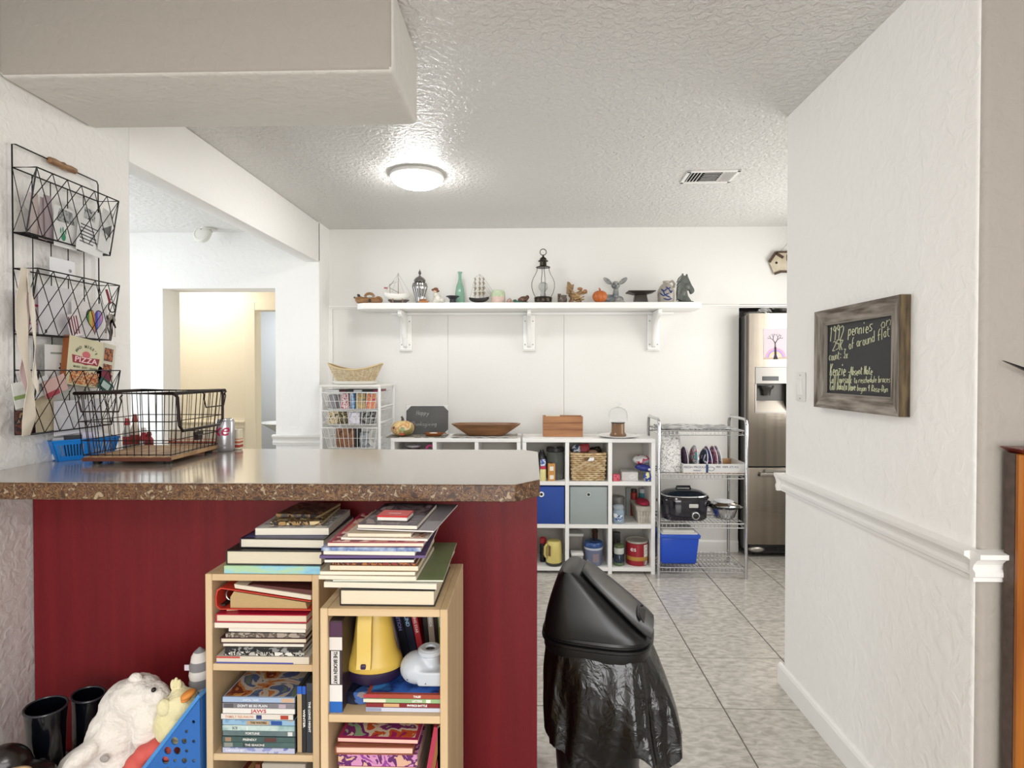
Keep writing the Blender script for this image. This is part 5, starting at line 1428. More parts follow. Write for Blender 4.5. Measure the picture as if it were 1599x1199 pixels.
hb.lathe([(.006, -.055), (.010, -.052), (.0115, -.03), (.009, -.012), (.0125, -.002), (.009, .012), (.0115, .03), (.010, .052), (.006, .055)], 14)
ob = t.part('wood_handle', hb, mat('7d5a3a', .5, col2='a88058', scale=30), smooth=True)
ob.location = (.004, ym, Z_(ZT0) + .001); ob.rotation_euler = (PI / 2, 0, 0)
for zt_, zb_ in Pz:
    g = MB()
    a_, b_ = Z_(zt_), Z_(zb_)
    D2_ = D1 * .55
    g.tube([(0, n0, a_), (D1, n0, a_), (D1, f0, a_), (0, f0, a_)], rr, 6, True)
    g.tube([(0, n0, b_), (D2_, n0, b_), (D2_, f0, b_), (0, f0, b_)], rr * 1.1, 6, True)
    g.tube([(D1, n0, a_), (D2_, n0, b_)], rr, 6); g.tube([(D1, f0, a_), (D2_, f0, b_)], rr, 6)
    for k in range(4): g.cyl((D2_ * k / 4, n0, b_), (D2_ * k / 4, f0, b_), rr * .8, n=4)
    fx = t.part('pocket_frame', g, BW, smooth=True)
    g = MB()
    # diamond mesh front
    W_, H_ = f0 - n0, a_ - b_
    nd = 6
    st = W_ / nd
    for s_ in (1, -1):
        k = -nd
        while k < 2 * nd:
            y0q = n0 + k * st
            # line y = y0q + s*(z)*slope
            sl = st * 2 / H_ * 1.0
            pts = []
            for q in range(0, 21):
                zq_ = q / 20 * H_
                yq_ = y0q + s_ * sl * zq_
                if n0 - 1e-6 <= yq_ <= f0 + 1e-6: pts.append((D2_ + (D1 - D2_) * q / 20, yq_, b_ + zq_))
            if len(pts) > 1: g.cyl(pts[0], pts[-1], rr * .62, n=4)
            k += 1
    for yy in (n0, f0):
        for s_ in (0, 1):
            p0, p1 = ((0, yy, b_), (D1, yy, a_)) if s_ else ((0, yy, a_), (D2_, yy, b_))
            g.cyl(p0, p1, rr * .6, n=4)
    t.part('diamond_mesh', g, BW)
GO = 'papers and cards in the file rack'
def card(name, label, cat, px0, py0, px1, py1, d, col, tilt=0., lean=.0, th=.0015, m=None, group=GO):
    """a card standing parallel to the wall at distance d; pixel corners at its left-top and right-bottom"""
    a, b = at(px0, py0, X=XO + d), at(px1, py1, X=XO + d)
    zt_ = (a.z + at(px1, py0 + (px1 - px0) * .35, X=XO + d).z) / 2
    h_ = zt_ - b.z; L_ = b.y - a.y
    q = T(name, label, cat, (XO + d, (a.y + b.y) / 2, b.z), group=group, rot=(R(tilt), 0, PI / 2) if False else (0, 0, PI / 2))
    # local x -> world +Y, local y -> world -X; front faces -y = +X
    q.o.rotation_euler = Euler((R(lean), R(-tilt), PI / 2), 'XYZ')
    q.part('sheet', MB().box((-L_ / 2, 0, 0), (L_ / 2, th, h_)), m or mat(col, .6), bevel=.0003)
    return q, L_, h_
q, L_, h_ = card('paper_card', 'pinkish grey divider card at the left of the top pocket', 'card', 48, 300, 62, 372, .02, 'b9aba6', 2)
q, L_, h_ = card('paper_card', 'second rose grey divider card in the top pocket', 'card', 60, 306, 74, 376, .024, 'a8999a', -3)
q, L_, h_ = card('paper_card', 'mauve striped divider card in the top pocket', 'card', 71, 304, 84, 378, .028, '9f8f94', 3)
q, L_, h_ = card('greeting_card', 'white card with a small green handprint in the top pocket', 'card', 84, 318, 120, 392, .035, 'dfdfdd', 0)
q.part('photo', MB().prism([(-.4 * L_, .62 * h_), (.4 * L_, .62 * h_), (.3 * L_, .92 * h_), (-.25 * L_, .95 * h_)], -.0008, -.0002, 'y'), mat('6b6f70', .5, cols=['9a9c9a', '4f5454'], scale=40))
q.part('handprint', MB().ell((-.1 * L_, -.0006, .26 * h_), (.1 * L_, .0008, .1 * h_)).ell((-.22 * L_, -.0006, .4 * h_), (.025 * L_, .0006, .07 * h_)).ell((-.12 * L_, -.0006, .43 * h_), (.025 * L_, .0006, .08 * h_)).ell((0, -.0006, .4 * h_), (.025 * L_, .0006, .07 * h_)), mat('1f8a64', .6))
q, L_, h_ = card('typed_letter', 'white typed letter with a grey photo behind the mesh of the top pocket', 'letter', 118, 318, 160, 402, .045, 'dededd', -6)
q.part('photo', MB().box((-.3 * L_, -.0008, .74 * h_), (.1 * L_, -.0002, .98 * h_)), mat('55595a', .5, cols=['a8aaa8', '3c3f40'], scale=40))
g = MB()
for k in range(6): g.box((-.4 * L_, -.0008, (.2 + .075 * k) * h_), ((.1 + .2 * ((k * 3) % 4) / 4) * L_, -.0002, (.225 + .075 * k) * h_))
q.part('print', g, mat('55585c', .7))
q, L_, h_ = card('picture_card', 'white card printed with a grey triangle at the far end of the top pocket', 'card', 152, 322, 170, 396, .05, 'd2d2d0', -10)
q.part('print', MB().prism([(-.4 * L_, .5 * h_), (.4 * L_, .7 * h_), (.4 * L_, .4 * h_)], -.0008, -.0002, 'y'), mat('5a5a5a', .6))
q, L_, h_ = card('label_tab', 'white hanging plastic label tab between the top and middle pockets', 'tab', 78, 398, 117, 437, .022, 'e9e9ec', 0)
q.part('button', MB().ell((.3 * L_, -.0006, .45 * h_), (.006, .001, .006)), mat('8a8a8e', .3, .8))
q, L_, h_ = card('white_folder', 'large white folder in the left of the middle pocket', 'folder', 60, 438, 112, 528, .02, 'dcdade', 0)
q.part('mark', MB().ell((-.3 * L_, -.0006, .1 * h_), (.004, .001, .006)), BLK)
q, L_, h_ = card('striped_sachet', 'white and pink striped sachet in the left of the middle pocket', 'packet', 24, 449, 66, 520, .012, 'd4c6cb', 0)
q.part('print', MB().box((-.5 * L_, -.0008, .66 * h_), (.5 * L_, -.0002, .72 * h_)).box((-.5 * L_, -.0008, .2 * h_), (.3 * L_, -.0002, .23 * h_)), mat('b5405a', .6))
q, L_, h_ = card('heart_drawing', 'white sheet with a rainbow striped heart outlined in black', 'drawing', 112, 462, 168, 530, .03, 'e2dedd', 0)
def heart(k, y): return [(k * x_, k * z_) for x_, z_ in [(16 * math.sin(a) ** 3 / 17, (13 * math.cos(a) - 5 * math.cos(2 * a) - 2 * math.cos(3 * a) - math.cos(4 * a)) / 17) for a in [2 * PI * i / 28 for i in range(28)]]]
ho = [(x_ * .8 + .12 * L_, z_ + .52 * h_) for x_, z_ in heart(.052, 0)]
q.part('heart_outline', MB().prism(ho, -.001, -.0002, 'y'), BLK)
hx_ = heart(.047, 0)
for k, c in enumerate(('4f9a5c', 'd9c25c', 'd98a4c', '3c4fae', '9a8ad0', 'c58ac0')):
    lo, hi = -.048 + k * .016, -.048 + (k + 1) * .016
    pts = []
    top = [p for p in hx_]
    def clip(poly, c_, keep):
        out = []
        for i_ in range(len(poly)):
            p_, n_ = poly[i_], poly[(i_ + 1) % len(poly)]
            ip, inn = keep(p_[0] - c_), keep(n_[0] - c_)
            if ip: out.append(p_)
            if ip != inn:
                tt = (c_ - p_[0]) / (n_[0] - p_[0]); out.append((c_, p_[1] + (n_[1] - p_[1]) * tt))
        return out
    pc = clip(clip(top, lo, lambda v: v >= 0), hi, lambda v: v <= 0)
    if len(pc) > 2: q.part('heart_stripe', MB().prism([(x_ * .8 + .12 * L_, z_ + .52 * h_) for x_, z_ in pc], -.0014, -.0011, 'y'), mat(c, .6))
q, L_, h_ = card('sticker_sheet', 'small white sheet with dark red printed lines left of the rainbow heart', 'sheet', 110, 486, 130, 526, .042, 'e4dcdc', 14)
g = MB()
for k in range(4): g.box(((-.4 + .2 * k) * L_, -.0008, .1 * h_), ((-.32 + .2 * k) * L_, -.0002, .9 * h_))
q.part('print', g, mat('7b2c44', .6))
# bottom pocket
q, L_, h_ = card('starburst_leaflet', 'white leaflet with an orange and black starburst behind the pizza box', 'leaflet', 70, 531, 112, 610, .02, 'd8d8d4', 0)
q.part('starburst', MB().prism([((.022 if i % 2 else .014) * math.cos(i * PI / 9) + .2 * L_, (.026 if i % 2 else .018) * math.sin(i * PI / 9) + .5 * h_) for i in range(18)], -.0008, -.0002, 'y'), mat('26343c', .6))
q.part('starburst_core', MB().ell((.26 * L_, -.001, .5 * h_), (.013, .0006, .015)), mat('b5761c', .6))
q.part('swoosh', MB().box((-.3 * L_, -.0008, .8 * h_), (.45 * L_, -.0002, .84 * h_)), mat('8a8f85', .6))
# pizza box
a, b = at(105, 532, X=XO + .05), at(160, 606, X=XO + .05)
Lp, Hp = b.y - a.y, at(130, 528, X=XO + .05).z - at(130, 603, X=XO + .05).z
q = T('pizza_carton', 'cream frozen pizza carton with red pizza banner, leaning in the lowest pocket', 'box', (XO + .046, (a.y + b.y) / 2 - .004, at(130, 603, X=XO + .05).z), group=GO)
q.o.rotation_euler = Euler((0, R(7), PI / 2))
q.part('carton', MB().box((-Lp / 2, 0, 0), (Lp / 2, .022, Hp)), mat('cfc9a8', .5), bevel=.001)
q.part('edge_band', MB().box((-Lp / 2 - .0006, .001, 0), (-Lp / 2 - .0001, .021, Hp)), mat('8a4c24', .5))
PR = mat('8e1c2c', .5)
q.part('banner', MB().prism([(-.36 * Lp, .46 * Hp), (-.1 * Lp, .46 * Hp), (0, .44 * Hp), (.1 * Lp, .46 * Hp), (.36 * Lp, .46 * Hp), (.4 * Lp, .62 * Hp), (0, .6 * Hp), (-.4 * Lp, .62 * Hp)], -.0008, -.0001, 'y'), PR)
letters('PIZZA', .155 * Hp, facing((0, -.0009, .535 * Hp)), 'lettering', mat('efc9cc', .5), q.o, sx=Lp * .66 / (.155 * Hp * 2.75), bold=.0004)
q.part('sun_mark', MB().ell((0, -.0004, .66 * Hp), (.12 * Lp, .0006, .07 * Hp)), mat('c9626a', .5))
s_ = "MAD MIKE'S"
for i, ch in enumerate(s_):
    an = R(152 - 124 * i / (len(s_) - 1))
    if ch != ' ': letters(ch, .085 * Hp, facing((.32 * Lp * math.cos(an), -.0006, .62 * Hp + .21 * Hp * math.sin(an)), roll=an - PI / 2), 'lettering', mat('6f7868', .6), q.o, bold=.0002)
letters('MAKE · JUST · SHARE', .062 * Hp, facing((0, -.0006, .385 * Hp)), 'lettering', mat('7f8a6c', .6), q.o, sx=Lp * .78 / (.062 * Hp * 10.5), bold=.0002)
q.part('pizza_picture', MB().box((-.42 * Lp, -.0008, .03 * Hp), (.42 * Lp, -.0001, .31 * Hp)), mat('a8452c', .5, cols=['c9783c', 'ddb27c', '7d2420', 'd9c8a0'], scale=55))
q, L_, h_ = card('recipe_booklet', 'cream booklet edge with food photos right of the pizza carton', 'booklet', 156, 533, 176, 596, .03, 'cfcab8', -8)
for k in range(2):
    q.part('photo', MB().box((-.38 * L_, -.0008, (.12 + .42 * k) * h_), (.3 * L_, -.0002, (.46 + .42 * k) * h_)), mat('2c2320', .5, cols=['b9713c', '6d2f22', '1f1a22'], scale=60))
q, L_, h_ = card('gift_card', 'small teal and black gift card tilted at the far end of the lowest pocket', 'card', 150, 588, 172, 610, .052, '20504a', -32)
q.part('print', MB().box((-.3 * L_, -.0008, .25 * h_), (.3 * L_, -.0002, .8 * h_)), mat('b9cfc9', .5))
q, L_, h_ = card('maroon_card', 'maroon and pink card beside the teal gift card', 'card', 146, 572, 170, 596, .046, '7a1c3c', -30)
q, L_, h_ = card('notebook', 'white spiral notebook page filling the lowest pocket', 'paper', 84, 610, 160, 671, .036, 'd6d6dc', 0)
q, L_, h_ = card('kraft_card', 'beige card with a punched slot in the lowest pocket', 'card', 56, 612, 88, 672, .03, 'c4b79c', 4)
q.part('slot', MB().box((.1 * L_, -.0008, .9 * h_), (.3 * L_, -.0002, .94 * h_)), BLK)
q, L_, h_ = card('pink_leaflet', 'pink and red folded leaflet left of the pizza carton', 'leaflet', 72, 582, 108, 614, .05, 'd8b3ac', 20)
q.part('print', MB().box((-.5 * L_, -.0008, 0), (.1 * L_, -.0002, .3 * h_)), mat('b03a4c', .5))
q, L_, h_ = card('white_mailer', 'white mailer with a grey barcode patch tilted in the lowest pocket', 'mailer', 52, 584, 84, 616, .044, 'dcdcdc', 24)
q.part('print', MB().box((-.2 * L_, -.0008, .3 * h_), (.25 * L_, -.0002, .7 * h_)), mat('8d9292', .5))
q, L_, h_ = card('dark_brochure', 'dark brochure with orange print at the bottom of the lowest pocket', 'brochure', 24, 634, 58, 675, .02, '3b2228', 0, m=mat('32202a', .5, cols=['6a3a2c', '2c2530', 'b08a60'], scale=35))
q, L_, h_ = card('green_packet', 'white and green striped packet at the left of the lowest pocket', 'packet', 24, 592, 46, 636, .03, 'dfe0da', 10)
q.part('print', MB().box((-.5 * L_, -.0008, .35 * h_), (.5 * L_, -.0002, .5 * h_)), mat('8aa060', .5))
# ribbons
def ribbon(label, px, col, wd, pts, d):
    q = T('ribbon', label, 'ribbon', (XO + D1 + .006, at(px, 430, X=XO + D1).y, Pz[1][0] + .004), group='ribbons hanging on the file rack')
    P_ = [at(x_, y_, X=XO + D1 + d) for x_, y_ in pts]
    o_ = q.o.location
    def f(u, v):
        s2 = u * (len(P_) - 1); i_ = min(int(s2), len(P_) - 2); fr_ = s2 - i_
        p_ = P_[i_].lerp(P_[i_ + 1], fr_)
        return (p_.x - o_.x + .003 * math.sin(u * 14 + v * 3), p_.y - o_.y + (v - .5) * wd * (1 + .25 * math.sin(u * 9)), p_.z - o_.z)
    q.part('band', MB().sheet(f, 30, 4, .0012), mat(col, .6), smooth=True)
ribbon('long cream satin ribbon hanging over the middle pocket, reaching the bottom', 42, 'd3c9b8', .03, [(40, 419), (33, 470), (36, 540), (48, 600), (46, 650), (41, 680)], .02)
ribbon('pale pink satin ribbon hanging beside the cream ribbon', 40, 'c9b0b0', .022, [(38, 419), (38, 460), (42, 520), (38, 580), (46, 615)], .01)
ribbon('narrow white ribbon hanging over the middle pocket, right of the pink one', 46, 'd8d0c2', .011, [(42, 420), (50, 470), (55, 540), (54, 590), (60, 614)], .02)
# keys
kp = at(172, 456, X=XO + D1)
q = T('key_bunch', 'bunch of dark keys on a ring with a red lanyard clip', 'keys', (kp.x + .006, kp.y, kp.z))
P_ = lambda px, py, d=.008: Vector(at(px, py, X=XO + D1 + d)) - Vector(q.o.location)
q.part('lanyard', MB().tube([P_(166, 452), P_(169, 462), P_(172, 474)], .004, 6), mat('7b2634', .6), smooth=True)
cR = P_(175, 480)
g = MB(); g.tube([(cR.x, cR.y + .017 * math.cos(a), cR.z + .017 * math.sin(a)) for a in [R(v) for v in range(0, 360, 24)]], .0022, 6, True)
q.part('ring', g, mat('2c2724', .3, .8), smooth=True)
for k, (px, py, px2, py2) in enumerate(((170, 488, 165, 520), (173, 490, 172, 532), (177, 490, 178, 526), (172, 489, 180, 512), (174, 490, 168, 508))):
    a_, b_ = P_(px, py, .006 + .003 * k), P_(px2, py2, .006 + .003 * k)
    g = MB().ell(a_.lerp(b_, .25), (.0018, .01, .011)).cyl(a_.lerp(b_, .35), b_, .0035, n=6)
    q.part('key', g, mat('2b2522' if k % 2 else '8d8780', .35, .7))

# ================================================================ things on the bar top
# blue basket
a, b = at(78, 700, Y=1.83), at(186, 700, Y=1.95)
xb0, xb1 = at(84, 722, Z=CT), at(182, 712, Z=CT)
bx, by = -1.487, 1.862
t = T('blue_basket', 'small blue slotted plastic basket full of papers on the bar top', 'basket', (bx, by, CT), R(54))
BP = mat('1277c9', .35)
hL, hD, hH = .088, .036, .066
bot, top = (hL * .86, hD * .8), (hL * 1.06, hD * 1.12)
def wallpt(s_, u, v):
    hx_, hy_ = bot[0] + (top[0] - bot[0]) * v, bot[1] + (top[1] - bot[1]) * v
    return {0: (u * hx_, -hy_), 1: (u * hx_, hy_), 2: (-hx_, u * hy_), 3: (hx_, u * hy_)}[s_] + (hH * v,)
g = MB().box((-bot[0], -bot[1], 0), (bot[0], bot[1], .003))
t.part('bottom', g, BP)
for s_ in range(4):
    g = MB()
    nrm = {0: (0, .0022), 1: (0, -.0022), 2: (.0022, 0), 3: (-.0022, 0)}[s_]
    def pq(u0, u1, v0, v1, sk=0.):
        p = [wallpt(s_, u0, v0), wallpt(s_, u1, v0), wallpt(s_, u1 + sk, v1), wallpt(s_, u0 + sk, v1)]
        pi = [(x + nrm[0], y + nrm[1], z_) for x, y, z_ in p]
        g.add(p + pi, [(0, 1, 2, 3), (7, 6, 5, 4), (0, 4, 5, 1), (1, 5, 6, 2), (2, 6, 7, 3), (3, 7, 4, 0)])
    pq(-1, 1, 0, .22); pq(-1, 1, .8, 1)
    if s_ < 2:
        for c0 in (-1, .0):
            pq(c0 if c0 < 0 else -.0, c0 + .12, .22, .8)
            for k in range(8): pq(c0 + .16 + k * .095, c0 + .205 + k * .095, .22, .8)
            pq(c0 + .92, c0 + 1, .22, .8)
    else:
        for k in range(7): pq(-1 + k * .3, -1 + k * .3 + .16, .22, .8)
    t.part('slotted_wall', g, BP)
g = MB(); g.tube([(top[0] * sx, top[1] * sy, hH) for sx, sy in ((-1, -1), (1, -1), (1, 1), (-1, 1))], .0035, 6, True)
t.part('rim', g, BP, smooth=True)
for k, (dx, rz_, c, lab, h2) in enumerate(((-.06, 20, 'd6d6d8', 'white folded receipt in the blue basket', .07), (-.03, -12, '33363c', 'dark card in the blue basket', .075), (.02, 8, 'c9c4d6', 'lavender paper in the blue basket', .082), (.055, -6, 'e6e6e6', 'white envelope in the blue basket', .072))):
    q = T('paper', lab, 'paper', (bx + dx * .62, by + dx * .75 + .002, CT + .004), R(rz_ * .4 + 54), group='papers in the blue basket')
    q.part('sheet', MB().box((-.024, -.002, 0), (.024, .002, h2)).box((-.024, .0021, 0), (.018, .008, h2 * .94)), mat(c, .6))

# wire basket with wooden base
ang = R(1.5)
cx_, cy_ = -1.25, 1.88
t = T('wire_basket', 'dark bronze wire basket with drop handles and a wooden base on the bar top', 'basket', (cx_, cy_, CT), ang)
bl, bd = .136, .145
tl_, td = .152, .158
zb, zt2 = .022, .222
DKW = mat('2c211d', .45, .7)
WDB = mat('8a6744', .5, col2='c09a6c', scale=7, detail=5, stretch=(6, .6, 1), per_object=True)
for k in range(4):
    y0q = -bd + k * bd / 2
    t.part('board', MB().box((-bl, y0q + .0008, .012), (bl, y0q + bd / 2 - .0008, .024)), WDB, bevel=.0015)
t.part('board_edge', MB().box((-bl - .003, -bd - .004, .01), (bl + .003, -bd - .0005, .022)), mat('5a2c1c', .5), bevel=.001)
for sx in (-1, 1):
    for sy in (-1, 1): t.part('foot', MB().cyl((sx * bl * .82, sy * bd * .82, 0), (sx * bl * .82, sy * bd * .82, .0115), .012, .014, 12), BLK, smooth=True)
def wp(sx, sy, v):
    return (sx * (bl + (tl_ - bl) * v), sy * (bd + (td - bd) * v), .026 + (zt2 - .026) * v)
g = MB(); g.tube([wp(*c, 1) for c in ((-1, -1), (1, -1), (1, 1), (-1, 1))], .0055, 8, True)
t.part('rim', g, DKW, smooth=True)
for s_ in range(4):
    g = MB()
    n_ = 12
    for k in range(n_ + 1):
        u = -1 + 2 * k / n_
        if s_ == 0 and False: pass
        q = [(u, -1), (1, u), (u, 1), (-1, u)][s_]
        g.cyl(wp(*q, 0), wp(*q, 1 if s_ != 0 or abs(u) > .0 else .62), .0013, n=4)
    for v in (.02, .25, .55):
        a_, b_ = [((-1, -1), (1, -1)), ((1, -1), (1, 1)), ((1, 1), (-1, 1)), ((-1, 1), (-1, -1))][s_]
        pts = [Vector(wp(*a_, v)).lerp(Vector(wp(*b_, v)), i / 8) for i in range(9)]
        g.tube(pts, .0016, 5)
    t.part('wire_side', g, DKW)
def dropbar(a_, b_, zt_, zb_, ins, r_, name, yo=0.):
    a_, b_ = Vector(a_), Vector(b_)
    d_ = (b_ - a_).normalized()
    g = MB(); g.tube([a_, a_ + d_ * ins * .6 + Vector((0, 0, zt_ * .4)), a_ + d_ * ins * .3 + Vector((0, 0, zt_)), a_ + d_ * (ins) + Vector((0, 0, zb_)), b_ - d_ * ins + Vector((0, 0, zb_)), b_ - d_ * ins * .3 + Vector((0, 0, zt_)), b_ - d_ * ins * .6 + Vector((0, 0, zt_ * .4)), b_], r_, 7)
    t.part(name, g, DKW, smooth=True)
dropbar((-.14, -td - .006, zt2 - .004), (-.0, -td - .006, zt2 - .004), -.02, -.052, .012, .0024, 'hook_loop')
dropbar((tl_ + .006, -.0, zt2 - .004), (tl_ + .006, td, zt2 - .004), -.015, -.05, .02, .0022, 'hook_loop')
g = MB(); g.tube([(tl_ + .004, -td - .002, zt2), (tl_ + .012, -td * .98, zt2 - .012), (tl_ + .016, -td * .96, zt2 - .1), (tl_ + .016, -td * .86, zt2 - .118), (tl_ + .016, .55 * td, zt2 - .118), (tl_ + .014, .72 * td, zt2 - .1), (tl_ + .01, .78 * td, zt2 - .012), (tl_ + .004, .8 * td, zt2)], .0048, 8)
t.part('drop_handle', g, DKW, smooth=True)
t.part('latch', MB().cbox((tl_ + .012, -.04, zt2 - .135), (.008, .05, .012)).cbox((tl_ + .012, -.04, zt2 - .148), (.014, .03, .018)), DKW, bevel=.002)

# soda can
c = at(352, 705, Z=CT)
t = T('soda_can', 'silver soda can with large magenta script letters beside the wire basket', 'can', (at(352, 680, Y=2.045).x, 2.045, CT), R(0))
AL = mat('b4b4b8', .28, .75)
CANR = .031
t.part('body', MB().lathe([(.024, 0), (.027, .003), (CANR, .012), (CANR, .106), (.028, .114)], 40), AL, smooth=True)
t.part('lid', MB().lathe([(.0285, .1142), (.028, .118), (.0255, .118), (.0245, .115), (.001, .115)], 36), mat('c9c9c9', .25, .9), smooth=True)
t.part('tab', MB().box((-.006, -.016, .1152), (.006, .004, .1168)), AL, bevel=.001)
MAG = mat('b3164a', .35)
o_ = letters('ke', .062, facing((0, 0, .078)), 'lettering', MAG, t.o, shear=.3, bold=.0008, depth=.0003)
bm_ = bmesh.new(); bm_.from_mesh(o_.data)
for k_ in range(-14, 15):
    bmesh.ops.bisect_plane(bm_, geom=bm_.verts[:] + bm_.edges[:] + bm_.faces[:], plane_co=(k_ * .0025, 0, 0), plane_no=(1, 0, 0))
bm_.to_mesh(o_.data); bm_.free()
for v in o_.data.vertices:   # wrap the print round the can
    a_ = v.co.x / CANR - .12
    rr_ = CANR + .0004 - v.co.y
    v.co.x, v.co.y = rr_ * math.sin(a_), -rr_ * math.cos(a_)
t.part('print_line', curved_label(CANR, -110, -60, .02, .024, .0004), mat('7d7d82', .4))

# striped box behind
a, b = at(268, 700, Y=2.09), at(376, 700, Y=2.09)
t = T('striped_box', 'low cream box with red stripes standing behind the wire basket and can', 'box', ((a.x + b.x) / 2, 2.0775, CT), R(0))
hw = (b.x - a.x) / 2
t.part('box', MB().box((-hw, 0, 0), (hw, .028, .075)), mat('d9cfb8', .6), bevel=.002)
for k, (z0, z1, c) in enumerate(((.008, .018, 'a33a2c'), (.024, .031, 'b9583c'), (.037, .041, 'c98a6a'))):
    t.part('stripe', MB().box((-hw - .0006, -.0008, z0), (hw + .0006, .029, z1)), mat(c, .6))
# small red and white things by the wall
for k, (px, h_, c1, c2, nm) in enumerate(((196, .115, 'd9d6d2', 'b23038', 'white shaker bottle with a red cap by the left wall'), (208, .13, 'c9b9a8', '8e2f26', 'tan sauce bottle with dark red cap by the left wall'), (222, .08, 'b5323a', 'e6e0da', 'short red bottle with white cap inside view of the wire basket'), (230, .065, 'a32a34', '7a1c24', 'tiny dark red bottle at the end of the condiment row'))):
    x = at(px, 700, Y=2.075).x
    q = T('condiment_bottle', nm, 'bottle', (max(x, XL + .03 + k * .004), 2.085, CT), group='small bottles at the back of the bar')
    q.part('body', MB().lathe([(.013, 0), (.015, .003), (.015, h_ * .55), (.008, h_ * .72), (.007, h_ * .78)], 16), mat(c1, .35), smooth=True)
    q.part('cap', MB().lathe([(.0085, h_ * .781), (.0095, h_ * .8), (.007, h_), (.001, h_ * 1.01)], 14), mat(c2, .4), smooth=True)
    q.part('paper_label', MB().lathe([(.0153, h_ * .15), (.0153, h_ * .42)], 16, cap=False), mat(c2, .5), smooth=True)
# ================================================================ BOOKCASES in front of the bar
BW_ = mat('c6a980', .5, col2='d4ba94', scale=4, detail=6, stretch=(5, 5, .4), bump=.0003, bscale=80, bstretch=(5, 5, .3))
BWH = mat('c6a980', .5, col2='d4ba94', scale=4, detail=6, stretch=(.4, 5, 5))
def bookcase(label, px0, px1, pyt, Yf, depth, shelves_py, th=.017, extra=()):
    x0, x1 = at(px0, pyt, Y=Yf).x, at(px1, pyt, Y=Yf).x
    zt_ = at((px0 + px1) / 2, pyt, Y=Yf).z
    t = T('bookcase', label, 'bookcase', ((x0 + x1) / 2, Yf, 0))
    hw = (x1 - x0) / 2
    for s_ in (-1, 1): t.part('side_panel', MB().box((s_ * hw - (th if s_ > 0 else 0), 0, 0), (s_ * hw + (th if s_ < 0 else 0), depth, zt_ + (.012 if s_ > 0 and extra else 0))), BW_, bevel=.0015)
    t.part('top_panel', MB().box((-hw + th + .0003, .001, zt_ - th), (hw - th - .0003, depth, zt_ - .0005)), BWH, bevel=.001)
    t.part('back_panel', MB().box((-hw + th + .0005, depth - .006, .03), (hw - th - .0005, depth - .001, zt_ - th - .001)), mat('9c7f58', .7))
    zs = []
    for p in shelves_py:
        z = at((px0 + px1) / 2, p, Y=Yf).z
        zs.append(z)
        t.part('shelf', MB().box((-hw + th + .0003, .002, z - th), (hw - th - .0003, depth - .007, z)), BWH, bevel=.001)
    gap = zs[0] - zs[1] if len(zs) > 1 else zt_ - zs[0]
    z = zs[-1] - gap
    while z > .06:
        t.part('shelf', MB().box((-hw + th + .0003, .002, z - th), (hw - th - .0003, depth - .007, z)), BWH, bevel=.001)
        zs.append(z); z -= gap
    t.part('plinth', MB().box((-hw + th + .0005, .01, 0), (hw - th - .0005, .02, max(zs[-1] - th - .002, .02) if zs[-1] < .12 else .05)), BWH)
    return x0, x1, zt_, zs
LY, RY = 1.40, 1.23
lx0, lx1, lz, lzs = bookcase('taller light wood bookcase on the left, holding the binder and films', 320, 497.5, 897, LY, .285, (1038, 1179))
rx0, rx1, rz_, rzs = bookcase('shorter light wood bookcase on the right, holding the yellow lantern', 499.5, 699, 951, RY, .30, (1118,))

def book(label, px0, px1, Yf, z, th, depth, cover, pages='d9cdb4', hard=False, rz=0., spine=False, group='', name='book', covm=None, top=None, dx=0.):
    """a book lying flat: px0..px1 the front edge in the photo, th its thickness; returns the height of its top"""
    a, b = at(px0, 900, Y=Yf), at(px1, 900, Y=Yf)
    W_ = b.x - a.x
    t = T(name, label, name.split('_')[-1], ((a.x + b.x) / 2 + dx, Yf, z + .0004), R(rz), group)
    c = .0026 if hard else .0007
    e = .003 if hard else 0.
    m_ = covm or mat(cover, .35)
    ins = .0028 if hard else .0
    t.part('pages', MB().box((-W_ / 2 + c, (c + .0004 if spine else ins), c), (W_ / 2 - ins - .0002, depth - ins, th - c)), mat(pages, .8, bump=.0008, bscale=900, bstretch=(.01, .01, 1)))
    g = MB().box((-W_ / 2, 0, 0), (W_ / 2, depth, c * .98)).box((-W_ / 2, 0, th - c * .98), (W_ / 2, depth, th))
    if spine: g.box((-W_ / 2, 0, c), (W_ / 2, c, th - c))
    else: g.box((-W_ / 2, 0, c), (-W_ / 2 + c, depth, th - c))
    t.part('cover', g, m_, bevel=.0006 if hard else 0)
    if top is not None:
        t.part('cover_picture', MB().box((-W_ / 2 + .008, .008, th + .0001), (W_ / 2 - .008, depth - .01, th + .0004)), top)
    return z + th + .0012, t, W_
def pic(*c, sc_=20, d=.6): return mat(c[0], .35, cols=list(c[1:]), scale=sc_, dist=d, detail=3)

G = 'books stacked on the left bookcase'
z = lz
z, _, _ = book('mint green and sky blue paperback at the bottom of the left stack', 350, 500, 1.405, z, .019, .255, '9cc0ac', spine=True, covm=mat('8fbfa9', .4, cols=['a9c9a0', '8fc4cf', '7fb4cf'], scale=9, stretch=(1, .1, 3), interp='LINEAR'), group=G)
z, _, _ = book('thick cream paged hardcover second from the bottom of the left stack', 353, 503, 1.41, z, .036, .25, '2b2a28', 'd6ccb4', True, group=G)
z, _, _ = book('black hardcover with a dusty violet jacket in the middle of the left stack', 374, 507, 1.425, z, .025, .24, '161420', 'd9d2c2', True, rz=-1, top=mat('4c4a74', .4, col2='3a3860', scale=8), group=G)
z, _, _ = book('white drawing book with sketchy grey cover near the top of the left stack', 400, 513, 1.455, z, .018, .2, 'c9c6c2', 'e2dccb', rz=2, top=pic('c9c6c2', '8d8c8c', 'dcd9d4', sc_=26), group=G)
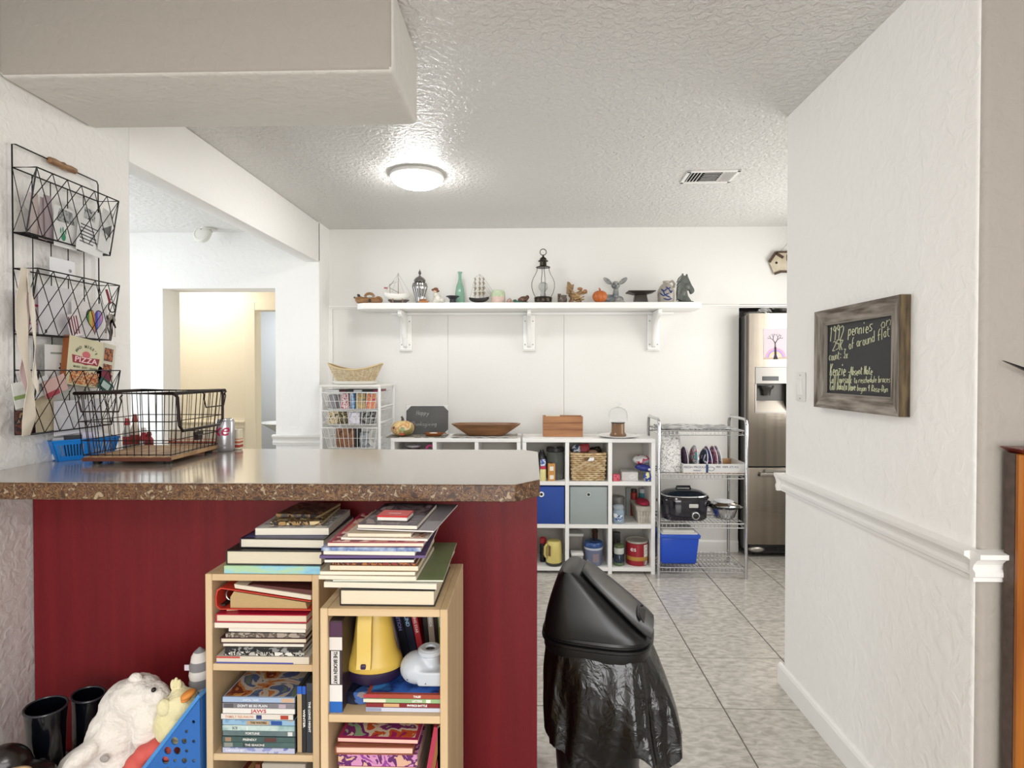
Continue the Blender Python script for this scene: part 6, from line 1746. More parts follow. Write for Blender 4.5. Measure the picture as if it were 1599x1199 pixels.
z, _, _ = book('brown and gold comic, second from the top of the left stack', 424, 503, 1.48, z, .009, .17, '3a2a1e', 'c9b48c', spine=True, rz=3, covm=pic('3a2a1e', 'a9844f', '1e1612', 'd4bd8c', sc_=40), group=G)
z, _, _ = book('dark comic with ragged tan pages, on the very top of the left stack', 430, 501, 1.52, z, .008, .14, '2a2320', 'b89c6c', spine=True, rz=-4, covm=pic('221c1a', '4f4a48', '8a6a42', '14100e', sc_=40), group=G)

G = 'books stacked on the right bookcase'
z = rz_ + .0003
z, _, _ = book('thickest cream paged hardcover at the bottom of the right stack', 530, 679, 1.245, z, .036, .25, '1c1a18', 'dccfb6', True, group=G)
z, _, _ = book('white paperback with wavy pages on the thickest hardcover', 505, 682, 1.25, z, .012, .26, 'dad6cc', 'e0d6c2', rz=-1.5, group=G)
z, _, _ = book('large magazine with olive green cover showing at the right', 520, 692, 1.255, z, .004, .28, '6f7d55', 'e6e2d8', covm=mat('6f7d55', .3, col2='8d9a72', scale=5), name='magazine', rz=1, group=G)
z, _, _ = book('cream paperback lying over the olive green magazine', 497, 650, 1.25, z, .009, .22, 'cfc6b0', 'e2d8c4', group=G, rz=-1)
z, _, _ = book('thin cream paperback below the brown floral one', 500, 648, 1.252, z, .008, .22, 'bfb59c', 'e6dcc8', group=G, rz=.5)
z, _, _ = book('tan covered book in the lower half of the right stack', 515, 653, 1.255, z, .011, .22, '9c7a52', 'dfd2b8', group=G)
z, _, _ = book('dark red paperback with gold and orange floral spine', 519, 650, 1.255, z, .006, .23, '6a2420', spine=True, covm=pic('5c1f1e', 'a8642c', '3c1a20', '8a3428', sc_=70), group=G)
z, _, _ = book('navy paperback with a white page edge in the right stack', 507, 646, 1.25, z, .007, .25, '23253c', 'e2dccf', group=G, rz=1.5)
z, _, _ = book('violet covered magazine curving out to the right of the stack', 500, 664, 1.255, z, .006, .28, '5f4a78', spine=True, name='magazine', rz=2, group=G)
z, _, _ = book('white paged booklet lying on the violet magazine', 505, 648, 1.255, z, .009, .22, 'cbb9a8', 'e6dfd0', group=G, rz=-.5)
z, _, _ = book('glossy pale blue magazine in the middle of the right stack', 502, 657, 1.25, z, .008, .27, '8fa3bf', spine=True, covm=mat('7f96b8', .25, cols=['a9b8cc', '5c74a4', 'c3ccd6'], scale=12, interp='LINEAR'), name='magazine', group=G)
z, _, _ = book('magazine with a crimson and pink photo cover above the pale blue one', 512, 661, 1.255, z, .008, .27, 'a8304a', 'e0d4be', rz=1, covm=None, top=pic('9c2440', 'c98a7a', 'e0bfae', '7a1c34', sc_=16), name='magazine', group=G)
z, _, _ = book('cream and pink recipe magazine with food photos', 532, 668, 1.27, z, .005, .26, 'd9cfc2', 'e6e0d4', rz=-2, top=pic('d9c8b4', 'b06a52', 'e3d9cc', 'c98f7a', sc_=24), name='magazine', group=G)
z, _, _ = book('small cream notebook above the recipe magazine', 543, 642, 1.275, z, .008, .2, 'b8a68c', 'e2d6bf', group=G)
z, _, _ = book('large grey covered magazine jutting to the back right', 549, 672, 1.29, z, .004, .26, '7d7a80', 'dedad2', rz=-5, name='magazine', group=G, dx=.01)
z, _, _ = book('dark photo covered book with white pages on top of the right stack', 558, 652, 1.29, z, .009, .21, '3b3540', 'e0d8c8', rz=-3, top=pic('3b3540', '6a5c60', '26222c', '8a7a78', sc_=18), group=G)
a = at(614, 815, Y=1.33)
t = T('red_card_box', 'small flat red card box with white edge lying on the topmost book', 'box', (a.x, 1.32, z + .0006), R(-3), G)
t.part('body', MB().box((-.036, 0, 0), (.036, .055, .008)), mat('e0dad2', .5), bevel=.001)
t.part('lid', MB().box((-.037, -.001, .0083), (.037, .056, .012)), mat('c41e1e', .35), bevel=.001)
t.part('print', MB().box((-.015, .022, .0122), (.015, .025, .0126)), mat('e8c9c4', .5))

# left bookcase, upper shelf
G = 'books in the upper shelf of the left bookcase'
z = lzs[0]
z, t, W_ = book('yearbook with red and blue edge at the bottom of the upper shelf', 337, 482, 1.405, z, .018, .22, 'c9c2b6', 'd4c9b6', group=G)
t.part('colour_band', MB().box((-W_ / 2 - .0002, -.0006, .013), (-W_ / 2 + .06, -.0001, .0175)), mat('b8443c', .5))
t.part('colour_band', MB().box((-W_ / 2 - .0002, -.0006, .0002), (W_ / 2 - .04, -.0001, .0035)), mat('4a50a0', .5))
for lab, p0, p1, th, c, pg, hard, sp, cm in (
    ('black and white comic just above the red and blue edged yearbook', 349, 474, .009, '2c2c2c', 'cfcac0', 0, 1, pic('2c2c2c', 'b4b0a8', '1a1a1a', 'dedad0', sc_=50)),
    ('black paperback with silver lettered spine in the upper shelf', 350, 472, .010, '222222', 'd0cabe', 0, 1, pic('1c1c1e', '1c1c1e', '8a8a88', sc_=60)),
    ('thin white booklet between the black paperbacks', 348, 474, .007, 'd6d0c4', 'e6dfd0', 0, 0, None),
    ('cream hardcover with maroon boards in the middle of the upper shelf', 343, 478, .015, '3c1f26', 'ddd0b8', 1, 0, None),
    ('taupe paperback with mottled spine in the upper shelf', 352, 476, .011, '8a7d70', 'd0c5b2', 0, 1, pic('8a7d70', '5c5249', 'a3968a', sc_=45)),
    ('white paperback with navy back cover in the upper shelf', 356, 477, .010, '2c3454', 'e3dccd', 0, 0, None),
    ('wide white book just below the crimson hardcover', 334, 478, .013, 'd0c4bc', 'e6dccb', 0, 0, None),
    ('crimson hardcover with cream pages under the orange binder', 336, 479, .021, 'b5203c', 'dccbb0', 1, 0, None)):
    z, t, W_ = book(lab, p0, p1, 1.405 + rnd.uniform(0, .006), z, th, .22, c, pg, bool(hard), rz=rnd.uniform(-1, 1), spine=bool(sp), covm=cm, group=G)
# eraser + ring binder + folder
a = at(357, 940, Y=1.42)
t = T('wooden_block', 'small pale wooden block lying on the crimson hardcover', 'block', (a.x + .006, 1.43, z + .0004), R(10), G)
t.part('body', MB().box((-.014, -.006, 0), (.014, .006, .007)), mat('c9b08a', .6), bevel=.001)
a, b = at(334, 925, Y=1.41), at(487, 925, Y=1.41)
zb_ = z + .009
t = T('ring_binder', 'open orange red ring binder stuffed with tan pages, tilted in the upper shelf', 'binder', ((a.x + b.x) / 2, 1.41, zb_))
hw = (b.x - a.x) / 2 - .003
OR = mat('c43c2c', .35)
hL2, hR2, d_ = .056, .022, .23
shell = [(hw, 0), (-hw + .012, 0), (-hw + .002, .008), (-hw, .03), (-hw + .004, .05), (-hw + .014, hL2), (hw, hR2 + .002), (hw, hR2), (-hw + .016, hL2 - .003), (-hw + .007, .047), (-hw + .0035, .03), (-hw + .005, .01), (-hw + .013, .0025), (hw, .0025)]
t.part('cover', MB().prism(shell, 0, d_, 'y'), OR, smooth=True)
t.part('pages', MB().prism([(-hw + .036, .003), (hw - .012, .003), (hw - .016, .018), (-hw + .045, .044), (-hw + .036, .03)], .006, d_ - .008, 'y'), mat('b59a6c', .8, bump=.001, bscale=400, bstretch=(.01, .01, 1)))
g = MB()
for yy in (.03, .11, .19): g.tube([(-hw + .026 + .014 * math.cos(q), yy, .027 + .015 * math.sin(q)) for q in [R(v) for v in range(0, 360, 30)]], .0022, 6, True)
t.part('ring', g, mat('8d8a86', .3, .9), smooth=True)
t.part('ring_plate', MB().box((-hw + .008, .01, .006), (-hw + .02, .21, .01)), mat('33302c', .4, .5))
t = T('paper_folder', 'white paper folder sloping down over the orange ring binder', 'folder', ((a.x + b.x) / 2, 1.412, zb_ + .0005), group=G)
t.part('sheets', MB().prism([(-hw + .05, hL2 - .0035 + .0015), (hw + .0, hR2 + .004), (hw + .0, hR2 + .015), (-hw + .048, hL2 + .008)], 0, .22, 'y'), mat('d6cbb8', .7))
t.part('dark_cover', MB().prism([(-hw + .08, hL2 + .0045), (hw, hR2 + .0153), (hw, hR2 + .027), (-hw + .1, hL2 + .006)], .004, .2, 'y'), mat('5a2c28', .5))

# films
G = 'film cases in the left bookcase'
a, b = at(344, 1120, Y=1.405), at(463, 1120, Y=1.405)
cxm = (a.x + b.x) / 2
z = lzs[1] + .0005
WHT = mat('e9e7e2', .5)
def film(label, z, cm, txt=None, tcol=WHT, tx=0., tsz=.008, dx=0., rz=0., bands=(), tsx=1.):
    t = T('film_case', label, 'film', (cxm + dx, 1.405 + rnd.uniform(0, .003), z), R(rz), G)
    t.part('case', MB().box((-.095, 0, 0), (.095, .135, .0132)), mat('2c2f33', .35), bevel=.001)
    t.part('paper_sleeve', MB().box((-.092, -.0005, .0008), (.092, .132, .0137)), cm)
    for x0_, x1_, c in bands: t.part('spine_patch', MB().box((x0_, -.0009, .0018), (x1_, -.0005, .0118)), mat(c, .4))
    if txt: letters(txt, tsz, facing((tx, -.001, .0068)), 'lettering', tcol, t.o, sx=tsx, bold=.0001)
    return z + .0142
z = film('lavender blue and white film case at the bottom of the stack', z, mat('8c93c0', .3, cols=['b9bdd4', '6f7ab4'], scale=12), 'CARTOON SET', mat('e9e9ef', .5), -.06, .007, bands=((-.088, -.03, 'b4b8d0'),))
z = film('dark teal film case with white title, second from the bottom of the stack', z, mat('3f5555', .3, col2='54706c', scale=12), 'THE SEASONS', WHT, -.01, .008, bands=((-.04, .012, '2f4040'), (-.088, -.066, '8a8f86')))
z = film('dark teal film case with white and red title, third from the bottom', z, mat('3c5150', .3, col2='4c6662', scale=14), 'FRIENDLY', WHT, -.022, .008, bands=((.015, .045, '5a3a36'), (-.085, -.07, 'a0826a')))
z = film('grey green film case with white title, fourth from the bottom', z, mat('55686a', .3, col2='6c7f80', scale=14), 'FORTUNE', WHT, -.016, .008, bands=((.074, .086, 'd4d6d4'),))
z = film('pale mint film case in the middle of the stack', z, mat('a9c4c0', .3, cols=['c3d4cf', '8fb0ae'], scale=14, interp='LINEAR'), 'ICE', mat('6c6f6c', .5), -.06, .009, bands=((-.03, -.028, 'e6eae8'),))
z = film('blue and tan film case with a dark blue right end', z, mat('7c9fbe', .3, cols=['8fb4cf', 'a8a59a'], scale=10), 'THE WATERS', mat('2a2626', .5), .0, .007, bands=((-.03, .028, 'b59c7c'), (.032, .06, '2a4f96')))
z = film('white film case with faint orange letters, jutting out to the left', z, mat('dcd6cc', .3), 'FAMILY REUNION', mat('d9a88c', .5), -.045, .009, dx=-.004, bands=((.06, .08, 'a8402c'), (-.002, .012, '2c3c70')))
z = film('white film case with one short bold red title', z, mat('e3e0da', .3), 'JAWS', mat('b8222c', .4), .0, .0125, tsx=1.3)
z = film('grey film case with bold white title, second from the top', z, mat('6f6d74', .3, col2='8a868c', scale=14), "DON'T BE SO PLAIN", mat('efeff0', .5), -.015, .0085, bands=((-.088, -.064, '55535a'), (.052, .07, 'b4a4b0')))
z = film('pale blue topmost film case with an animal photo on its cover', z, mat('9fb4d0', .3), 'ANIMAL TALES', mat('e2e8f0', .5), -.02, .006, bands=((.058, .09, 'c9a88c'),))
t = T('cover_leaflet', 'glossy orange and brown photo cover lying on the topmost film case', 'cover', (cxm, 1.407, z + .0002), 0, G)
t.part('picture', MB().box((-.088, .004, 0), (.09, .128, .0006)), mat('6d7a68', .3, cols=['4c5f8a', 'b9aea0', 'b5703c', '6a2c22', 'c98a4c'], scale=11, dist=1.2))
for k, (px, wd, c, c2, lab, hh) in enumerate(((468, .011, 'b39a74', '2058b8', 'beige spined film case with a blue top standing right of the stack', .17), (475, .009, '23262a', '2058b8', 'thin black film case with white spine text, standing between beige and charcoal', .17), (483.5, .015, '2e3238', '3a3e46', 'charcoal film case with vertical white title, standing against the side panel', .178))):
    a = at(px, 1150, Y=1.41)
    t = T('film_case', lab, 'film', (a.x, 1.41, lzs[1] + .0005), 0, G)
    t.part('case', MB().box((-wd / 2, 0, 0), (wd / 2, .13, hh)), mat('30343a', .35), bevel=.001)
    t.part('paper_sleeve', MB().box((-wd / 2 - .0001, -.0006, .002), (wd / 2 + .0001, -.0001, hh - .02)), mat(c, .35))
    t.part('top_band', MB().box((-wd / 2 - .0001, -.0006, hh - .0199), (wd / 2 + .0001, -.0001, hh)), mat(c2, .35))
    if k:
        letters(('', 'WINTER', 'THE LONG NIGHT')[k], .0075, facing((0, -.0008, hh * .52), roll=-PI / 2), 'lettering', WHT, t.o, bold=.0002, sx=1.25 if k == 2 else 1.6)
# lower shelf of left bookcase: peeking things
G = 'things in the lower shelf of the left bookcase'
zf = lzs[2]
a, b = at(412, 1190, Y=1.41), at(488, 1190, Y=1.41)
t = T('grey_box', 'pale grey flat topped box in the lowest visible shelf', 'box', ((a.x + b.x) / 2 - .012, 1.41, zf), 0, G)
ht_ = lzs[1] - .017 - zf - .012
t.part('body', MB().box((-.056, 0, 0), (.056, .2, ht_)), mat('a8a094', .5), bevel=.002)
for k, (c, lab) in enumerate((('6b3a24', 'brown spined book standing beside the pale grey box'), ('8a6a3c', 'ochre spined book standing at the left of the lowest visible shelf'), ('5a1c1c', 'dark red book squeezed between the ochre book and the brown one'))):
    xx = at(404 - 12 * k, 1190, Y=1.41).x
    t = T('book', lab, 'book', (xx - .004, 1.412, zf + .0003), 0, G)
    t.part('cover', MB().box((-.0065, 0, 0), (.0065, .18, ht_ - .004 - .01 * k)), mat(c, .5), bevel=.001)

# right bookcase, upper bay
z = rzs[0] + .0005
a, b = at(513, 1050, Y=1.24), at(534, 1050, Y=1.24)
hh = at(524, 969, Y=1.24).z - z
t = T('tall_book', 'tall black standing book with vertical capitals on its white spine panel', 'book', ((a.x + b.x) / 2 - .001, 1.24, z), 0, 'books in the right bookcase')
hw = (b.x - a.x) / 2 - .001
t.part('cover', MB().box((-hw, 0, 0), (hw, .2, hh)), mat('2a2028', .35, col2='4a3a3c', scale=20), bevel=.001)
t.o.location.x += .0025
for z0_, z1_, c, nm in ((0, .12, '1f5fae', 'blue_band'), (.12, .3, 'd9d6d0', 'white_band'), (.68, .82, 'd6cfc8', 'white_band'), (.83, .98, '4a2a44', 'plum_band')):
    t.part(nm, MB().box((-hw - .0001, -.0006, hh * z0_), (hw + .0001, -.0001, hh * z1_)), mat(c, .4))
t.part('title_panel', MB().box((-hw * .75, -.0006, hh * .31), (hw * .6, -.0001, hh * .67)), mat('cfcac4', .4))
letters('THE BROKEN WAY', .0115, facing((-.001, -.0008, hh * .49), roll=-PI / 2), 'lettering', mat('1b1718', .5), t.o, bold=.0003, sx=.72)
G = 'books standing at the back of the right bookcase'
def standing(px, wd, hh_, Y, tl, c, lab, txt=None, tc=WHT, cm=None, z_=None):
    a = at(px, 1060, Y=Y)
    t = T('book', lab, 'book', (a.x, Y, z if z_ is None else z_), rot=(0, R(tl), 0), group=G)
    t.part('cover', MB().box((-wd / 2, 0, 0), (wd / 2, .1, hh_)), cm or mat(c, .4), bevel=.001)
    if txt: letters(txt, wd * .62, facing((0, -.0006, hh_ * .66), roll=-PI / 2), 'lettering', tc, t.o, bold=.0002)
standing(548, .01, .2, 1.34, -2, '1e2a4c', 'navy thin book standing left of the yellow lantern')
standing(556, .008, .2, 1.34, -2, 'b9a4a4', 'pinkish thin book pressed against the yellow lantern')
standing(628, .012, .2, 1.42, -14, 'cbb8c0', 'white and pink spined book leaning right behind the lantern')
standing(640, .02, .2, 1.42, -13, '16161f', 'black leaning book with violet title behind the lantern', 'POSITION', mat('8a86c8', .5))
standing(652, .02, .2, 1.42, -12, '15172a', 'navy leaning book with pale blue title', 'BLIND', mat('9fc4e0', .5))
standing(663, .015, .2, 1.42, -11, 'b02a30', 'bright red leaning book with small white title', 'MORNING STAR', mat('e8d0c8', .5))
standing(672, .012, .19, 1.42, -6, '1a1614', 'plain black leaning book right of the bright red one')
standing(679, .015, .19, 1.42, -5, 'a39484', 'beige leaning book above the white device', 'SEEDS')
standing(686, .010, .19, 1.42, -4, '2a1a1a', 'black and red leaning book between beige and green')
standing(691, .011, .19, 1.42, -3, '6f8a4c', 'green spined book near the right side panel', 'GARDEN')
# flat books
G = 'flat books under the white device'
zz_ = z
for k, (c, lab, bands, tx) in enumerate((('c3c6d4', 'white and lavender paperback at the bottom of the flat pile', ((-.085, -.05, '8d92a8'),), None),
                                     ('7d1f24', 'dark red paperback with white lettering, second in the flat pile', ((-.045, -.01, 'c9a070'),), 'PHYSICS BATTLE'),
                                     ('8fae7c', 'green and cream paperback, third in the flat pile', ((-.09, -.04, 'd9d0b8'), (.05, .06, 'e6e2d0')), 'LETTERS'),
                                     ('9c4430', 'brick red paperback with a blue cover on top of the flat pile', ((-.09, -.055, 'a8343c'),), 'TALES'))):
    zz_, t, W_ = book(lab, 571, 689, 1.245, zz_, .0088, .16, c, spine=True, group=G, top=mat('1f3f8c', .35, cols=['2f63b8', '172a66', '3c7fbf'], scale=12, interp='LINEAR') if k == 3 else None)
    for x0_, x1_, bc in bands: t.part('spine_patch', MB().box((x0_, -.0005, .001), (x1_, -.0001, .008)), mat(bc, .5))
    if tx: letters(tx, .006, facing((.03, -.0006, .0045)), 'lettering', WHT, t.o, bold=.0002)
# dark round tin + yellow lantern
a = at(556, 1090, Y=1.31)
t = T('round_tin', 'shallow dark blue picture tin under the yellow lantern', 'tin', (a.x + .012, 1.32, z), group='things in the right bookcase')
t.part('body', MB().lathe([(.05, 0), (.054, .003), (.054, .024), (.05, .028), (.001, .028)], 36), mat('23263a', .3, cols=['17182a', '3c5f9c', '8a7f80'], scale=22), smooth=True)
a = at(586, 1082, Y=1.31)
t = T('camping_lantern', 'mustard yellow camping lantern with dark base and strap handle', 'lantern', (a.x - .004, 1.32, z + .036), rot=(R(-2), R(-1), 0), group='things in the right bookcase')
YL = mat('c9a84a', .38)
def lring(prof, sy=.8): return MB().lathe(prof, 40, sy=sy)
t.part('base', lring([(.05, 0), (.058, .006), (.064, .022), (.064, .03), (.001, .031)]), mat('2a1c38', .35), smooth=True)
t.part('body', lring([(.0655, .0315), (.067, .038), (.064, .05), (.054, .066), (.048, .09), (.044, .12), (.04, .15), (.036, .168), (.001, .169)]), YL, smooth=True)
g = MB()
pr = [(-.056, .045), (-.05, .065), (-.047, .1), (-.044, .135), (-.036, .162), (-.02, .172)]
g.sheet(lambda u, v: (-.009 + (v - .5) * .032, pr[min(int(u * 5), 4)][0] + (pr[min(int(u * 5), 4) + 1][0] - pr[min(int(u * 5), 4)][0]) * (u * 5 - min(int(u * 5), 4)), pr[min(int(u * 5), 4)][1] + (pr[min(int(u * 5), 4) + 1][1] - pr[min(int(u * 5), 4)][1]) * (u * 5 - min(int(u * 5), 4))), 10, 4, .006)
t.part('strap_handle', g, mat('d4b65c', .38), smooth=True)
t.part('button', MB().cbox((-.009, -.0605, .053), (.012, .008, .011)), mat('33204a', .3), bevel=.003, seg=2)
# white device
def fuse(name, mb, m, parent, vox=.006, noise=0., nscale=.03, smooth_it=6):
    """one continuous skin over overlapping lumps"""
    me0 = bpy.data.meshes.new('tmp'); me0.from_pydata(mb.v, [], mb.f)
    o = bpy.data.objects.new('tmp', me0); COL.objects.link(o)
    r = o.modifiers.new('r', 'REMESH'); r.mode = 'VOXEL'; r.voxel_size = vox
    s_ = o.modifiers.new('s', 'SMOOTH'); s_.iterations = smooth_it; s_.factor = .5
    if noise:
        tx = bpy.data.textures.new('n', 'CLOUDS'); tx.noise_scale = nscale
        d = o.modifiers.new('d', 'DISPLACE'); d.texture = tx; d.strength = noise; d.mid_level = .5; d.texture_coords = 'LOCAL'
    bpy.context.view_layer.update()
    me = bpy.data.meshes.new_from_object(o.evaluated_get(bpy.context.evaluated_depsgraph_get()))
    bpy.data.objects.remove(o)
    me.materials.clear(); me.materials.append(m)
    me.polygons.foreach_set('use_smooth', [True] * len(me.polygons))
    q = bpy.data.objects.new(name, me); COL.objects.link(q); q.parent = parent
    return q
a = at(658, 1075, Y=1.29)
t = T('white_humidifier', 'small rounded white device with a raised spout and dark opening', 'device', (a.x + .002, 1.295, zz_ + .0006), group='things in the right bookcase')
WD_ = mat('b9bfc6', .35)
g = MB().ell((-.012, 0, .035), (.04, .04, .035)).ell((.01, 0, .025), (.042, .04, .025)).cyl((.018, 0, .02), (.018, 0, .068), .025, .022, 20).box((-.005, -.04, .01), (.048, .03, .042))
fuse('body', g, WD_, t.o, .003, smooth_it=8)
t.part('spout_rim', MB().lathe([(.022, .066), (.028, .07), (.028, .078), (.022, .082), (.013, .081), (.011, .076)], 28, (.018, 0, 0), cap=False), WD_, smooth=True)
t.part('spout_hole', MB().lathe([(.0125, .0765), (.001, .0765)], 20, (.018, 0, 0), cap=False), mat('2c2624', .6))
t.part('vent_dot', MB().ell((-.028, -.036, .024), .0012).ell((-.006, -.0405, .014), .0012).ell((.014, -.041, .018), .0012), BLK)
# right bookcase, lower bay: stack reaching out of view
G = 'books in the lower bay of the right bookcase'
zlow = rzs[1]
zt_ = at(590, 1149, Y=1.245).z
seq = [('plain white workbook at the foot of the lower pile', .02, 'd9d0c4', 0, None), ('pink school book low in the lower pile', .02, 'c0607a', 0, None),
       ('grey school book in the lower pile', .018, '8d8a88', 0, None)]
zz2 = zlow + .0005
rest = zt_ - zlow - .005 - (.011 + .02 + .03 + .006)
n_ = max(int(rest / .02), 0)
for k in range(n_):
    lab, th, c, sp, cm = seq[k % 3]
    zz2, t, W_ = book(lab + (' under it' if k > 2 else ''), 528, 648, 1.25, zz2, rest / n_ - .0012, .2, c, group=G)
zz2, t, W_ = book('violet and magenta spined puzzle book under the bronze covered one', 527, 651, 1.25, zz2, .027, .2, '7a2c7c', spine=True, covm=pic('8a3c8c', 'c98ab0', '5c1f60', 'd0a48c', sc_=32), group=G)
zz2, t, W_ = book('pink paged hardcover with a bronze photo cover', 522, 645, 1.245, zz2, .018, .2, '8a4a34', 'ddb9a4', True, rz=.5, top=mat('8a5234', .35, col2='b07a58', scale=7), group=G)
zz2, t, W_ = book('magenta and orange flowered book on top of the lower pile', 526, 652, 1.255, zz2 + .002, .009, .2, 'a82c5a', 'e0b8a8', rz=-1, top=pic('a82460', 'c9582c', 'd9c8b0', '7a2c6c', '8fae8a', sc_=17), group=G)
G = 'books standing in the lower bay of the right bookcase'
for px, wd, c, lab, tl, hh_ in ((657, .012, 'a8304a', 'rose red book leaning beside the lower pile', 10, .2), (664, .012, '8a5a2c', 'kraft brown book leaning beside the lower pile', 10, .205), (672, .014, 'b01838', 'crimson book leaning with its flat cover showing', 9, .195), (686, .01, '4a5240', 'grey green book upright at the right side panel', 0, .2)):
    standing(px, wd, hh_, 1.25, tl, c, lab, z_=zlow + .0025)

# ================================================================ SWING-LID WASTE BIN
t = T('waste_bin', 'black swing lid waste bin draped with a shiny black bin bag', 'bin', (.232, 1.86, 0), R(-14))
BP2 = mat('0c0c0d', .32)
def ring2(cx, cy, a, b, z, n=44, pw=.62):
    return [(cx + a * math.copysign(abs(math.cos(q)) ** pw, math.cos(q)), cy + b * math.copysign(abs(math.sin(q)) ** pw, math.sin(q)), z) for q in [2 * PI * i / n for i in range(n)]]
def loft(rings):
    n = len(rings[0]); vs = [p for r in rings for p in r]
    return MB().add(vs, [(j * n + i, j * n + (i + 1) % n, (j + 1) * n + (i + 1) % n, (j + 1) * n + i) for j in range(len(rings) - 1) for i in range(n)] + [tuple(range(n))[::-1], tuple(range((len(rings) - 1) * n, len(rings) * n))])
ZB = .53
t.part('body', loft([ring2(0, 0, .12, .095, 0), ring2(0, 0, .125, .1, .01), ring2(0, 0, .16, .125, ZB)]), BP2, smooth=True)
t.part('lid_collar', loft([ring2(0, 0, .168, .134, ZB - .03), ring2(0, 0, .171, .137, ZB - .02), ring2(0, 0, .171, .137, ZB + .0), ring2(0, 0, .178, .144, ZB + .006), ring2(0, 0, .178, .144, ZB + .014), ring2(0, 0, .17, .136, ZB + .017), ring2(0, 0, .17, .136, ZB + .022), ring2(0, 0, .176, .142, ZB + .027), ring2(0, 0, .172, .138, ZB + .034)]), BP2, smooth=True)
LH2 = .185
rings = []
for k in range(15):
    u = k / 14
    z_ = ZB + .0345 + LH2 * u
    xl = -.168 + .05 * u ** 1.5
    xr = .17 - .225 * (max(u - .03, 0) / .97) ** 1.02
    if u > .93: xl += .012 * (u - .93) / .07; xr -= .012 * (u - .93) / .07
    rings.append(ring2((xl + xr) / 2, 0, (xr - xl) / 2, .136 - .052 * u ** 1.6, z_, pw=.5))
t.part('hood', loft(rings), BP2, smooth=True)
# swinging flap on the slope
sx0, sz0, sx1, sz1 = .172, ZB + .045, -.045, ZB + .0345 + LH2 + .002
def flap(u, v, off=.003):
    x_ = sx0 + (sx1 - sx0) * u; z_ = sz0 + (sz1 - sz0) * u
    hw_ = (.1 - .036 * u ** 1.5) * (1 - .12 * abs(2 * u - 1) ** 6)
    w_ = (v - .5) * 2
    return (x_ + off * .7 - .004 * w_ * w_, w_ * hw_, z_ + off * .7 - .006 * w_ ** 4)
t.part('swing_flap', MB().sheet(lambda u, v: flap(u, v, .003), 20, 16, .005), mat('232325', .28), smooth=True)  # flap greyer than the black hood, its reflection put into the colour
g = MB()
g.tube([flap(.18 + .06 * math.sin(q), .5 + .3 * math.cos(q) * 1.0, .010) for q in [R(v) for v in range(0, 181, 15)]], .004, 6)
t.part('flap_lip', g, BP2, smooth=True)
g = MB().sheet(lambda u, v: flap(.1 + .1 * u * (1 - (2 * v - 1) ** 2) + .03, .22 + .56 * v, .0085), 4, 14, .001)
t.part('flap_slot', g, mat('030303', .6))
# bag
def bag(u, v):
    q = 2 * PI * u
    rg_ = math.sin(q * 11 + 1.3 * math.sin(q * 3)) * .5 + math.sin(q * 23 + 4 * v) * .3 + math.sin(q * 6 - 5 * v) * .4
    right = max(math.cos(q + .25), 0) ** 2
    near = max(-math.sin(q), 0)
    L_ = .23 + .05 * math.sin(q * 3 + 1) + .03 * math.sin(q * 7) + .12 * right * near + .04 * near
    left = max(-math.cos(q + .2), 0)
    fl = .004 + v * (.012 + .085 * right + .012 * near) * (1 - .8 * left) + rg_ * (.004 + .012 * v) * (1 - .7 * left) + .018 * math.sin(v * PI) * (.6 + .4 * math.sin(q * 5 + 2)) * (1 - .9 * left)
    c, s_ = math.cos(q), math.sin(q)
    a_, b_ = .164, .13
    return ((a_ + max(fl, .002)) * math.copysign(abs(c) ** .66, c), (b_ + max(fl, .002)) * math.copysign(abs(s_) ** .66, s_), ZB - .02 - L_ * v)
t.part('bin_bag', MB().sheet(bag, 140, 22), mat('0a0807', .17, spec=.6, bump=.006, bscale=16, bdetail=4, bdist=1.5), smooth=True)

# ================================================================ TOYS by the left wall
t = T('toy_chest', 'plain low wooden chest under the heap of toys and boots', 'chest', (-1.16, 1.37, 0))
t.part('body', MB().box((-.37, -.07, 0), (.345, .33, .185)), mat('8a6a48', .6), bevel=.004)
t.part('lid', MB().box((-.375, -.075, .1855), (.35, .335, .2)), mat('8a6a48', .6), bevel=.004)
ZC = .2008
FUR = mat('e6e0d8', .9, sheen=.4, bump=.008, bscale=55, bdetail=5, col2='e6e0d6', scale=8)
def W(px, py, Y): return at(px, py, Y=Y)
# polar bear
o0 = W(180, 1180, 1.5)
t = T('plush_bear', 'white fluffy plush polar bear slumped with its head turned right', 'plush toy', (o0.x, 1.5, ZC), group='plush toys in the heap')
def L(px, py, Y=1.5): return Vector(W(px, py, Y)) - Vector(t.o.location)
g = MB()
def e_(px, py, rx, ry, rz_, Y=1.5, rot=None): g.ell(L(px, py, Y), (rx, ry, rz_), 20, 14, rot)
e_(185, 1150, .075, .075, .1); e_(200, 1105, .07, .065, .075); e_(215, 1085, .062, .06, .052, 1.48)
e_(245, 1082, .032, .034, .027, 1.46, (0, R(20), 0)); e_(256, 1090, .022, .022, .018, 1.455)
e_(150, 1200, .095, .08, .07); e_(200, 1195, .09, .08, .08); e_(130, 1180, .055, .045, .025, 1.42, (0, R(-42), 0)); e_(178, 1248, .12, .09, .06); e_(178, 1262, .11, .085, .05)
e_(232, 1130, .045, .045, .07, 1.46)
fuse('body', g, FUR, t.o, .008, noise=.014, nscale=.03, smooth_it=5)
for px, py, n_ in ((240, 1077, 'eye'),): t.part(n_, MB().ell(L(px, py, 1.428), .006), BLK, smooth=True)
t.part('nose', MB().ell(L(266, 1088, 1.44), (.008, .007, .006)), BLK, smooth=True)
t.part('ear', MB().ell(L(212, 1060, 1.47), (.018, .012, .016), noise=.1), FUR, smooth=True)
t.part('paw_pad', MB().ell(L(163, 1185, 1.417), (.012, .004, .009)), mat('a09a96', .7), smooth=True)
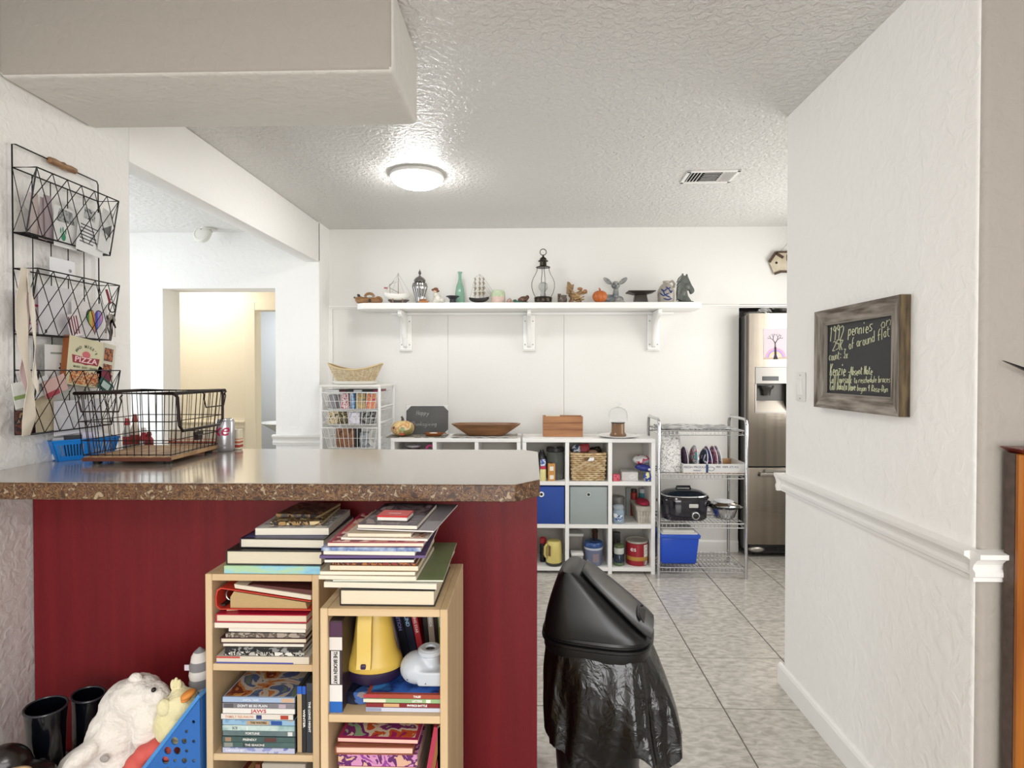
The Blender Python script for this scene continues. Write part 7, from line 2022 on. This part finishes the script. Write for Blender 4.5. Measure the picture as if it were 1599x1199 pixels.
# duck
o0 = W(275, 1140, 1.44)
t = T('plush_duck', 'cream yellow plush duck with orange bill lying against the blue bin', 'plush toy', (o0.x, 1.44, ZC), group='plush toys in the heap')
def L(px, py, Y=1.44): return Vector(W(px, py, Y)) - Vector(t.o.location)
g = MB()
e_(285, 1098, .04, .04, .038, 1.44); e_(272, 1130, .048, .045, .05, 1.44); e_(262, 1110, .025, .025, .035, 1.43); e_(256, 1125, .02, .02, .03, 1.42); e_(270, 1175, .05, .05, .09, 1.46); e_(266, 1240, .05, .045, .06, 1.46); e_(278, 1076, .018, .015, .022, 1.45)
YF = mat('d9cf9c', .9, sheen=.3, bump=.005, bscale=70, col2='e3dab0', scale=10)
fuse('body', g, YF, t.o, .006, noise=.008, nscale=.025, smooth_it=4)
t.part('bill', MB().ell(L(294, 1084, 1.405), (.018, .02, .01), rot=(0, R(-25), 0)).ell(L(291, 1091, 1.408), (.012, .015, .006), rot=(0, R(-15), 0)), mat('d98a3c', .6), smooth=True)
t.part('wing', MB().ell(L(256, 1105, 1.41), (.018, .012, .022), noise=.1), YF, smooth=True)
g = MB()
for k in range(3): g.ell(L(270 + 5 * k, 1066 + abs(k - 1) * 3, 1.44), (.006, .006, .014))
t.part('crest', g, YF, smooth=True)
# striped knit toy
o0 = W(308, 1075, 1.47)
t = T('striped_knit_toy', 'grey and white striped knitted toy standing upright by the bookcase', 'plush toy', (o0.x - .004, 1.49, ZC), group='plush toys in the heap')
zt_ = W(308, 1010, 1.49).z - ZC
prof = []
for k in range(40):
    u = k / 39
    r_ = .026 * max(1 - (max(u - .86, 0) / .14) ** 2, 0) ** .5 * (1 + .05 * math.sin(u * 120))
    prof.append((max(r_, .002), u * zt_))
g = MB().lathe(prof, 20)
fs_per = 20
for i in range(len(g.mi)):
    j = i // fs_per
    g.mi[i] = 1 if (j // 2) % 2 else 0
t.part('body', g, [mat('d0ccc6', .9), mat('7d7c7e', .9)], smooth=True)
t.part('fabric_tag', MB().box((-.04, -.004, zt_ - .062), (-.0235, -.002, zt_ - .047)), mat('cfc4cc', .7))
# blue perforated bin
def holed_panel(outer, holes, th):
    cu = bpy.data.curves.new('p', 'CURVE'); cu.dimensions = '2D'; cu.fill_mode = 'BOTH'; cu.extrude = th / 2
    for poly_ in [outer] + [[(cx + r * math.cos(2 * PI * i / 14), cy + r * 1.1 * math.sin(2 * PI * i / 14)) for i in range(14)] for cx, cy, r in holes]:
        sp = cu.splines.new('POLY'); sp.points.add(len(poly_) - 1); sp.use_cyclic_u = True
        for p_, q_ in zip(sp.points, poly_): p_.co = (q_[0], q_[1], 0, 1)
    o = bpy.data.objects.new('p', cu); COL.objects.link(o); bpy.context.view_layer.update()
    me = bpy.data.meshes.new_from_object(o.evaluated_get(bpy.context.evaluated_depsgraph_get()))
    bpy.data.objects.remove(o); bpy.data.curves.remove(cu)
    return me
Yb = 1.385
pA, pB = W(331, 1086, Yb), W(222, 1203, Yb)
xbr = lx0 - .006
t = T('perforated_bin', 'blue plastic toy bin with round holes and a sloping mouth', 'bin', (xbr, Yb, ZC), group='toy containers')
BLU = mat('2a66b0', .35)
w_ = xbr - pB.x
hA, hB = pA.z - ZC, pB.z - ZC
outer = [(0, 0), (0, hA), (-w_, hB), (-w_, 0)]
holes = []
rg = random.Random(5)
for i in range(7):
    for j in range(19):
        cx, cy = -.016 - i * .024 + (j % 2) * .006, .02 + j * .0245
        r = rg.choice([.004, .0065, .009])
        top_ = hA + (hB - hA) * (-cx / w_)
        if cy + r * 1.3 < top_ - .018 and cx + r < -.006 and cx - r > -w_ + .006: holes.append((cx, cy, r))
me = holed_panel(outer, holes, .003)
me.materials.append(BLU)
for yy in (0, .12):
    o = bpy.data.objects.new('perforated_wall', me); COL.objects.link(o); o.parent = t.o
    o.matrix_local = Matrix.Translation((0, yy, 0)) @ Matrix.Rotation(PI / 2, 4, 'X')
t.part('side_wall', MB().box((-.003, .002, 0), (0, .118, hA)).box((-w_, .002, 0), (-w_ + .003, .118, hB)), BLU)
t.part('bottom', MB().box((-w_ + .0035, .002, 0), (-.0035, .118, .003)), BLU)
g = MB(); g.tube([(0, -.001, hA), (-w_, -.001, hB), (-w_, .121, hB), (0, .121, hA)], .0055, 8, True)
t.part('rim', g, mat('4a8ed0', .3), smooth=True)
# coral toy
o0 = W(240, 1190, 1.42)
t = T('coral_plush', 'smooth coral pink plush curled in front of the bear', 'plush toy', (o0.x, 1.43, ZC), group='plush toys in the heap')
def L(px, py, Y=1.42): return Vector(W(px, py, Y)) - Vector(t.o.location)
g = MB()
for px, py in ((262, 1172), (245, 1168), (228, 1176), (215, 1190), (205, 1206), (200, 1225)): g.ell(L(px, py, 1.42), (.03, .03, .024))
g.ell(L(255, 1200, 1.44), (.045, .035, .04)).ell(L(235, 1235, 1.44), (.06, .04, .045)).ell(L(228, 1275, 1.44), (.055, .04, .045)).ell(L(228, 1300, 1.44), (.05, .036, .035))
fuse('body', g, mat('cf5a52', .7), t.o, .006, smooth_it=8)
t = T('pink_ball', 'large pink ball among the toys inside the blue perforated bin', 'ball', (xbr - .065, Yb + .062, ZC + .0035), group='toy containers')
t.part('body', MB().ell((0, 0, .055), .052, 24, 14), mat('d0506a', .5), smooth=True)
t.part('seam', MB().tube([(.0525 * math.cos(q), .0525 * math.sin(q), .055) for q in [R(v) for v in range(0, 360, 20)]], .001, 4, True), mat('a83c54', .5))
# boots
def boot(label, px, py, Y, hgt, r, rz, tilt=0., m_=None):
    a = W(px, py, Y)
    t = T('rubber_boot', label, 'boot', (a.x, Y, ZC), rot=(0, R(tilt), R(rz)), group='boots in the heap')
    BT = m_ or mat('07090f', .12, coat=.5, bump=.003, bscale=14)
    g = MB().lathe([(r * .95, .02), (r * .9, .06), (r * .92, hgt * .5), (r, hgt * .85), (r * 1.08, hgt), (r * .98, hgt), (r * .9, hgt * .85), (r * .8, hgt * .4), (.001, hgt * .38)], 30, sy=.85, cap=False)
    t.part('shaft', g, BT, smooth=True)
    t.part('foot', MB().ell((r * .9, 0, .038), (r * 1.9, r * .8, .036)), BT, smooth=True)
    t.part('sole', MB().prism([(r * .9 + r * 1.95 * math.cos(q), r * .82 * math.sin(q)) for q in [2 * PI * i / 24 for i in range(24)]], 0, .012, 'z'), mat('b09a7c', .6))
    g = MB(); g.tube([(r * 1.06 * math.cos(q), r * .9 * math.sin(q), hgt) for q in [2 * PI * i / 24 for i in range(24)]], .003, 6, True)
    t.part('top_edge', g, mat('2a2d33', .3), smooth=True)
boot('shiny black rubber boot with a wide open top beside the white bear', 72, 1150, 1.50, W(72, 1103, 1.5).z - ZC, .052, 150)
boot('shiny black boot leaning against the red panel behind the bear', 132, 1120, 1.6, W(140, 1082, 1.6).z - ZC, .042, 160, -4)
zsh = W(20, 1205, 1.46).z
t = T('leather_shoe', 'dark leather shoe with tan lining at the far left of the heap', 'shoe', (W(10, 1170, 1.4).x, 1.395, zsh), R(20), 'boots in the heap')
zt_ = W(10, 1145, 1.44).z - zsh
g = MB().ell((0, 0, zt_ * .5), (.06, .045, zt_ * .5)).ell((.05, -.02, zt_ * .32), (.07, .04, zt_ * .3))
fuse('upper', g, mat('1d1614', .25, bump=.003, bscale=20), t.o, .007)
g = MB(); g.tube([(.045 + .03 * math.cos(q), -.06 + .006 * math.cos(q), zt_ * .62 + .012 * math.sin(q)) for q in [2 * PI * i / 20 for i in range(20)]], .004, 6, True)
t.part('lining', g, mat('b0926c', .7), smooth=True)
t = T('dark_scarf', 'dark grey cloth heaped in front of the shiny boot', 'cloth', (W(50, 1190, 1.42).x, 1.385, ZC), 0, 'boots in the heap')
zt_ = zsh - ZC
fuse('body', MB().ell((-.04, .03, zt_ * .48), (.12, .05, zt_ * .5)).ell((.05, 0, zt_ * .45), (.06, .045, zt_ * .47)).box((-.14, -.03, .002), (.08, .05, zt_ * .5)), mat('3a3836', .9), t.o, .008, noise=.012, nscale=.03)
